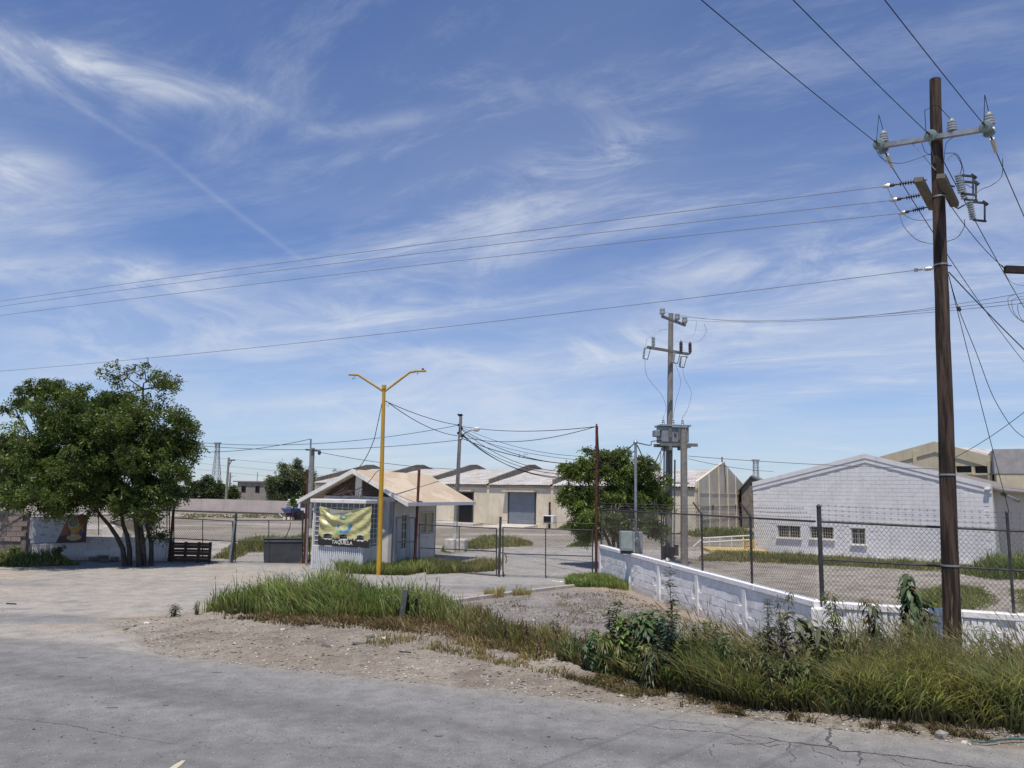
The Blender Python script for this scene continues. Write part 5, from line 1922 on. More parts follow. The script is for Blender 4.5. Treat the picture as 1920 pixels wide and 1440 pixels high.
# ------------------------------------------------------------------ yellow twin arm lamp post
YY = 28.6
y0_ = at(711, 1060, YY); y0_.z = 0; y1_ = at(720, 727, YY)
yp = empty('street_lamp', y0_, 'tall yellow lamp post with two bent arms in front of the ticket booth', 'lamp post')
M_YEL = mat('yellow_paint', (.50, .30, .035), (.42, .25, .03), 4, .55, c3=(.26, .15, .05), s3=5, lo3=.56, hi3=.72, bump=.2, stretch=(1, 1, .4))
M_YELF = mat('faded_yellow_paint', (.46, .34, .13), (.38, .27, .10), 5, .6)
q = MB(); q.tube([y0_ - Z3 * .1, y0_.lerp(y1_, .5), y1_], [.098, .080, .062], 14); q.build('pole', M_YEL, yp, smooth=True)
q = MB(); q.tube([y1_ - Z3 * .05, y1_ + Z3 * .10], .085, 14); q.build('cap', M_YEL, yp)
Y_ = lambda x, y, d=0: at(x, y, YY + d)
q = MB(); q.tube([Y_(718, 733), Y_(672, 703, -.1), Y_(654, 702, -.1)], .048, 10); q.build('arm', M_YELF, yp, smooth=True)
q = MB(); q.tube([Y_(722, 733), Y_(768, 698, .1), Y_(780, 696, .1)], .048, 10); ar = q.build('arm', M_YELF, yp, smooth=True)
q = MB(); q.bar(Y_(779, 696, .1), Y_(799, 695.5, .1), .16, .07); q.build('lamp_head', M_YELF, ar, bevel=.02)
q = MB(); q.tube([Y_(793, 695, .1), Y_(793, 691, .1)], .05, 8); q.build('photocell', M_DARK, ar)
wire('', [Y_(666, 703, -.1), Y_(664, 707, -.1), Y_(661, 711, -.1), Y_(667, 709, -.1)], .007, M_CABLE, yp, name='loose_wire')
wire('', [Y_(783, 698, .1), Y_(782, 702, .1), Y_(786, 700, .1)], .006, M_CABLE, yp, name='loose_wire')
wire('', [Y_(724, 752), Y_(729, 757), Y_(728, 763), Y_(723, 756)], .006, M_ALU, yp, name='loose_wire')

# ------------------------------------------------------------------ concrete lamp pole with painted base
KY = 40.5
k0 = at(852, 1024, KY); k0.z = 0; k1 = at(864, 781, KY)
kp = empty('street_lamp', k0, 'concrete lamp pole with white painted foot standing in a white block', 'lamp post')
q = MB(); q.tube([k0 + (k1 - k0) * .22, k0.lerp(k1, .6), k1], [.115, .10, .08], 12); q.build('pole', M_CONC, kp, smooth=True)
q = MB(); q.tube([k0, k0 + (k1 - k0) * .22], [.135, .117], 12); q.build('painted_foot', mat('flaking_white', (.62, .61, .58), (.40, .38, .35), 5, .9), kp, smooth=True)
fk = Frame(k0, (1, -.1, 0)); 
ka, kb = fk.px(833, 1020, .5)[0], fk.px(871, 1020, .5)[0]
q = MB(); q.box(fk, ka, kb, -.45, .5, -.1, .62); q.build('base_block', MATS['flaking_white'], kp, bevel=.04)
K_ = lambda x, y, d=0: at(x, y, KY + d)
q = MB(); q.tube([K_(862, 822), K_(872, 812, -.2), K_(884, 806, -.4), K_(888, 806, -.4)], .03, 8); ka_ = q.build('arm', M_GALV, kp, smooth=True)
q = MB(); q.lathe(K_(885, 805.5, -.4), K_(899, 805, -.4) - K_(885, 805.5, -.4), [(0, .04), (.08, .08), (.2, .12), (.32, .12), (.40, .05), (.42, .01)], 12); lh = q.build('lamp_head', M_WPAINT, ka_, smooth=True)
q = MB(); q.tube([K_(859, 822), K_(867, 822)], .09, 8); q.build('clamp_band', M_SILV, kp)
for i, (dx, y) in enumerate(((-1, 797), (2, 803), (-2, 812), (3, 818))):
    q = MB(); q.lathe(K_(862.5 + dx, y, -.15), (dx, -.2, 0), [(0, .05), (.05, .07), (.1, .04)], 8); q.build('spool_insulator', M_DARK, kp)
def fd(x, y, Y):
    return at(x, y, Y)
def drop(label, a, b, mx, my, r=.012, m=None, group=None):
    """cable through a measured mid point"""
    A = Vector(a); B = Vector(b)
    best = None
    for i in range(1, 40):
        t = i / 40; P = A.lerp(B, t)
        e = abs(proj(P)[0] - mx)
        if best is None or e < best[0]: best = (e, t)
    t = best[1]; P = A.lerp(B, t)
    want = at(mx, my, P.y).z
    s = (P.z - want) / (4 * t * (1 - t))
    return cable(label, A, B, max(s, .02), r, m or M_CABLE, group)


g1 = 'cables strung between the poles over the yard'
drop('upper cable from the yellow post to the concrete lamp pole', Y_(722, 752), K_(860, 797), 790, 779, .016, group=g1)
drop('lower sagging cable from the yellow post to the concrete lamp pole', Y_(724, 752), K_(858, 817), 780, 790, .016, group=g1)
wire('cable drooping from the yellow post onto the booth ridge', [Y_(717, 753), Y_(707, 800), Y_(700, 828, .3), Y_(685, 860, .6), at(668, 883, 30.2)], .014, M_CABLE)
wire('cable draped from the yellow post over the booth roof', [at(712, 882, 29.2), at(706, 885, 29.3), at(690, 905, 29.6), at(672, 917, 29.9), at(640, 923, 30)], .012, M_CABLE)
R3 = at(1117, 800, 27.6)
drop('upper cable from the concrete lamp pole to the rusty gate mast', K_(864, 799), R3, 985, 808.5, .014, group=g1)
drop('lower cable from the concrete lamp pole to the rusty gate mast', K_(864, 818), R3, 965, 828, .014, group=g1)
# bundle dropping to the right, behind the tree to the transformer conduit
tgt = at(1190, 872, 31.5)
bl = ['cable bundle strand %s' % s for s in ('a',)]
names = ('topmost thin strand of the cable bundle sagging towards the tree', 'second thin strand of the cable bundle sagging towards the tree', 'thick upper strand of the cable bundle with a spacer', 'thick strand hanging just under the spacer of the bundle',
         'middle strand of the bundle dipping in front of the roof ridge', 'low strand of the bundle crossing the warehouse roof', 'lowest strand of the bundle reaching the roof sheets', 'slack bottom strand of the bundle near the roof')
mids = ((990, 843, 1062, 853, .010), (985, 848, 1060, 861, .010), (975, 857, 1062, 868, .02), (970, 852, 1060, 866, .016), (960, 862, 1062, 871, .014), (955, 868, 1062, 876, .014), (950, 872, 1048, 884, .018), (940, 866, 1048, 881, .016))
for (mx, my, ex, ey, r_), nm in zip(mids, names):
    d_ = random.uniform(800, 822)
    drop(nm, K_(864, d_), at(ex + 90, ey + 4, 32.5), mx, my, r_, group='bundle of cables from the concrete lamp pole')
# spacer on the bundle
q = MB(); P = at(978, 857, 37.5); q.tube([P + Vector((-.12, 0, -.05)), P + Vector((-.1, 0, .15))], .012, 5); q.tube([P + Vector((.1, 0, -.05)), P + Vector((.12, 0, .15)), P + Vector((.3, 0, .12))], .012, 5)
q.build('cable_spacer', M_CABLE, None, 'small cable spacer clipped on the bundle above the warehouse roof', 'cable spacer')
drop('cable from transformer mast passing behind the tree top', mast, at(1085, 880, 33.5), 1140, 868, .018)
drop('long cable from the concrete lamp pole running far left', K_(861, 797), at(300, 822, 46), 600, 831, .014, group='long cables running left from the concrete lamp pole')
drop('lower long cable from the concrete lamp pole running far left', K_(861, 825), at(300, 828, 46), 590, 843, .014, group='long cables running left from the concrete lamp pole')
# mast at the gate and far utility pole
MS = at(575, 1050, 31.5); MS.z = 0; MT = at(583, 823, 31.5)
q = MB(); q.tube([MS, MT], [.05, .035], 8); q.build('steel_mast', M_GALV, None, 'thin grey steel mast behind the rusty post left of the booth', 'mast', smooth=True)
drop('cable rising to the top of the thin grey steel mast', at(300, 842, 40), MT, 480, 841, .012)
uf0 = at(582, 960, 62); uf0.z = 0; uf1 = at(587, 840, 62)
uf = empty('utility_pole', uf0, 'distant concrete pole with short crossarm behind the thin steel mast', 'utility pole')
q = MB(); q.tube([uf0, uf1], [.2, .14], 8); q.build('shaft', M_CONC, uf, smooth=True)
q = MB(); q.bar(at(573, 843, 61.8), at(601, 846, 61.8), .14, .12); q.build('crossarm', M_DSTEEL, uf)
q = MB(); q.lathe(at(599, 846, 61.8), Z3 * -1, [(0, .12), (.2, .14), (.3, .05)], 8); q.build('lamp', M_DSTEEL, uf)
drop('distant wire sloping from far left down to behind the booth', at(600, 848, 62), at(860, 880, 70), 720, 868, .02)
for i, (y0, y1, ym, lab) in enumerate(((855, 880, 866, 'upper faint wire stretching behind the round tree'), (868, 895, 880, 'middle faint wire stretching behind the round tree'), (880, 905, 893, 'lower faint wire stretching behind the round tree'))):
    drop(lab, at(370, y0, 130), at(640, y1, 140), 500, ym, .03, M_ALU, 'faint wires in the distance')
# distant pole with arm and street light at the left
lp0 = at(424, 935, 105); lp0.z = 0; lp1 = at(429, 858, 105)
lp = empty('utility_pole', lp0, 'distant pole with one sided crossarm left of the grey house', 'utility pole')
q = MB(); q.tube([lp0, lp1], [.2, .14], 8); q.build('shaft', M_CONC, lp, smooth=True)
q = MB(); q.bar(at(428, 863, 105), at(441, 863, 105), .16, .14); q.bar(at(429, 873, 105), at(434, 864, 105), .1, .1); q.build('crossarm', M_DSTEEL, lp)
lq0 = at(430, 935, 118); lq0.z = 0; lq1 = at(432, 886, 118)
lq = empty('street_lamp', lq0, 'small distant street lamp with curved arm beside the one armed pole', 'lamp post')
q = MB(); q.tube([lq0, lq1], [.15, .12], 7); q.build('pole', M_CONC, lq, smooth=True)
q = MB(); q.tube([at(432, 896, 118), at(437, 892, 118), at(444, 892, 118)], .05, 5); q.build('arm', M_GALV, lq)


def lattice(label, xb, yb, xt, yt, Y, wb, wt, arms=False):
    b = at(xb, yb, Y); b.z = 0; tp = at(xt, yt, Y)
    t = empty('lattice_tower', b, label, 'tower')
    q = MB(); n = 9; H = tp.z
    m = mat('tower_steel', (.42, .43, .45), rough=.6, metal=.2)
    def corner(f, sx, sy):
        w = wb + (wt - wb) * min(1, f * 1.25)
        return Vector((b.x + (tp.x - b.x) * f + sx * w / 2, b.y + sy * w / 2, H * f))
    for sx in (-1, 1):
        for sy in (-1, 1):
            for i in range(n): q.bar(corner(i / n, sx, sy), corner((i + 1) / n, sx, sy), .14)
    for i in range(n):
        for (s1_, s2_) in (((-1, -1), (1, -1)), ((1, -1), (1, 1)), ((-1, 1), (1, 1)), ((-1, -1), (-1, 1))):
            q.bar(corner(i / n, *s1_), corner((i + 1) / n, *s2_), .09); q.bar(corner(i / n, *s2_), corner((i + 1) / n, *s1_), .09)
            q.bar(corner((i + 1) / n, *s1_), corner((i + 1) / n, *s2_), .09)
    q.build('frame', m, t)
    q = MB(); q.box(Frame(tp, (1, 0, 0)), -wt * .8, wt * .8, -wt * .8, wt * .8, -.1, .25); q.build('top_platform', m, t)
    return t


lattice('slim lattice tower rising behind the trees at the left', 404, 930, 408, 831, 250, 3.2, 1.1)
lattice('small lattice tower in the gap left of the lavender building', 1418, 935, 1417, 863, 260, 2.6, 1.4)
drop('thin wire crossing above the lavender building towards the pole', at(1290, 855, 34), at(1790, 880, 30), 1600, 874, .012, M_CABLE, None)
drop('thin wire low across the lavender gable', at(1290, 860, 34), at(1450, 884, 40), 1400, 880, .010, M_CABLE, None)
# ------------------------------------------------------------------ vegetation builders
def leaf_quads(P, D, L, W, up=None):
    """rhombic leaflets: centre-line start P, direction D (unit), length L, width W -> V, F(quads)"""
    n = len(P)
    r = rng.normal(0, 1, (n, 3)) if up is None else up
    S = np.cross(D, r); S /= np.linalg.norm(S, axis=1, keepdims=True) + 1e-9
    L = L[:, None]; W = W[:, None]
    V = np.stack([P, P + D * L * .5 + S * W * .5, P + D * L, P + D * L * .5 - S * W * .5], 1).reshape(-1, 3)
    F = np.arange(n * 4).reshape(-1, 4)
    return V, F


def big_leaves(P, D, L, W, droop):
    """longer lance leaves in three bent segments with a crease -> V, F(tris)"""
    n = len(P)
    g_ = np.array([0, 0, -1.0])
    S = np.cross(D, g_[None] + rng.normal(0, .25, (n, 3))); S /= np.linalg.norm(S, axis=1, keepdims=True) + 1e-9
    L_ = L[:, None]; W_ = W[:, None]; dr = droop[:, None]
    c1 = P + D * L_ * .33 + g_ * L_ * .06 * dr
    c2 = P + D * L_ * .64 + g_ * L_ * .24 * dr
    c3 = P + D * L_ * .90 + g_ * L_ * .58 * dr
    nrm = np.cross(S, D)
    e = nrm * W_ * .14
    V = np.stack([P, c1 + S * W_ * .42 + e, c1 - S * W_ * .42 + e, c1, c2 + S * W_ * .5 + e, c2 - S * W_ * .5 + e, c2, c3], 1).reshape(-1, 3)
    f = np.array([(0, 1, 3), (0, 3, 2), (1, 4, 6), (1, 6, 3), (3, 6, 5), (3, 5, 2), (4, 7, 6), (6, 7, 5)])
    F = (np.arange(n)[:, None, None] * 8 + f[None]).reshape(-1, 3)
    return V, F


def unit(v):
    return v / (np.linalg.norm(v, axis=-1, keepdims=True) + 1e-9)


def jit_cols(n, a, b, k=.18, reps=1):
    t = rng.random((n, 1))
    c = np.array(a)[None] * (1 - t) + np.array(b)[None] * t
    c = c * (1 + rng.normal(0, k, (n, 1))).clip(.5, 1.7)
    return np.repeat(c, reps, 0)


def grass(name, x, y, h, lean=(0, 0), bend=.35, w=.006, ca=(.09, .13, .035), cb=(.16, .17, .07), cbase=None, m=None, label=None,
          cat=None, heads=0.0, headc=(.16, .11, .08), kind='stuff', parent=None, headlen=.12, bright=1.38, straw=.10):
    n = len(x)
    z = height(x, y) - .01
    P = np.stack([x, y, z], 1)
    cl = fbm(x * 1.3, y * 1.3, 61, 4)
    h = h * np.clip(.35 + 1.3 * cl, .3, 1.5)
    lvx = (fbm(x * .9, y * .9, 62, 3) - .5) * .9; lvy = (fbm(x * .9, y * .9, 63, 3) - .5) * .9
    a = rng.random(n) * 2 * np.pi
    out = np.stack([np.cos(a), np.sin(a)], 1) * (rng.random(n) * bend)[:, None] + np.array(lean)[None] * (.6 + .8 * rng.random((n, 1))) + np.stack([lvx, lvy], 1)
    D = np.zeros((n, 3)); D[:, :2] = out
    h_ = h[:, None]
    fac = (a + rng.random(n) * 1.0)
    S = np.stack([np.cos(fac), np.sin(fac), np.zeros(n)], 1)
    ww = (w * (.7 + .7 * rng.random(n)))[:, None]
    lv = []
    for t, k in ((0, 1.0), (.38, 1.0), (.74, .75), (1.0, 0)):
        c = P + np.array([0, 0, 1.0]) * h_ * (t - .22 * t ** 3 * np.clip(np.linalg.norm(out, axis=1), 0, 1.2)[:, None]) + D * h_ * t ** 1.8
        if k: lv += [c + S * ww * k, c - S * ww * k]
        else: lv += [c]
    V = np.stack(lv, 1).reshape(-1, 3)
    f = np.array([(0, 1, 3), (0, 3, 2), (2, 3, 5), (2, 5, 4), (4, 5, 6)])
    F = (np.arange(n)[:, None, None] * 7 + f[None]).reshape(-1, 3)
    c = jit_cols(n, ca, cb, .28) * bright
    st = (np.clip((fbm(x * 1.1 + 7, y * 1.1, 64, 4) - .45) * 3.5, 0, 1) * .45 + straw) > rng.random(n)
    c[st] = c[st] * .35 + np.array([.30, .25, .13]) * .75
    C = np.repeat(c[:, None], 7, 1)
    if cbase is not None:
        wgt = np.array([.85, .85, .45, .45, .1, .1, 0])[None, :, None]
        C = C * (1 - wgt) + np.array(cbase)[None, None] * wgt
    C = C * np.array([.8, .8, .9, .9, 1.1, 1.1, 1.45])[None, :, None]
    C = C.reshape(-1, 3)
    if heads > 0:
        k = rng.random(n) < heads
        tip = lv[-1][k]
        d = unit(tip - (lv[4][k] + lv[5][k]) / 2)
        nh = len(tip)
        L = headlen * (.6 + .8 * rng.random(nh))
        for _ in range(2):
            V2, F2 = leaf_quads(tip - d * .02, d, L, np.full(nh, .016))
            F2 = np.concatenate([F2[:, [0, 1, 2]], F2[:, [0, 2, 3]]])
            F = np.concatenate([F, F2 + len(V)]); V = np.concatenate([V, V2])
            C = np.concatenate([C, jit_cols(nh, headc, tuple(v * 1.5 for v in headc), .2, 4)])
    o = P.mean(0)
    o[2] = 0
    me = np_mesh(name, V - o, F, C)
    ob = link_mesh(name, me, m or M_GRASS, parent, o)
    return tag(ob, label, cat, None, kind)


def scatter(poly, n, clump=0.0, cs=1.5, seed=0, edge=0.0):
    xs = [p[0] for p in poly]; ys = [p[1] for p in poly]
    X = np.zeros(0); Y = np.zeros(0)
    for _ in range(40):
        x = rng.uniform(min(xs), max(xs), n * 2); y = rng.uniform(min(ys), max(ys), n * 2)
        k = pip(x, y, poly)
        if clump:
            k &= (fbm(x * cs, y * cs, 90 + seed, 3) + rng.random(len(x)) * (1 - clump)) > .5 + .0 * clump
        if edge:
            k &= sdist(x, y, poly) > (fbm(x * 2.3, y * 2.3, 77 + seed, 3) - .35) * edge * rng.random(len(x)) * 2
        X = np.concatenate([X, x[k]]); Y = np.concatenate([Y, y[k]])
        if len(X) >= n: break
    return X[:n], Y[:n]


M_GRASS = leaf_mat('grass_blades', trans=.45, scale=1.5)
M_LEAF = leaf_mat('leaves', trans=.35, scale=.8)
M_WEED = leaf_mat('weed_leaves', trans=.25, scale=2.0, rough=.5)
M_BARK = mat('tree_bark', (.075, .062, .05), (.04, .034, .03), 8, .95, bump=.6, bscale=20)
M_STEM = mat('weed_stem', (.13, .13, .06), (.10, .07, .045), 6, .8)


def make_tree(name, label, cat, base, trunks, lobes, Y, n_spray, leaf=.12, ca=(.035, .06, .016), cb=(.075, .105, .028), group=None, droop=.5, depth=1.0, rtr=.13, nl=9, spread=.5, branches=True):
    """trunks: polylines of pixel points; lobes: (px, py, r_px, depth offset, density)"""
    t = empty(name, base, label, cat, group)
    sc = Y / FPX
    L = []
    for lb in lobes:
        px_, py_, r_, dy = lb[:4]
        den = lb[4] if len(lb) > 4 else 1.0
        L.append((np.array(at(px_, py_, Y + dy)), r_ * sc * 1.02, den))
    ends = []
    q = MB()
    for tr in trunks:
        pts = [at(x, y, Y + d) for x, y, d in tr]
        if abs(pts[0].z) < .8: pts[0].z = -.05
        n = len(pts)
        q.tube(pts, [rtr * (1 - .6 * i / (n - 1)) for i in range(n)], 8)
        ends += [(p, rtr * .5) for p in pts[1:]]
    if branches:
        for c, r, den in L:
            c_ = Vector(c)
            e = min(ends, key=lambda z: (z[0] - c_).length)
            mid = (e[0] + c_) / 2 + Vector((random.uniform(-.2, .2), random.uniform(-.2, .2), random.uniform(-.1, .3))) * r
            q.tube([e[0], mid, c_], [e[1] * .7, e[1] * .45, .015], 5)
            for k in range(7):
                d = Vector((random.gauss(0, 1), random.gauss(0, 1), random.gauss(.3, .8))).normalized()
                p2 = c_ + d * r * random.uniform(.6, .98)
                s_ = mid.lerp(c_, random.random())
                q.tube([s_, s_.lerp(p2, .5) + Vector((0, 0, random.uniform(-.05, .15))) * r, p2], [.022, .014, .005], 4, cap=False)
    q.build('trunk', M_BARK, t, smooth=True)
    tot = sum(r ** 2 * den for _, r, den in L)
    Ps, Ds, Ls, Cs = [], [], [], []
    for c, r, den in L:
        n = int(n_spray * r ** 2 * den / tot)
        ks = max(4, int(17 * den + 3))
        sd_ = unit(rng.normal(0, 1, (ks, 3)))
        sr = r * (.25 + .70 * rng.random(ks))
        sc_ = sd_ * sr[:, None] * np.array([1, depth, .85])
        srad = r * (.26 + .20 * rng.random(ks))
        w_ = srad ** 2; pick = rng.choice(ks, n, p=w_ / w_.sum())
        d = unit(rng.normal(0, 1, (n, 3)))
        rad = srad[pick] * rng.random(n) ** .5
        sub = sc_[pick] * np.where(rng.random(n) < .86, 1, rng.random(n))[:, None]
        # uneven outline
        rad = rad * (.78 + .5 * vnoise(d[:, 0] * 3.3 + c[0], d[:, 2] * 3.3 + c[2], 5))
        p = c[None] + sub + d * rad[:, None] * np.array([1.15, 1.1, .72])
        # clumps with gaps
        g_ = vnoise(p[:, 0] * 2.1 / max(r, .5) + p[:, 1], p[:, 2] * 2.4 / max(r, .5), 9)
        k = g_ > .22
        p = p[k]; d = d[k]
        dd = unit(d * np.array([1, 1, .6]) + rng.normal(0, .5, d.shape) + np.array([0, 0, -droop]))
        Ps.append(p); Ds.append(dd)
        tone = (1 + rng.normal(0, .18, len(p))).clip(.55, 1.5) * (.75 + .5 * vnoise(p[:, 0] * 1.1, p[:, 2] * 1.1 + p[:, 1], 31))
        tone = tone * (.72 + .56 * rng.random(ks))[pick][k]
        Cs.append(tone)
    P = np.concatenate(Ps); D = np.concatenate(Ds); T = np.concatenate(Cs)
    n = len(P)
    tt = np.tile(np.arange(nl), n) / nl
    P2 = np.repeat(P, nl, 0); D2 = np.repeat(D, nl, 0)
    side = unit(np.cross(D2, np.repeat(unit(rng.normal(0, 1, (n, 3))), nl, 0)))
    sgn = np.tile(np.where(np.arange(nl) % 2, 1, -1), n)[:, None]
    sl = leaf * 2.6
    pos = P2 + D2 * (tt[:, None] - .5) * sl + np.array([0, 0, -1.0]) * (tt[:, None] ** 2) * sl * .35
    ld = unit(D2 * .55 + side * sgn + rng.normal(0, .22, D2.shape))
    V, F = leaf_quads(pos, ld, leaf * (.7 + .6 * rng.random(len(pos))), np.full(len(pos), leaf * .42))
    mixc = rng.random((n, 1))
    C = (np.array(ca)[None] * (1 - mixc) + np.array(cb)[None] * mixc) * T[:, None]
    C = np.repeat(np.repeat(C, nl, 0), 4, 0)
    o = wl(t)
    me = np_mesh('crown', V - np.array(o), F, C)
    link_mesh('crown', me, M_LEAF, t, o)
    return t


def B(px_, Y):
    p = at(px_, 1000, Y); p.z = 0
    return p


# big tree by the left wall
make_tree('mesquite_tree', 'large spreading dark green tree with several leaning trunks at the left wall', 'tree', B(250, 30.0),
          [[(236, 1052, 0), (230, 1028, 0), (219, 1006, .05), (205, 985, 0), (188, 966, -.1), (165, 930, 0), (120, 880, 0)],
           [(244, 1052, .1), (243, 1030, .05), (238, 1003, 0), (231, 985, .05), (228, 965, 0), (220, 900, 0), (190, 820, 0)],
           [(262, 1050, -.1), (258, 1010, 0), (253, 965, 0), (265, 900, 0), (270, 800, 0), (268, 730, 0)],
           [(272, 1050, .2), (268, 1015, 0), (262, 975, .2), (290, 920, .2), (330, 850, 0)],
           [(284, 1052, .4), (284, 1020, .3), (275, 985, .3), (300, 940, .5)]],
          [(150, 790, 50, -.9), (215, 800, 50, -.9), (100, 900, 46, -1.6), (60, 860, 46, -1.4), (150, 880, 50, -1.8), (112, 785, 62, 0), (185, 775, 66, .5), (262, 790, 66, -.3), (318, 822, 50, .2), (92, 850, 70, -.4), (160, 858, 78, 0), (245, 862, 76, .3), (312, 880, 48, -.3),
           (66, 895, 52, -.6), (128, 915, 48, -.4), (205, 918, 40, 0), (275, 918, 34, .2), (318, 920, 24, .2), (78, 738, 38, .3), (110, 735, 30, 0), (150, 745, 30, 0), (335, 790, 34, -.2), (352, 842, 24, 0), (346, 890, 18, 0),
           (232, 702, 36, .3, .22), (285, 712, 42, -.2, .30), (328, 722, 28, 0, .25), (225, 752, 30, 0, .8), (40, 925, 34, -.8), (85, 938, 34, -.7), (170, 938, 36, -.5), (235, 940, 30, -.4, .8), (290, 935, 30, -.6), (318, 935, 24, -.3), (250, 935, 30, -.9, .8), (215, 945, 24, -1.0, .7), (275, 960, 20, -.8, .6), (70, 905, 50, -1.3), (120, 925, 42, -1.5), (30, 915, 40, -1.3), (250, 930, 30, .6), (200, 900, 40, .8), (150, 900, 40, .8), (100, 880, 40, .9), (270, 880, 40, 1.0), (22, 770, 14, 0, .4), (60, 760, 20, 0, .7), (38, 752, 20, .2, .7), (362, 800, 14, 0, .5), (290, 965, 20, .6, .7), (298, 1000, 20, .5, .6), (275, 940, 30, .3, .8)],
          30.0, 19000, leaf=.13, ca=(.055, .085, .022), cb=(.135, .17, .045), rtr=.105, depth=1.9)
make_tree('mesquite_tree', 'second green tree cut by the left frame edge beside the large spreading one', 'tree', B(-30, 32.5),
          [[(-30, 1045, 0), (-25, 980, 0), (-10, 900, 0)], [(-30, 1045, 0), (10, 960, 0), (40, 930, 0)]],
          [(-10, 850, 52, 0), (28, 835, 34, .3), (22, 895, 46, -.3), (-50, 840, 60, 0), (-40, 905, 60, 0), (20, 935, 26, 0), (-90, 870, 60, .3), (60, 925, 24, 0)],
          32.5, 4200, leaf=.13, ca=(.055, .08, .024), cb=(.12, .14, .045), rtr=.12, depth=1.3)
# tree behind the gate
make_tree('mesquite_tree', 'rounded feathery green tree behind the gate and the rusty mast', 'tree', B(1156, 33),
          [[(1150, 1056, 0), (1145, 1025, 0), (1125, 980, 0), (1110, 930, 0)], [(1156, 1056, 0), (1160, 1020, 0), (1175, 970, 0), (1190, 920, 0)], [(1153, 1056, .2), (1150, 1010, .2), (1150, 930, .2), (1148, 880, 0)]],
          [(1098, 885, 38, 0), (1145, 878, 40, .3), (1192, 886, 40, -.2), (1082, 930, 34, 0), (1128, 930, 50, .3), (1186, 935, 50, 0), (1222, 915, 28, .3), (1105, 972, 40, -.3), (1160, 978, 44, .3), (1206, 968, 34, 0),
           (1122, 856, 24, 0, .8), (1100, 846, 10, 0, .5), (1160, 852, 20, 0, .8), (1062, 880, 16, 0, .6), (1240, 945, 26, .8), (1225, 990, 26, .5), (1098, 1000, 26, 0, .8), (1062, 935, 14, 0, .5), (1246, 895, 14, .5, .5), (1080, 985, 16, 0, .5)],
          33, 9500, leaf=.125, ca=(.068, .108, .026), cb=(.165, .205, .055), rtr=.09, depth=1.1)
# distant trees
make_tree('round_tree', 'round grey green tree behind the far wall left of the booth', 'tree', B(550, 97),
          [[(550, 958, 0), (550, 920, 0), (545, 890, 0)]],
          [(525, 900, 24, 0), (552, 888, 24, 0), (578, 900, 22, 0), (512, 918, 18, 0), (590, 922, 16, 0), (550, 915, 30, 1), (535, 930, 22, 0), (572, 932, 22, 0), (503, 905, 8, 0, .5), (560, 868, 8, 0, .6), (530, 874, 9, 0, .6)],
          97, 4200, leaf=.32, ca=(.095, .12, .06), cb=(.21, .23, .135), rtr=.25, nl=6)
make_tree('shrubby_tree', 'dark bushy tree behind the far wall right of the large tree', 'tree', B(382, 110),
          [[(382, 940, 0), (380, 920, 0), (380, 905, 0)]],
          [(360, 912, 17, 0), (385, 906, 19, 0), (408, 914, 16, 0), (340, 920, 14, 0), (372, 926, 18, 0), (400, 926, 16, 0), (352, 900, 8, 0, .6)],
          110, 1500, leaf=.4, ca=(.04, .06, .028), cb=(.08, .10, .045), rtr=.25, nl=6)
make_tree('shrubby_tree', 'small lighter bush between the distant pole and the grey house', 'tree', B(438, 118),
          [[(438, 938, 0), (438, 930, 0), (438, 920, 0)]],
          [(437, 918, 9, 0), (432, 926, 9, 0), (444, 926, 6, 0)], 118, 350, leaf=.4, ca=(.05, .08, .025), cb=(.09, .12, .04), rtr=.15, nl=6)
make_tree('shrubby_tree', 'dark green shrub beside the parked minibus at the booth corner', 'tree', B(590, 84),
          [[(592, 965, 0), (592, 955, 0), (592, 945, 0)]],
          [(590, 945, 9, 0), (594, 955, 10, 0), (586, 956, 8, 0)], 84, 420, leaf=.26, ca=(.03, .05, .018), cb=(.07, .11, .03), rtr=.12, nl=6)
make_tree('shrubby_tree', 'bright green sapling standing before the minibus windscreen', 'tree', B(549, 77),
          [[(549, 978, 0), (549, 960, 0), (549, 940, 0)]],
          [(549, 937, 4, 0), (548, 945, 2.6, 0, .7)], 77, 60, leaf=.2, ca=(.06, .11, .02), cb=(.10, .16, .03), rtr=.05, nl=6)
make_tree('bare_tree', 'thin leafless treetop rising behind the warehouse roof', 'tree', B(633, 112),
          [[(633, 935, 0), (633, 905, 0), (633, 886, 0)]], [(630, 882, 7, 0, .2), (638, 884, 6, 0, .2)], 112, 12, leaf=.2, rtr=.12, nl=4)
# dry scrub line beyond the walls
sx = rng.uniform(-160, 160, 5200); sy = rng.uniform(150, 215, 5200)
big = fbm(sx * .03, sy * .05, 44)
n_ = len(sx)
P_ = np.stack([sx, sy, rng.random(n_) * (1.2 + 3.4 * (big - .3).clip(0, 1))], 1)
Pm = np.repeat(P_, 6, 0) + rng.normal(0, .55, (n_ * 6, 3)); Pm[:, 2] = np.abs(Pm[:, 2])
V, F = leaf_quads(Pm, unit(rng.normal(0, 1, Pm.shape)), np.full(len(Pm), .9), np.full(len(Pm), .5))
ob = link_mesh('scrub', np_mesh('scrub', V, F, jit_cols(n_ * 6, (.07, .085, .045), (.11, .115, .065), .15, 4)), M_LEAF)
tag(ob, 'low grey green scrub along the far horizon beyond the walls', None, None, 'stuff')

# ------------------------------------------------------------------ grasses
GR = dict(ca=(.085, .135, .03), cb=(.15, .19, .06))
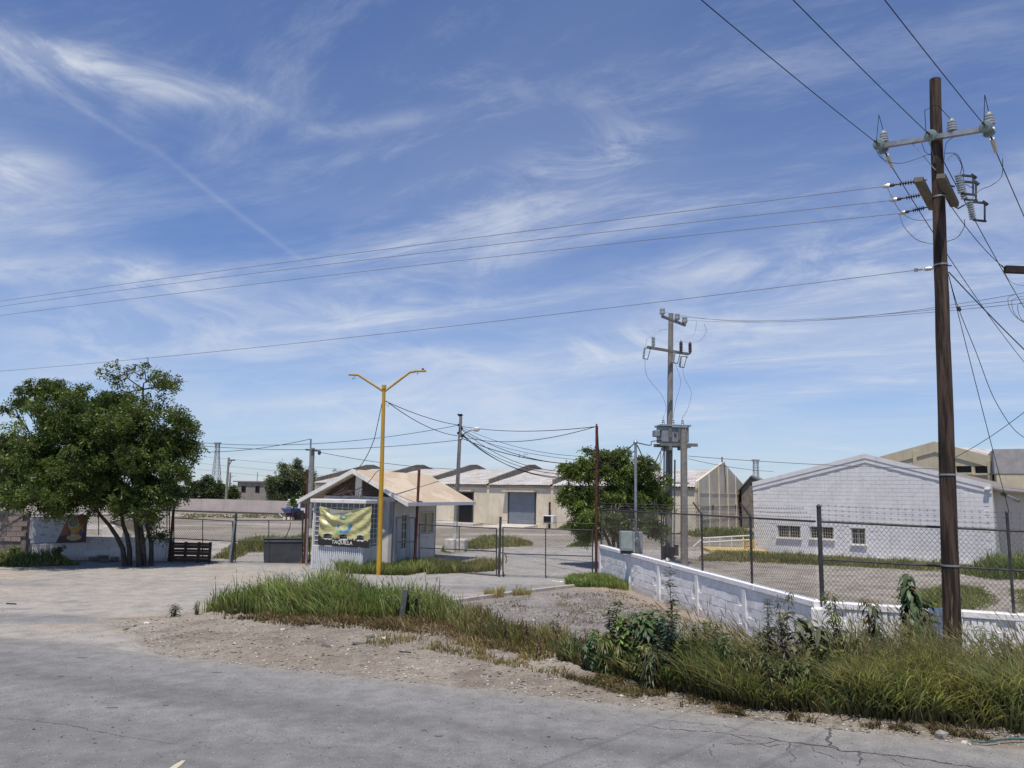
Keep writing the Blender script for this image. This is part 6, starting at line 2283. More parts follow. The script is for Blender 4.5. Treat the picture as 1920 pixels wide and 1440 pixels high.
# bright green grass on the low heap
poly = gp((365, 1160), (400, 1142), (480, 1130), (640, 1128), (800, 1138), (900, 1172), (880, 1192), (790, 1184), (700, 1176), (600, 1172), (520, 1168), (430, 1164))
x, y = scatter(poly, 9000, .62, 1.9, 1, edge=.5)
c_ = np.clip(sdist(x, y, poly) / .8, .25, 1)
tx = (x / y - (x / y).min()) / np.ptp(x / y); ed = np.clip(np.minimum(tx / .25, (1 - tx) / .35), .12, 1)
kk_ = rng.random(len(x)) < ed ** .7; x, y, c_, ed = x[kk_], y[kk_], c_[kk_], ed[kk_]
c_ = c_ * ed ** .6
h = (.40 + .52 * rng.random(len(x))) * (.55 + .45 * c_) * np.where(rng.random(len(x)) < .07, 1.45, 1) * .92
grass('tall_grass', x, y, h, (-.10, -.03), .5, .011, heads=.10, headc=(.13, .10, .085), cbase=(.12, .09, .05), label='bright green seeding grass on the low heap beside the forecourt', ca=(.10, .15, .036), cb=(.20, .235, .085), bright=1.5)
# russet dry fringe
poly = gp((400, 1168), (520, 1165), (700, 1172), (840, 1178), (1010, 1225), (990, 1245), (850, 1212), (700, 1192), (520, 1182))
x, y = scatter(poly, 5200, .6, 2.2, 2, edge=.4)
grass('dry_grass', x, y, .05 + .17 * rng.random(len(x)), (0, 0), 1.3, .008, bright=1.0, ca=(.14, .085, .045), cb=(.20, .15, .08), cbase=(.10, .06, .035), label='low russet dry fringe in front of the green grass heap')
# sparse clumps towards the right, mixed
poly = gp((820, 1172), (900, 1170), (1060, 1215), (1090, 1250), (1000, 1245), (880, 1215))
x, y = scatter(poly, 4200, .7, 2.0, 3)
grass('mixed_grass', x, y, .10 + .30 * rng.random(len(x)) ** 1.6, (-.05, 0), .55, .009, heads=.10, ca=(.10, .12, .035), cb=(.21, .17, .085), cbase=(.15, .10, .055), label='thin half dry grass between the heap and the weed thicket')
# small pale tuft rows by the kerb and stray weeds
for (a, b, w_, hh2, n2, ca, cb, lab) in ((925, 1120, 14, .30, 500, (.24, .19, .10), (.34, .28, .16), 'straw coloured tuft on the kerb nearest the heap'), (978, 1118, 12, .22, 320, (.24, .20, .10), (.32, .27, .15), 'straw coloured tuft on the kerb nearer the gate')):
    c0 = G(a, b)
    x = c0.x + rng.normal(0, w_ * .013, n2).clip(-.26, .26); y = c0.y + rng.normal(0, .12, n2).clip(-.2, .2)
    o = grass('grass_tuft', x, y, hh2 * (.5 + .6 * rng.random(n2)), (0, 0), .5, .007, ca=ca, cb=cb, label=lab, kind=None, cat='grass tuft', heads=.05, headc=(.3, .26, .16))
poly = gp((840, 1160), (1000, 1122), (1160, 1112), (1300, 1170), (1320, 1200), (1010, 1215), (880, 1180))
x, y = scatter(poly, 2600, .92, 1.1, 4)
grass('sparse_weeds', x, y, .03 + .07 * rng.random(len(x)), (0, 0), 2.2, .009, bright=1.0, ca=(.11, .11, .06), cb=(.19, .16, .10), label='sparse low weeds dotted over the gravel between kerb and white wall')
# verge front fringe strays
poly = gp((620, 1200), (900, 1215), (1100, 1262), (1050, 1280), (850, 1240), (640, 1215))
x, y = scatter(poly, 1500, .9, 1.6, 5)
grass('sparse_weeds', x, y, .03 + .15 * rng.random(len(x)), (0, 0), .9, .008, ca=(.17, .12, .06), cb=(.26, .21, .12), label='scattered dry stalks on the rubble in front of the grass heap')
# booth front patch, gate patch
poly = gp((610, 1062), (640, 1056), (800, 1060), (812, 1070), (760, 1080), (640, 1076))
x, y = scatter(poly, 9000, .3, 1.0, 6, edge=.3)
grass('tall_grass', x, y, .22 + .24 * rng.random(len(x)), (0, 0), .6, .012, label='green grass around the foot of the yellow lamp post', cbase=(.10, .09, .04), **GR)
poly = gp((790, 1064), (812, 1058), (870, 1062), (926, 1064), (930, 1072), (800, 1078))
x, y = scatter(poly, 4200, .55, 1.2, 7, edge=.3)
grass('tall_grass', x, y, .16 + .26 * rng.random(len(x)), (0, 0), .6, .012, label='dull green grass behind the gate fence right of the booth', ca=(.08, .10, .03), cb=(.17, .17, .075))
c0 = G(915, 1066); x = c0.x + rng.normal(0, .3, 900).clip(-.5, .5); y = c0.y + rng.normal(0, .25, 900).clip(-.4, .4)
grass('grass_tuft', x, y, .3 + .35 * rng.random(900), (0, 0), .6, .012, ca=(.18, .16, .075), cb=(.28, .25, .13), label='tall straw tuft at the corner of the booth shadow behind the gate', kind=None, cat='grass tuft')
poly = gp((1056, 1096), (1080, 1086), (1140, 1086), (1190, 1098), (1176, 1110), (1100, 1106))
x, y = scatter(poly, 6000, .3, 1.4, 8, edge=.3)
grass('tall_grass', x, y, .14 + .20 * rng.random(len(x)), (0, 0), .6, .010, label='green grass at the foot of the rusty gate mast', **GR)
# yard strips
def strip(label, pts, n, hmin, hr, ca, cb, w=.02, seed=0, clump=.4, name='yard_grass'):
    p_ = gp(*pts); x, y = scatter(p_, n, clump, .7, seed, edge=.8)
    if len(x): grass(name, x, y, (hmin + hr * rng.random(len(x)) ** 1.5) * np.clip(sdist(x, y, p_) / .9, .2, 1), (0, 0), .6, w, ca=ca, cb=cb, label=label)


OL = (.11, .12, .045); OL2 = (.19, .18, .085)
strip('olive grass strip beyond the gate beside the white pole block', ((868, 1031), (872, 1016), (900, 1012), (1000, 1016), (1000, 1024), (920, 1030)), 4200, .25, .3, OL, OL2, .02, 9)
strip('green clump left of the white pole block', ((826, 1036), (832, 1022), (842, 1030), (846, 1037)), 900, .25, .35, (.08, .12, .03), (.14, .17, .06), .018, 10)
strip('yellow green grass along the foot of the lavender building', ((1300, 1052), (1315, 1040), (1415, 1040), (1600, 1052), (1800, 1064), (1860, 1072), (1850, 1078), (1600, 1064), (1420, 1056)), 9500, .18, .26, OL, OL2, .016, 11)
strip('denser green weeds at the right corner of the lavender building', ((1790, 1076), (1850, 1062), (1990, 1062), (1990, 1090), (1860, 1088)), 6500, .35, .55, (.07, .105, .03), (.12, .15, .05), .016, 12)
strip('green grass patch in the yard behind the wooden pole', ((1670, 1120), (1720, 1105), (1850, 1100), (1880, 1130), (1850, 1150), (1700, 1140)), 6500, .12, .2, (.10, .135, .035), (.19, .19, .08), .012, 13)
strip('green grass patch in the yard at the right frame edge', ((1890, 1108), (1960, 1100), (1990, 1150), (1900, 1150)), 2500, .12, .2, (.10, .135, .035), (.19, .19, .08), .012, 14)
strip('olive grass behind the left gate', ((395, 1048), (420, 1028), (460, 1018), (600, 1014), (600, 1036), (470, 1036), (440, 1050)), 9000, .3, .35, OL, OL2, .018, 15)
strip('grass in front of the far perimeter wall', ((330, 972), (330, 964), (500, 966), (610, 968), (612, 975), (500, 972)), 1500, .06, .2, (.10, .12, .05), (.17, .17, .09), .05, 16, .9)
strip('green strip before the gable of the warehouse', ((1268, 1000), (1300, 996), (1420, 1000), (1420, 1012), (1300, 1008)), 2600, .3, .35, (.09, .12, .04), (.16, .17, .07), .035, 17)
strip('weeds at the foot of the warehouse wall', ((1042, 993), (1052, 987), (1100, 990), (1110, 998)), 1500, .4, .6, (.09, .115, .04), (.16, .17, .08), .03, 18)
strip('shaded green patch under the gate tree', ((1060, 1026), (1075, 1016), (1110, 1016), (1112, 1026)), 1500, .2, .25, (.07, .10, .03), (.13, .14, .05), .02, 19)
strip('rough green growth below the sign board at the left', ((-120, 1062), (-120, 1050), (10, 1052), (150, 1054), (150, 1060), (40, 1064)), 9000, .22, .36, (.06, .09, .03), (.12, .14, .055), .016, 20, .5, 'wall_weeds')

# ------------------------------------------------------------------ broadleaf weeds, each one a plant
def weed(label, px_, py_, h, n_stem=3, nleaf=70, L=.16, W=.04, ca=(.05, .085, .028), cb=(.10, .14, .05), spread=.35, droop=1.0, lean=(0, 0), group=None, name='weed_plant', Y=None, top_only=False, cat='weed'):
    b = G(px_, py_) if Y is None else B(px_, Y)
    kk = np.array([random.uniform(.8, 1.3), random.uniform(.88, 1.12), random.uniform(.75, 1.35)]) * random.uniform(.82, 1.15)
    ca = tuple(np.array(ca) * kk); cb = tuple(np.array(cb) * kk)
    L *= random.uniform(.7, 1.2); W *= random.uniform(.65, 1.2); droop *= random.uniform(.5, 1.3); nleaf = int(nleaf * random.uniform(1.1, 1.6))
    b = Vector((b.x, b.y, float(height(np.array([b.x]), np.array([b.y]))[0]) - .02))
    t = empty(name, b, label, cat, group)
    q = MB(); LP_, LD_ = [], []
    for s in range(n_stem):
        a = random.uniform(0, 2 * math.pi); sp = random.uniform(.1, 1) * spread * h if n_stem > 1 else random.uniform(0, .06)
        hh = h * random.uniform(.7, 1.0) if s else h
        tip = b + Vector((math.cos(a) * sp + lean[0] * h, math.sin(a) * sp * .7 + lean[1] * h, hh))
        mid = b.lerp(tip, .5) + Vector((random.uniform(-.05, .05), random.uniform(-.05, .05), hh * .06))
        st = b + Vector((math.cos(a), math.sin(a), 0)) * .05 * (n_stem > 1)
        pts = [st.lerp(mid, .0), st.lerp(mid, .5), mid, mid.lerp(tip, .5) + Vector((0, 0, .01)), tip]
        q.tube(pts, [.010 + .004 * h, .009, .007, .005, .002], 5)
        for k in range(nleaf):
            f = random.uniform(.12 if not top_only else .5, 1.0)
            i = min(int(f * 4), 3); p = pts[i].lerp(pts[i + 1], f * 4 - i)
            an = k * 2.4 + random.uniform(-.3, .3)
            LP_.append(p); LD_.append((math.cos(an), math.sin(an), random.uniform(-.1, .7)))
    q.build('stem', M_STEM, t, smooth=True)
    P = np.array([list(p) for p in LP_]); D = unit(np.array(LD_)); n = len(P)
    V, F = big_leaves(P, D, L * (.6 + .7 * rng.random(n)), W * (.7 + .6 * rng.random(n)), droop * (.6 + .9 * rng.random(n)))
    cl_ = jit_cols(n, ca, cb, .24)
    dead = rng.random(n) < .09
    cl_[dead] = np.array([.20, .14, .07]) * (.6 + .8 * rng.random((dead.sum(), 1)))
    C = np.repeat(cl_, 8, 0)
    o = link_mesh('leaves', np_mesh('leaves', V - np.array(b), F, C), M_WEED, t, wl(t))
    return t


GW = 'broadleaf weeds in the roadside thicket'
DK = dict(ca=(.06, .09, .038), cb=(.12, .155, .07))
LT = dict(ca=(.09, .135, .045), cb=(.17, .21, .075))
weed('tall dark weed with drooping leaf top left of the thicket', 1150, 1262, 1.15, 3, 60, .16, .05, group=GW, **DK)
weed('low leafy weed at the left end of the thicket', 1105, 1262, .62, 4, 50, .12, .04, group=GW, **LT)
weed('narrow brown tipped weed standing left of the thicket', 1042, 1232, .62, 2, 40, .10, .025, group=GW, ca=(.09, .07, .04), cb=(.13, .11, .06))
weed('spiky topped weed at the left front of the thicket', 1180, 1282, .95, 4, 60, .15, .042, group=GW, **LT)
weed('broad dark shrub like weed in the middle of the thicket', 1225, 1285, 1.05, 7, 75, .17, .055, group=GW, spread=.42, **DK)
weed('tallest slender weed poking above the thicket before the white wall', 1262, 1284, 1.78, 2, 110, .15, .030, spread=.06, group=GW, **DK)
weed('dense grey green weed under the tallest slender one', 1250, 1296, 1.05, 8, 80, .12, .032, spread=.45, group=GW, ca=(.06, .085, .05), cb=(.11, .135, .085))
weed('leafy weed with pale big leaves behind the thicket front', 1205, 1268, 1.02, 4, 50, .22, .08, group=GW, ca=(.07, .13, .05), cb=(.11, .17, .07))
weed('weed with hanging leaves right of the tallest slender one', 1312, 1290, .95, 4, 60, .17, .04, group=GW, **DK)
weed('weed leaning over the grass below the second wall pilaster', 1365, 1305, .85, 4, 60, .14, .032, group=GW, **LT)
weed('tall narrow leaved weed left of the wall corner', 1450, 1312, 1.42, 3, 110, .16, .022, spread=.18, group=GW, **DK)
weed('narrow leaved weed close left of the wall corner', 1480, 1318, 1.50, 3, 120, .16, .020, spread=.15, group=GW, **DK)
weed('drooping dark broadleaf weed at the wall corner', 1522, 1312, 1.2, 3, 46, .24, .07, droop=1.6, group=GW, **DK)
weed('tall weed with arching tip before the ribbed wall', 1580, 1318, 1.55, 2, 110, .18, .026, spread=.1, group=GW, **DK)
weed('weed with bent over tip and dangling dark leaves', 1645, 1318, 1.45, 2, 34, .22, .045, spread=.05, droop=1.8, group=GW, top_only=True, **DK)
weed('big leaved dark weed rising above the wall left of the wooden pole', 1712, 1305, 1.75, 3, 80, .22, .075, spread=.10, droop=1.7, group=GW, top_only=True, **DK)
weed('second big leaved weed close beside the wooden pole', 1738, 1300, 1.38, 3, 55, .24, .075, spread=.14, droop=1.5, group=GW, top_only=True, **DK)
weed('low mid green weed in front of the wall corner', 1500, 1335, .72, 6, 60, .15, .035, spread=.5, group=GW, **LT)
weed('bushy weed among the grass below the wall corner', 1455, 1335, .80, 6, 70, .13, .03, spread=.45, group=GW, **DK)
weed('leafy weed by the right frame edge', 1850, 1320, 1.05, 4, 70, .15, .03, spread=.3, group=GW, **LT)
weed('small leafy weed left of the square stub post', 725, 1170, .62, 7, 60, .10, .028, spread=.5, **LT)
weed('broad green weed clump touching the square stub post', 765, 1176, .66, 8, 70, .11, .034, spread=.6, **LT)
weed('small drooping weed alone at the left tip of the verge', 322, 1166, .34, 4, 24, .12, .035, **DK)
weed('thin stalk weed just left of the green heap', 366, 1162, .36, 5, 18, .07, .012, **LT)
weed('dark leafy weed below the sign board', 110, 1058, .72, 7, 60, .16, .06, spread=.6, Y=30.4, **DK)
weed('pale flowered weed at the left frame edge by the wall', 25, 1060, .7, 7, 60, .14, .05, spread=.7, Y=30.2, **LT)
x_ = weed('slender weed in front of the white wall by the third pilaster', 1380, 1240, .42, 2, 40, .10, .02, **LT)
fills = [
 (1120, 1270, .60, 'small leafy weed beside the low one at the thicket left end'), (1140, 1278, .70, 'mid height weed in front of the tall dark drooping one'), (1163, 1268, .85, 'upright weed between the tall dark drooping one and the spiky one'),
 (1196, 1292, .62, 'short front weed below the spiky topped one'), (1218, 1300, .60, 'short front weed over the dark slab'), (1240, 1274, 1.0, 'weed crowding behind the broad dark middle shrub'),
 (1278, 1300, .80, 'front weed right below the tallest slender one'), (1290, 1282, .98, 'back weed just right of the tallest slender one'), (1340, 1290, .88, 'weed between the hanging leaf one and the second pilaster'),
 (1420, 1310, .95, 'slim weed in the grass below the third pilaster'), (1400, 1322, .72, 'short weed before the slim one below the third pilaster'), (1548, 1326, .80, 'short weed at the right of the wall corner pier'),
 (1610, 1322, 1.02, 'weed between the arching and the bent over one'), (1678, 1318, 1.05, 'weed filling between bent over one and the big leaved one'), (1905, 1330, .95, 'weed in the pale grass at the frame edge')]
for i, (px_, py_, h_, lab) in enumerate(fills):
    weed(lab, px_, py_, h_, 5, 62, (.13, .16, .11)[i % 3], (.035, .028, .042)[i % 3], spread=.38, group=GW, droop=(1.0, 1.5, .7)[i % 3], **((DK, LT)[i % 2]))
# small dry and green stalk plants, a loose row in front
rr = random.Random(5)
desc = ['brown stalk weed', 'thin green stalk weed', 'reddish stalk weed']
for i, (px_, py_) in enumerate(((905, 1214), (948, 1222), (985, 1232), (1008, 1246), (1070, 1252), (1088, 1262))):
    k = i % 3
    where = ('closest to the stub post', 'second along from the stub post', 'in the gap of the dry grass', 'beside the rubble strip', 'just before the thicket', 'touching the thicket front')[i]
    weed('%s %s' % (desc[k], where), px_, py_, rr.uniform(.4, .6), 3, 26, .09, .02, spread=.2, ca=((.12, .08, .045), (.08, .10, .04), (.15, .08, .045))[k], cb=((.17, .12, .07), (.12, .14, .06), (.20, .12, .07))[k], cat='weed')

# thicket ground mass: fine leafy undergrowth plus the long grasses
poly = gp((1040, 1250), (1120, 1244), (1250, 1252), (1330, 1262), (1330, 1310), (1250, 1306), (1150, 1284))
x, y = scatter(poly, 6500, .35, 1.5, 21, edge=.3)
grass('undergrowth', x, y, .16 + .30 * rng.random(len(x)), (0, 0), .9, .016, ca=(.04, .065, .024), cb=(.085, .11, .04), cbase=(.09, .07, .04), label='dark leafy undergrowth filling the left half of the roadside thicket')
poly = gp((1285, 1272), (1330, 1272), (1440, 1284), (1530, 1296), (1530, 1342), (1400, 1335), (1290, 1312))
x, y = scatter(poly, 8500, .35, 1.5, 22, edge=.3)
grass('tall_grass', x, y, .30 + .42 * rng.random(len(x)), (-.22, .0), .8, .008, heads=.04, ca=(.075, .10, .036), cb=(.15, .165, .08), cbase=(.13, .09, .05), label='green grass in the middle of the thicket before the white wall')
poly = gp((1500, 1300), (1600, 1300), (1760, 1302), (1930, 1306), (2080, 1320), (2080, 1395), (1900, 1372), (1720, 1354), (1600, 1342), (1500, 1330))
x, y = scatter(poly, 26000, .45, 1.5, 23, edge=.5)
hx = .55 + .55 * fbm(x * .9, y * .9, 66)
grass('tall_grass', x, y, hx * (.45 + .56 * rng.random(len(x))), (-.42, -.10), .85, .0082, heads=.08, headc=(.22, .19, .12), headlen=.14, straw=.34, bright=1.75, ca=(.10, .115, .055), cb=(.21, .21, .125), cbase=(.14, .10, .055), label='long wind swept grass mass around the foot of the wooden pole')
poly = gp((1300, 1280), (1440, 1290), (1600, 1305), (1760, 1308), (1930, 1312), (2060, 1322), (2060, 1372), (1860, 1350), (1600, 1330), (1330, 1300))
x, y = scatter(poly, 1700, .5, 1.5, 26)
grass('dry_stalks', x, y, .80 + .35 * rng.random(len(x)), (-.30, -.05), .45, .0055, heads=.75, headc=(.30, .26, .17), headlen=.20, straw=.8, ca=(.20, .18, .09), cb=(.30, .27, .15), label='thin straw coloured seed stalks rising out of the roadside grass')
# arching blades on the front edge
poly = gp((1420, 1318), (1500, 1322), (1720, 1346), (2000, 1380), (2000, 1392), (1720, 1362), (1430, 1332))
x, y = scatter(poly, 1700, .5, 1.5, 24)
grass('arching_grass', x, y, .28 + .35 * rng.random(len(x)), (-.15, -.22), .9, .012, ca=(.11, .14, .05), cb=(.24, .24, .13), cbase=(.11, .09, .05), label='arching pale blades along the front edge of the thicket by the road')
poly = gp((1050, 1262), (1200, 1296), (1420, 1340), (1560, 1352), (1700, 1362), (1900, 1386), (1900, 1396), (1700, 1374), (1400, 1346), (1190, 1312), (1050, 1278))
x, y = scatter(poly, 2600, .97, 2.2, 25)
grass('dry_litter', x, y, .03 + .11 * rng.random(len(x)), (0, 0), 2.2, .008, bright=1.0, ca=(.065, .05, .032), cb=(.15, .11, .065), label='dry brown litter and dead stalks under the thicket edge')
# ------------------------------------------------------------------ rusty posts and gates
def post(label, px_, ytop, Y, r, m, name='steel_post', ybot=None, lean=None, cat='post', xt=None):
    b = B(px_, Y)
    tp = at(xt if xt is not None else px_, ytop, Y)
    q = MB(); q.tube([b - Z3 * .1, tp], [r, r], 10)
    return q.build(name, m, None, label, cat, smooth=True)


def gy(px_):
    """distance of the gate line at a pixel column"""
    d = ray(px_, 1000)
    best = None
    for a, b in zip(GATE[:-1], GATE[1:]):
        for i in range(41):
            p = a.lerp(b, i / 40); e = abs(p.x / p.y - d.x / d.y)
            if best is None or e < best[0]: best = (e, p.y)
    return best[1]


Y1, Y2, Y3, Y4 = gy(322), gy(577), gy(782), gy(1117)
post('rusty red post standing in the tree shade at the left gate', 321, 862, Y1 - .1, .055, M_RUST, 'rusty_post', xt=334)
post('rusty red post left of the booth with the dark sheet gate', 574, 882, Y2 - .1, .058, M_RUST, 'rusty_post', xt=577.5)
post('rusty red post in front of the booth side door', 779, 881, Y3 - .1, .055, M_RUST, 'rusty_post', xt=786)
t = empty('gate_mast', B(1119, Y4 - .1), 'tall rusty red mast carrying cables at the right end of the gate', 'mast')
q = MB(); q.tube([B(1118, Y4 - .1) - Z3 * .1, at(1119, 799, Y4 - .1)], .052, 10); q.build('pole', M_RUST, t, smooth=True)
q = MB(); q.tube([at(1121, 815, Y4 - .1), at(1123, 860, Y4 - .1), at(1122, 930, Y4 - .1)], .018, 6); q.build('drop_cable', M_CABLE, t)
q = MB(); q.tube([at(1119, 800, Y4 - .1), at(1118.5, 795, Y4 - .1)], .03, 8); q.build('cap', M_RUST, t)


def gate(name, label, X0, X1, bars, rails, rv=.023, mesh=None, cat='gate', mat_=None, yoff=0.0, group=None, pitch=.095, wr=.0032):
    """X0/X1 = (px, y_top, y_bottom) of the two stiles; rails = [(yl, yr)], bars = [(px, yt, yb)]"""
    m = mat_ or M_DSTEEL
    Ya, Yb = gy(X0[0]) + yoff, gy(X1[0]) + yoff
    def pt(px_, py_):
        f = (px_ - X0[0]) / (X1[0] - X0[0])
        return at(px_, py_, Ya + (Yb - Ya) * f)
    base = (pt(X0[0], X0[2]) + pt(X1[0], X1[2])) / 2; base.z = 0
    t = empty(name, base, label, cat, group)
    fr_ = MB()
    for X in (X0, X1):
        s = MB(); s.tube([pt(X[0], X[1]), pt(X[0], X[2])], rv, 8); s.build('stile', m, t, smooth=True)
    for (x, a, b) in bars:
        s = MB(); s.tube([pt(x, a), pt(x, b)], rv * .85, 8); s.build('upright_bar', m, t, smooth=True)
    for (a, b) in rails:
        s = MB(); s.tube([pt(X0[0], a), pt(X1[0], b)], rv * .85, 8); s.build('rail', m, t, smooth=True)
    me_ = mesh or (X0[1], X1[1], X0[2], X1[2])
    chain('chain_link_netting', pt(X0[0], me_[2]), pt(X1[0], me_[3]), pt(X0[0], me_[0]), pt(X1[0], me_[1]), pitch, wr, M_CHAIN, t)
    return t, pt


g1_, pt1 = gate('chain_link_gate', 'right chain link gate leaf beside the white wall', (943, 988, 1082), (1111, 993, 1090), [(1023, 991, 1089)], [(989, 994), (1038, 1043), (1082, 1090)])
g2_, pt2 = gate('chain_link_gate', 'middle chain link gate leaf between rusty post and dark gate post', (786, 982, 1068), (931, 991, 1078), [(861, 986, 1034)], [(983, 991), (1027, 1034), (1069, 1079)])
q = MB(); q.tube([B(937, gy(937) - .08) - Z3 * .05, at(938.5, 971, gy(937) - .08)], .046, 10); q.tube([at(938.5, 971, gy(937) - .08), at(938.5, 969, gy(937) - .08)], .052, 10)
q.build('gate_post', M_DSTEEL, None, 'dark steel gate post where the two gate leaves meet', 'post', smooth=True)
q = MB(); q.tube([at(948, 1040, gy(948) - .1), at(950, 1048, gy(948) - .12), at(948, 1056, gy(948) - .12)], .02, 6); q.tube([at(939, 1036, gy(940) - .13), at(948, 1040, gy(948) - .13)], .02, 6)
q.build('gate_latch', M_DSTEEL, g1_)
q = MB(); q.bar(at(942, 1062, gy(942) - .15), at(945, 1081, gy(942) - .25), .03, .03); q.build('drop_bolt', M_DSTEEL, g1_)
gate('chain_link_gate', 'narrow pedestrian gate in front of the booth door', (744, 970, 1058), (778, 971, 1060), [(768, 971, 1059)], [(970, 971), (1016, 1016)], mat_=M_GALV, rv=.03)
g4_, pt4 = gate('chain_link_gate', 'left chain link gate leaf with a dark metal sheet fixed on it', (441, 976, 1056), (567, 976, 1056), [(504, 976, 1055)], [(975.5, 975.5), (1015, 1015), (1056, 1056)])
gate('chain_link_gate', 'chain link leaf between the red post in the shade and the leaning gate posts', (326, 971, 1051), (436, 977, 1055), [(380, 975, 1052)], [(971, 977), (1009, 1015), (1051, 1055)], mat_=M_DSTEEL)
q = MB(); q.tube([B(439, gy(439) - .1) - Z3 * .05, at(443, 963, gy(439) - .1)], .05, 9); q.build('gate_post', M_DSTEEL, None, 'upright dark post left of the sheet covered gate', 'post', smooth=True)
q = MB(); q.tube([B(434, gy(434) - .2), at(440, 976, gy(434) - .2)], .05, 8); q.build('gate_post', M_GALV, None, 'paler post leaning against the upright dark gate post', 'post', smooth=True)
q = MB(); q.tube([B(569, gy(569) - .1), at(568, 957, gy(569) - .1)], .04, 8); q.build('gate_post', M_DSTEEL, None, 'thin dark post next to the rusty red one left of the booth', 'post', smooth=True)
# the sheet
M_SHEET = mat('dark_rusting_sheet', (.060, .066, .074), (.045, .048, .052), 2.5, .6, metal=.2, c3=(.24, .10, .035), s3=1.4, lo3=.60, hi3=.70, stretch=(.8, 1, 1.3))
Ysh = gy(530) - .12
pa = [at(494.5, 1056, Ysh), at(566.5, 1057, Ysh), at(566.5, 1009, Ysh), at(494, 1009, Ysh)]
q = MB(); k = Vector((0, .03, 0)); q.box8([pa[0], pa[1], pa[1] + k, pa[0] + k, pa[3], pa[2], pa[2] + k, pa[3] + k]); sh_ = q.build('metal_sheet', M_SHEET, g4_)
for yy in (1009, 1014.5, 1056):
    q = MB(); q.bar(at(494.5, yy, Ysh - .02), at(566.5, yy, Ysh - .02), .03, .035); q.build('sheet_rail', M_GREYSH, g4_)
q = MB(); q.bar(at(504, 1009, Ysh - .02), at(504, 1056, Ysh - .02), .03, .03); q.build('sheet_rail', M_DSTEEL, g4_)
wire('loose chain dangling over the dark metal sheet', [at(545, 980, Ysh), at(543, 990, Ysh), at(539, 1000, Ysh - .03), at(535, 1009, Ysh - .05)], .018, M_DSTEEL)
wire('top strand of plain wire from gate post towards the booth fence', [at(938, 985, gy(938)), at(870, 978, gy(870)), at(788, 975, gy(788))], .006, M_CHAIN)
wire('upper plain wire above the right gate leaf', [at(939, 976, gy(939)), at(1030, 979, gy(1030)), at(1117, 982, gy(1117))], .006, M_CHAIN)
# fence by the minibus (right of rusty post): short mesh
gate('chain_link_fence', 'short chain link panel between the thin mast and the booth', (580, 1009, 1056), (599, 1009, 1057), [], [(1009, 1009)], cat='fence', yoff=.2)

# ------------------------------------------------------------------ pallet barrier
Yp = gy(360) - .35
fp = Frame(B(323.5, Yp), (1, .02, 0))
xr_ = fp.px(396, 1030)[0]; zt_p = fp.px(360, 1015.5)[1]
t = empty('pallet', fp.w(xr_ / 2, 0, 0), 'dark wooden pallet stood on edge against the shaded gate', 'pallet')
M_PAL = mat('dark_pallet_wood', (.085, .055, .04), (.05, .034, .027), 8, .9, bump=.5, stretch=(.3, 1, 1))
nb = 6
for i in range(nb):
    z0_ = .03 + (zt_p - .03) * i / nb
    q = MB(); q.box(fp, 0, xr_, .05, .075, z0_, z0_ + (zt_p / nb) * (.93 if i % 2 == 0 else .70)); q.build('plank', M_PAL, t, bevel=.004)
for a in (.0, xr_ * .33, xr_ * .66, xr_ - .09):
    q = MB(); q.box(fp, a, a + .09, -.05, .048, 0.0, zt_p - .01); q.build('stringer', M_PAL, t)

# ------------------------------------------------------------------ sign board
Ys = gy(100) - .35
sp_ = [at(51, 1020, Ys), at(160, 1017, Ys), at(163, 966, Ys), at(54, 970, Ys)]
root = empty('sign_board', Vector(((sp_[0].x + sp_[1].x) / 2, Ys, sp_[0].z)), 'shaded printed sign board with pale field and red colourful logo hanging on the left wall', 'sign')
q = MB(); k = Vector((0, .05, 0))
q.box8([sp_[0], sp_[1], sp_[1] + k, sp_[0] + k, sp_[3], sp_[2], sp_[2] + k, sp_[3] + k]); q.build('frame', M_DSTEEL, root)
na, nz = 176, 84
S, T_ = np.meshgrid(np.linspace(.014, .988, na), np.linspace(.02, .975, nz))
bl, br, tr_, tl = [np.array(p) for p in sp_]
Sx = S.ravel()[:, None]; Tx = T_.ravel()[:, None]
V = (tl * (1 - Sx) + tr_ * Sx) * (1 - Tx) + (bl * (1 - Sx) + br * Sx) * Tx
V[:, 1] -= .004
s = S.ravel(); tt_ = T_.ravel()
co = np.tile(np.array([.52, .55, .60]), (len(s), 1))
def put(mk, c): co[mk] = np.array(c)
put(s < .03, (.20, .035, .025)); put((s < .05) & (tt_ > .8), (.02, .015, .02))
edge_ = .69 - .20 * tt_
cl_ = s > edge_
tcol = np.clip((s - edge_) * 3, 0, 1)
co[cl_] = (np.array([.33, .10, .03])[None] * (1 - tcol[cl_][:, None]) + np.array([.18, .012, .015])[None] * tcol[cl_][:, None])
put(cl_ & (tt_ > .78 - .1 * s), (.035, .012, .03))
A_ = 2.1
for (cx, cy, w_, h_) in ((.10, .10, .03, .06), (.19, .10, .03, .05), (.27, .10, .04, .05), (.17, .34, .045, .03), (.28, .40, .06, .025), (.53, .27, .06, .02), (.27, .68, .06, .03), (.43, .74, .05, .03), (.13, .76, .07, .015), (.50, .52, .02, .03), (.40, .08, .015, .03), (.36, .18, .01, .02), (.50, .38, .03, .01)):
    mk = (np.abs(s - cx) < w_) & (np.abs(tt_ - cy) < h_) & (fbm(s * 70, tt_ * 45, int(cx * 100), 2) > .50) & ~cl_
    put(mk, (.24, .26, .30))
    put((np.hypot((s - cx) * A_, tt_ - cy + h_ + .03) < .022) & ~cl_, (.20, .21, .25))
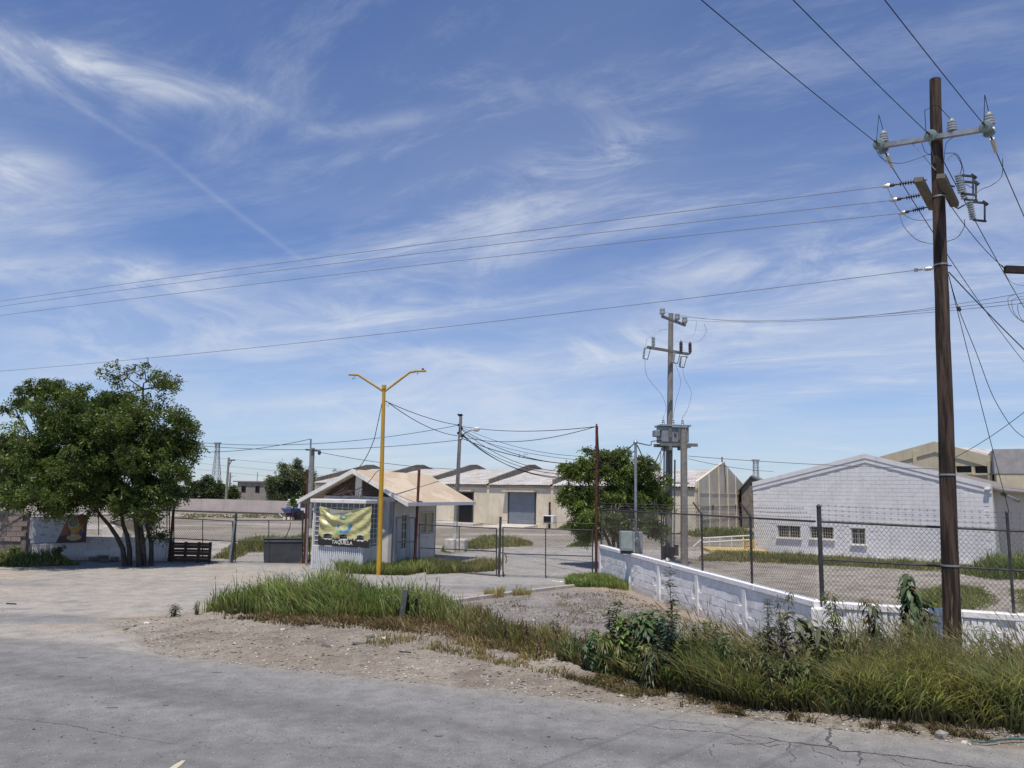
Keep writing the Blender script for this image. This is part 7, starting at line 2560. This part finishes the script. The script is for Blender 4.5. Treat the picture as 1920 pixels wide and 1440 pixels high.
def ell(cx, cy, rx, ry, c, rot=0):
    x_ = (s - cx) * A_; y_ = tt_ - cy
    xr = x_ * math.cos(rot) + y_ * math.sin(rot); yr = -x_ * math.sin(rot) + y_ * math.cos(rot)
    put((xr / rx) ** 2 + (yr / ry) ** 2 < 1, c)
ell(.82, .52, .24, .26, (.50, .42, .12)); ell(.80, .80, .27, .12, (.44, .42, .16)); ell(.74, .36, .10, .12, (.50, .42, .12)); ell(.92, .35, .09, .10, (.38, .10, .04))
ell(.90, .50, .14, .10, (.10, .26, .08), .6); ell(.84, .58, .16, .14, (.45, .14, .03)); ell(.79, .55, .09, .16, (.50, .33, .04), .4); ell(.72, .62, .05, .14, (.14, .03, .16)); ell(.91, .63, .07, .12, (.12, .04, .20)); ell(.87, .50, .06, .13, (.46, .30, .03), .8)
ell(.775, .25, .185, .185, (.42, .46, .30)); ell(.775, .25, .16, .16, (.05, .09, .30)); ell(.79, .25, .125, .14, (.07, .20, .16)); ell(.785, .26, .08, .085, (.20, .28, .10)); ell(.785, .27, .045, .05, (.36, .26, .03)); ell(.785, .27, .02, .022, (.05, .03, .03))
put((np.abs(s - .80) < .055) & (np.abs(tt_ - .74) < .035) & (fbm(s * 90, tt_ * 20, 3, 2) > .42), (.55, .52, .48)); put((np.abs(s - .79) < .04) & (np.abs(tt_ - .90) < .02) & (fbm(s * 90, tt_ * 20, 4, 2) > .45), (.45, .42, .35))
I = np.arange(na * nz).reshape(nz, na)
Fq = np.stack([I[:-1, :-1], I[1:, :-1], I[1:, 1:], I[:-1, 1:]], -1).reshape(-1, 4)
link_mesh('printed_panel', np_mesh('printed_panel', V - np.array(wl(root)), Fq, co * .6), attr_mat('sign_print', 'tint', .45, .4, 5, .06), root, wl(root))  # whole print darkened, the tree's shade is put into its colours
# pink block wall piece behind the low wall at the left, built block by block
Yk = gy(0) + .5
fk_ = Frame(B(-330, Yk), (1, 0, 0))
M_PBL = mat('pink_grey_block', (.34, .275, .245), (.29, .235, .21), 3, .95, bump=.5, bscale=16)
t = empty('block_wall', fk_.O, 'pinkish bare block wall standing behind the low ribbed wall at the left edge', 'wall')
xe = fk_.px(52, 980)[0]; zt_k = fk_.px(20, 958)[1]; zb_k = .9
q = MB(); q.box(fk_, 0, xe, -.18, -.03, -.1, zt_k - .01); q.build('wall_core', mat('mortar', (.20, .17, .15), rough=.95), t)
nr_ = int((zt_k - .02) / .2); nc = int(xe / .4)
pm = MB(); pm.box(WF, -.192, .192, 0, .05, 0, .186)
pme = bpy.data.meshes.new('brick'); pme.from_pydata(pm.v, [], pm.f); pme.materials.append(M_PBL); pme.update()
for r in range(nr_):
    for c in range(nc):
        a = xe - .2 - c * .4 - (r % 2) * .2
        if a < .2: continue
        z_ = zt_k - .2 * (r + 1)
        if z_ < .7: continue
        o = bpy.data.objects.new('concrete_block', pme); COL.objects.link(o); o.parent = t
        o.location = fk_.w(a, -.03, z_) - wl(t) + Vector((0, random.uniform(-.006, .006), 0))
# chain link and rails above the left wall
tfl, ptl = gate('chain_link_fence', 'chain link fence with thin rails above the low wall behind the trees', (-10, 945, 1003), (318, 950, 1004), [(65, 962, 1003), (110, 962, 1003), (185, 960, 1003), (313, 925, 1004)], [(947, 946), (965, 966)], cat='fence', yoff=.25, rv=.022, mesh=(965, 966, 1003, 1004))
# tilted awning and pale block behind the tree
Ya_ = 36.5
A = lambda x, y, d=0: at(x, y, Ya_ + d)
t = empty('awning', B(250, Ya_), 'tan fallen awning propped on a pale block behind the large tree', 'awning')
M_TARP = mat('dusty_tarp', (.26, .235, .20), (.20, .18, .15), 3, .85)
for i, pts in enumerate((((207, 980), (258, 972), (262, 1000), (246, 1003)), ((258, 972), (300, 956), (286, 992), (262, 1000)))):
    P = [A(x, y, (.4 if j in (1, 2) else -.6)) for j, (x, y) in enumerate(pts)]
    nrm = (P[1] - P[0]).cross(P[2] - P[0]).normalized() * .03
    q = MB(); q.box8([P[0] - nrm, P[1] - nrm, P[2] - nrm, P[3] - nrm, P[0] + nrm, P[1] + nrm, P[2] + nrm, P[3] + nrm]); q.build('canopy_panel', M_TARP, t)
q = MB(); q.bar(A(207, 980, -.6), A(300, 955, .4), .06, .06); q.build('pole', M_DSTEEL, t)
fq = Frame(B(191, Ya_), (1, 0, 0)); q = MB(); q.box(fq, 0, fq.px(232, 1000)[0], -.8, 0, 0, fq.px(210, 986)[1]); q.build('pale_block', M_WPAINT, None, 'pale masonry block behind the low wall under the large tree', 'block', bevel=.02)
# broken blocks lying under the trees
rb_ = random.Random(9)
for i, (x, y, l) in enumerate(((178, 1050, .45), (192, 1049, .4), (203, 1047, .4), (196, 1052, .3), (214, 1051, .25))):
    f_ = Frame(G(x, y + 2), (1, rb_.uniform(-.3, .3), 0)); q = MB(); q.box(f_, -l / 2, l / 2, -.1, .1, 0, rb_.uniform(.12, .22))
    q.build('broken_block', M_BARE, None, ('leftmost broken block on the ground below the sign board end', 'wider broken block beside the leftmost one', 'broken block with raised top near the leaning trunks', 'flat broken block in front of the others', 'small broken block nearest the tree trunks')[i], 'block', 'broken blocks under the large tree', bevel=.015)

# ------------------------------------------------------------------ yellow kerb and railings by the lavender building
Yr = 46
fr_ = Frame(B(1298, Yr), (1, -.06, 0))
a = lambda x: fr_.px(x, 1020)[0]
t = empty('railing', fr_.w(a(1350), 0, 0), 'low white pipe railing left of the lavender building', 'railing')
z1_, z2_ = fr_.px(1350, 1010)[1], fr_.px(1350, 1018)[1]
for z_, z__ in ((z1_, fr_.px(1410, 1004)[1]), (z2_, fr_.px(1410, 1012)[1])):
    q = MB(); q.tube([fr_.w(a(1318), 0, z_), fr_.w(a(1412), 0, z__)], .05, 7); q.build('rail', M_WPAINT, t)
q = MB(); q.tube([fr_.w(a(1318), 0, z1_), fr_.w(a(1300), -.0, .1)], .05, 7); q.build('end_brace', M_WPAINT, t)
for x in (1330, 1350, 1372, 1394):
    q = MB(); q.tube([fr_.w(a(x), 0, 0), fr_.w(a(x), 0, z1_ + (x - 1318) * .002)], .045, 7); q.build('baluster', M_WPAINT, t)
q = MB(); q.box(fr_, a(1310), a(1414), .6, 3.4, -.05, .16); kb_ = q.build('yellow_kerb', mat('yellow_floor_paint', (.55, .42, .16), (.46, .36, .15), 1.5, .9), None, 'raised yellow painted kerb island before the white railing', 'kerb')
fy = Frame(B(1397, 44), (1, 0, 0))
t = empty('guard_hoop', fy.w(.3, 0, 0), 'orange yellow pipe guard hoop at the corner of the lavender building', 'guard rail')
zz = fy.px(1397, 1014)[1]; w_ = fy.px(1411, 1014)[0]
for x0_, x1_ in ((0, 0), (w_, w_)):
    q = MB(); q.tube([fy.w(x0_, 0, 0), fy.w(x0_, 0, zz)], .06, 8); q.build('leg', M_YEL, t)
for z_ in (zz, zz * .55):
    q = MB(); q.tube([fy.w(-.06, 0, z_), fy.w(w_ + .06, 0, z_)], .055, 8); q.build('rail', M_YEL, t)

# ------------------------------------------------------------------ small things on the verge
Yst = 17.6
b_ = B(757, Yst); tp_ = at(760.5, 1105, Yst)
q = MB(); q.bar(b_ - Z3 * .1, tp_, .12, .12, up=(0, 1, 0)); q.build('stub_post', mat('weathered_stub', (.11, .12, .115), (.08, .085, .08), 5, .8, bump=.3), None, 'short square grey green stub post in the grass', 'post', bevel=.01)
# kerb
kp_ = [G(x, y) for x, y in ((786, 1139), (850, 1131), (900, 1124), (950, 1117), (1000, 1111), (1040, 1106), (1076, 1102))]
M_KERB = mat('kerb_concrete', (.42, .39, .35), (.34, .31, .28), 4, .9, bump=.4)
t = empty('kerb', kp_[0], 'thin concrete kerb between the driveway and the gravel patch', 'kerb')
for p, q_ in zip(kp_[:-1], kp_[1:]):
    mbk = MB(); d = (q_ - p).normalized() * .02
    mbk.bar(p + d + Z3 * .04, q_ - d + Z3 * .04, .13, .13); mbk.build('kerb_stone', M_KERB, t, bevel=.012)


def rock(name, label, px_, py_, sx_, sy_, sz_, m, flat=False, group=None, cat='stone', rot=0.0, sub=1, seed=0, z=None):
    r_ = np.random.default_rng(seed)
    bm = bmesh.new()
    bmesh.ops.create_icosphere(bm, subdivisions=sub, radius=1)
    for v in bm.verts:
        k = 1 + r_.normal(0, .14)
        v.co = Vector((v.co.x * sx_ * k, v.co.y * sy_ * k, (v.co.z * sz_ * k)))
        if flat: v.co.z = max(-sz_ * .6, min(sz_ * .6, v.co.z * 2))
    me = bpy.data.meshes.new(name); bm.to_mesh(me); bm.free(); me.materials.append(m)
    p = G(px_, py_) if z is None else G(px_, py_)
    zz = float(height(np.array([p.x]), np.array([p.y]))[0])
    o = bpy.data.objects.new(name, me); COL.objects.link(o)
    o.location = (p.x, p.y, zz + sz_ * (.35 if not flat else .4)); o.rotation_euler = (r_.normal(0, .12), r_.normal(0, .12), rot or r_.uniform(0, 6))
    return tag(o, label, cat, group)


M_STONE = mat('grey_stone', (.30, .28, .25), (.20, .185, .17), 6, .9, bump=.6)
M_SLATE = mat('dark_broken_asphalt', (.11, .108, .105), (.075, .073, .07), 7, .9, bump=.6)
M_PALE = mat('pale_stone', (.52, .49, .45), (.42, .39, .35), 6, .9, bump=.4)
rock('concrete_lump', 'squared brown grey concrete lump at the road edge below the wooden pole', 1763, 1386, .085, .08, .085, M_STONE, cat='stone', seed=3)
RS = [(1808, 1396, .05, M_PALE, 'pale stone right of the squared lump'), (1818, 1400, .03, M_PALE, 'tiny pale stone beside the one right of the squared lump'), (1380, 1346, .03, M_PALE, 'pale pebble at the asphalt edge under the thicket'), (1190, 1305, .05, M_PALE, 'pale flat stone in front of the thicket shadow'),
      (1165, 1308, .04, M_PALE, 'small pale stone left of the thicket shadow'), (723, 1210, .10, M_PALE, 'pale flat stone below the stub post'), (640, 1162 + 20, .05, M_STONE, 'grey stone at the front of the green heap'), (652, 1231, .05, M_PALE, 'cream flake lying on the sandy rubble'),
      (681, 1236, .045, M_STONE, 'round grey stone on the sandy rubble'), (612, 1225, .12, M_SLATE, 'dark flat asphalt piece left on the rubble'), (672, 1218, .14, M_SLATE, 'large dark flat asphalt piece in the middle of the rubble'), (693, 1204, .13, M_SLATE, 'dark slab piece just under the dry fringe'),
      (578, 1177, .12, M_SLATE, 'dark rock half buried before the green heap'), (530, 1192, .06, M_PALE, 'white grey stone on the rubble left part'), (437, 1158, .22, M_SLATE, 'tilted dark slab at the left end of the green heap'), (450, 1164, .12, M_STONE, 'small slab leaning under the tilted dark slab'),
      (236, 1182, .07, M_SLATE, 'dark stone at the left tip of the verge'), (250, 1178, .08, M_STONE, 'grey stone beside the dark one at the verge tip'), (275, 1175, .09, M_PALE, 'pale slab in the weeds of the verge tip'), (255, 1188, .05, M_STONE, 'low stone below the verge tip slabs'), (393, 1195, .05, M_STONE, 'brown clod on the left rubble'),
      (1030, 1262 + 14, .05, M_SLATE, 'dark lump in front of the brown weeds'), (985, 1255, .05, M_PALE, 'pale stone before the brown weeds'), (1188, 1292, .16, M_SLATE, 'dark slab lying under the thicket leaves'), (1000, 1172, .05, M_PALE, 'white stone on the gravel patch'), (1105, 1157, .06, M_PALE, 'pale chip in the middle of the gravel patch')]
for i, (x, y, s_, m_, lab) in enumerate(RS):
    rock('stone', lab, x, y, s_, s_ * .8, s_ * (.28 if m_ in (M_SLATE,) or 'flat' in lab or 'slab' in lab else .5), m_, seed=20 + i)
# gravel chips too many to count
nC = 9000
px2 = rng.uniform(200, 1920, nC * 4); py2 = rng.uniform(1150, 1400, nC * 4)
xx, yy = [], []
for a_, b__ in zip(px2, py2):
    p = G(a_, b__); xx.append(p.x); yy.append(p.y)
xx = np.array(xx); yy = np.array(yy)
dvv = sdist(xx, yy, VERGE); drr = sdist(xx, yy, ROAD)
keep = ((dvv > 0) & (drr < .15) & (fbm(xx * 1.4, yy * 1.4, 55) + .25 * rng.random(len(xx)) > .56))
xx = xx[keep][:nC]; yy = yy[keep][:nC]
nC = len(xx)
sz = .005 + .022 * rng.random(nC) ** 4
oct_ = np.array([(1, 0, 0), (0, 1, 0), (-1, 0, 0), (0, -1, 0), (0, 0, .75), (0, 0, -.6)])
ang = rng.random(nC) * 6.28
Vv = np.zeros((nC, 6, 3))
for k in range(6):
    j = 1 + rng.normal(0, .25, nC)
    Vv[:, k, 0] = (oct_[k, 0] * np.cos(ang) - oct_[k, 1] * np.sin(ang)) * sz * j * 1.3
    Vv[:, k, 1] = (oct_[k, 0] * np.sin(ang) + oct_[k, 1] * np.cos(ang)) * sz * j
    Vv[:, k, 2] = oct_[k, 2] * sz * j * .8
Vv += np.stack([xx, yy, height(xx, yy) + sz * .3], 1)[:, None]
f8 = np.array([(0, 1, 4), (1, 2, 4), (2, 3, 4), (3, 0, 4), (1, 0, 5), (2, 1, 5), (3, 2, 5), (0, 3, 5)])
Ff = (np.arange(nC)[:, None, None] * 6 + f8[None]).reshape(-1, 3)
cc_ = jit_cols(nC, (.17, .15, .13), (.42, .39, .35), .28, 6)
ob = link_mesh('gravel', np_mesh('gravel', Vv.reshape(-1, 3), Ff, cc_), attr_mat('gravel_chips', 'tint', .95, .2, 30, .2)); tag(ob, 'loose gravel and rubble chips strewn over the sandy verge', None, None, 'stuff')
# dark crumbs on road and forecourt
nC = 520
px2 = rng.uniform(0, 1920, nC); py2 = 1075 + 340 * rng.random(nC)
pts = [G(a_, b__) for a_, b__ in zip(px2, py2)]
xx = np.array([p.x for p in pts]); yy = np.array([p.y for p in pts])
keep = (sdist(xx, yy, VERGE) < 0) & (sdist(xx, yy, YARD) < 0) & (fbm(xx * .6, yy * .6, 58) > .46)
xx = xx[keep]; yy = yy[keep]; nC = len(xx)
sz = .006 + .016 * rng.random(nC) ** 3
Vv = oct_[None] * sz[:, None, None] * np.array([1.3, 1, .6]) * (1 + rng.normal(0, .2, (nC, 6, 1))) + np.stack([xx, yy, height(xx, yy) + sz * .2], 1)[:, None]
Ff = (np.arange(nC)[:, None, None] * 6 + f8[None]).reshape(-1, 3)
ob = link_mesh('grit', np_mesh('grit', Vv.reshape(-1, 3), Ff, jit_cols(nC, (.07, .065, .06), (.13, .12, .11), .2, 6)), MATS['gravel_chips']); tag(ob, 'dark grit scattered on the forecourt and the road', None, None, 'stuff')

# litter
M_BAG = mat('white_plastic', (.68, .68, .66), (.58, .58, .55), 8, .6)
for i, (x, y, s_, lab) in enumerate(((1160, 1100, .10, 'crumpled white plastic bag on the grass by the gate mast'), (1152, 1094, .07, 'small white plastic scrap behind the crumpled bag'), (1040, 1090, .12, 'flattened white paper at the foot of the right gate leaf'), (1052, 1091, .08, 'white paper scrap right of the flattened one'), (1117, 1104, .07, 'white scrap at the front of the gate grass'))):
    rock('plastic_litter', lab, x, y, s_, s_ * .6, s_ * (.5 if i < 2 else .15), M_BAG, cat='litter', seed=60 + i, sub=2)
P = FL.w(wall_param(FL, 1249, 1.2), -.05, 1.19)
bm = bmesh.new(); bmesh.ops.create_icosphere(bm, subdivisions=2, radius=.075)
for v in bm.verts: v.co *= 1 + random.gauss(0, .12)
me = bpy.data.meshes.new('stone'); bm.to_mesh(me); bm.free(); me.materials.append(M_PALE)
o = bpy.data.objects.new('stone', me); COL.objects.link(o); o.location = P; tag(o, 'pale stone resting on top of the white wall coping', 'stone')
# yard bits: white brick and dry clod
rock('brick_piece', 'pale brick lying in the gravel yard behind the left gate', 481, 1007, .22, .12, .12, M_PALE, cat='brick', seed=80)
rock('board_piece', 'pale flat board lying in the grass before the lavender building', 1643, 1057, .22, .1, .04, M_PALE, cat='board', seed=81)
q = MB(); p = G(655, 1197); q.tube([G(748, 1241) + Z3 * .03 + Z3 * .15, G(770, 1242) + Z3 * .17], .012, 5); q.build('stick', M_WOOD, None, 'thin dark stick lying on the rubble below the stub post', 'stick')
q = MB(); q.tube([G(12, 1133) + Z3 * .02, G(30, 1134) + Z3 * .02], .018, 5); q.build('stick', M_WOOD, None, 'dark stick lying on the forecourt at the left edge', 'stick')
# hose
hp = [G(1822, 1398), G(1850, 1401), G(1880, 1396), G(1920, 1395), (G(1960, 1400))]
wire('blue green hose half hidden in the grass at the right road edge', [p + Z3 * .06 for p in hp], .012, mat('green_hose', (.02, .10, .10), rough=.5), name='hose', cat='hose')
# faded lane mark at the bottom edge
lm0 = G(331, 1446); lm1 = G(346, 1436)
q = MB(); dM = (lm1 - lm0).normalized(); sM = Vector((-dM.y, dM.x, 0)) * .04
hM = float(height(np.array([lm0.x]), np.array([lm0.y]))[0]) + .006
e0 = lm0 - dM * 1.6
P = [e0 - sM, lm0 - sM * .9, lm1 - sM * .2, lm1 + sM * .8, lm0 + sM * 1.1, e0 + sM]
q.add([Vector((p.x, p.y, hM)) for p in P], [(0, 1, 2, 3, 4, 5)])
ob = q.build('lane_marking', mat('worn_cream_paint', (.55, .52, .38), (.40, .38, .30), 12, .8)); tag(ob, 'worn cream lane mark ending at the bottom frame edge', None, None, 'structure')


# road cracks: narrow jagged furrows
def crack(pts, w, seed, nm='road_crack'):
    r_ = random.Random(seed)
    P = [G(x, y) for x, y in pts]
    fine = []
    for a_, b__ in zip(P[:-1], P[1:]):
        n = max(2, int((b__ - a_).length / .045))
        for i in range(n):
            fine.append(a_.lerp(b__, i / n) + Vector((r_.gauss(0, .014), r_.gauss(0, .014), 0)))
    fine.append(P[-1])
    V, F = [], []
    for i, p in enumerate(fine):
        d = (fine[min(i + 1, len(fine) - 1)] - fine[max(i - 1, 0)]).normalized()
        s_ = Vector((-d.y, d.x, 0)) * w * r_.uniform(.25, 1.2) * (.4 + .6 * math.sin(math.pi * min(1, (i + 1) / len(fine) * 1.1)))
        z_ = float(height(np.array([p.x]), np.array([p.y]))[0]) + .0045
        V += [(p.x + s_.x, p.y + s_.y, z_), (p.x - s_.x, p.y - s_.y, z_)]
        if i: k = 2 * i; F.append((k - 2, k, k + 1, k - 1))
    me = bpy.data.meshes.new(nm); me.from_pydata(V, [], F); me.update()
    o = link_mesh(nm, me, M_CRACK); o['kind'] = 'structure'; return o


M_CRACK = mat('crack_dirt', (.045, .042, .04), (.10, .095, .09), 14, .95)
main_ = [(1440, 1388), (1480, 1396), (1520, 1401), (1556, 1405), (1576, 1413), (1610, 1414), (1650, 1419), (1700, 1424), (1740, 1430), (1800, 1440), (1900, 1452)]
crack(main_, .022, 1); crack([(1553, 1368), (1558, 1378), (1552, 1390), (1566, 1406), (1580, 1414)], .020, 2)
crack([(1190, 1362), (1240, 1370), (1300, 1374), (1360, 1379), (1440, 1388)], .009, 3); crack([(1370, 1382), (1400, 1392), (1440, 1404), (1470, 1400), (1500, 1404)], .010, 4)
crack([(1480, 1396), (1476, 1410), (1490, 1425), (1484, 1440)], .008, 5); crack([(1610, 1414), (1616, 1428), (1606, 1442)], .014, 6); crack([(1650, 1419), (1690, 1436), (1720, 1446)], .008, 7)
crack([(1460, 1392), (1430, 1400), (1380, 1401), (1330, 1396)], .007, 8); crack([(1230, 1352), (1290, 1358), (1360, 1366), (1400, 1376)], .006, 9); crack([(1340, 1400), (1330, 1412), (1340, 1428)], .006, 10)
crack([(1520, 1401), (1530, 1416), (1560, 1424), (1580, 1440)], .007, 12); crack([(0, 1353), (120, 1366), (230, 1390), (330, 1404)], .006, 13)
crack([(1070, 1386), (1090, 1394), (1110, 1389), (1130, 1392)], .012, 14)
# small tar patches / pits
for i, (x, y, a_, b__) in enumerate(((154, 1236, .12, .02), (404, 1264, .10, .02), (210, 1333, .10, .02), (33, 1270, .05, .02), (113, 1272, .05, .03), (795, 1375, .05, .02), (822, 1386, .07, .02), (310, 1328, .05, .02))):
    P = G(x, y); z_ = float(height(np.array([P.x]), np.array([P.y]))[0]) + .0046 + .0002 * i
    vs = [(P.x + math.cos(k) * a_ * random.uniform(.6, 1.1), P.y + math.sin(k) * b__ * 2 * random.uniform(.6, 1.1), z_) for k in [j * 2 * math.pi / 14 for j in range(14)]]
    me = bpy.data.meshes.new('tar_patch'); me.from_pydata(vs, [], [tuple(range(14))]); o = link_mesh('tar_patch', me, mat('tar_patch', (.145, .143, .142), (.12, .118, .118), 20, .9)); o['kind'] = 'structure'

# birds on pole tops and wires
def bird(label, P, s=.10):
    bm = bmesh.new(); bmesh.ops.create_uvsphere(bm, u_segments=10, v_segments=8, radius=1)
    for v in bm.verts:
        v.co = Vector((v.co.x * s * 1.5 + (s * .6 * max(0, v.co.z)), v.co.y * s * .6, v.co.z * s * .7))
        if v.co.x < -s: v.co.y *= .3; v.co.z = v.co.z * .3 - s * .25
    bmesh.ops.create_uvsphere(bm, u_segments=8, v_segments=6, radius=s * .42, matrix=Matrix.Translation((s * 1.45, 0, s * .65)))
    bmesh.ops.create_cone(bm, cap_ends=True, segments=6, radius1=s * .14, radius2=.002, depth=s * .5, matrix=Matrix.Translation((s * 2.0, 0, s * .6)) @ Matrix.Rotation(math.pi / 2, 4, 'Y'))
    me = bpy.data.meshes.new('bird'); bm.to_mesh(me); bm.free(); me.materials.append(M_DARK)
    o = bpy.data.objects.new('bird', me); COL.objects.link(o); o.location = P + Z3 * s * .7; o.rotation_euler = (0, .2, 2.6)
    tag(o, label, 'bird')


bird('small dark bird perched on top of the concrete lamp pole', k1, .11)
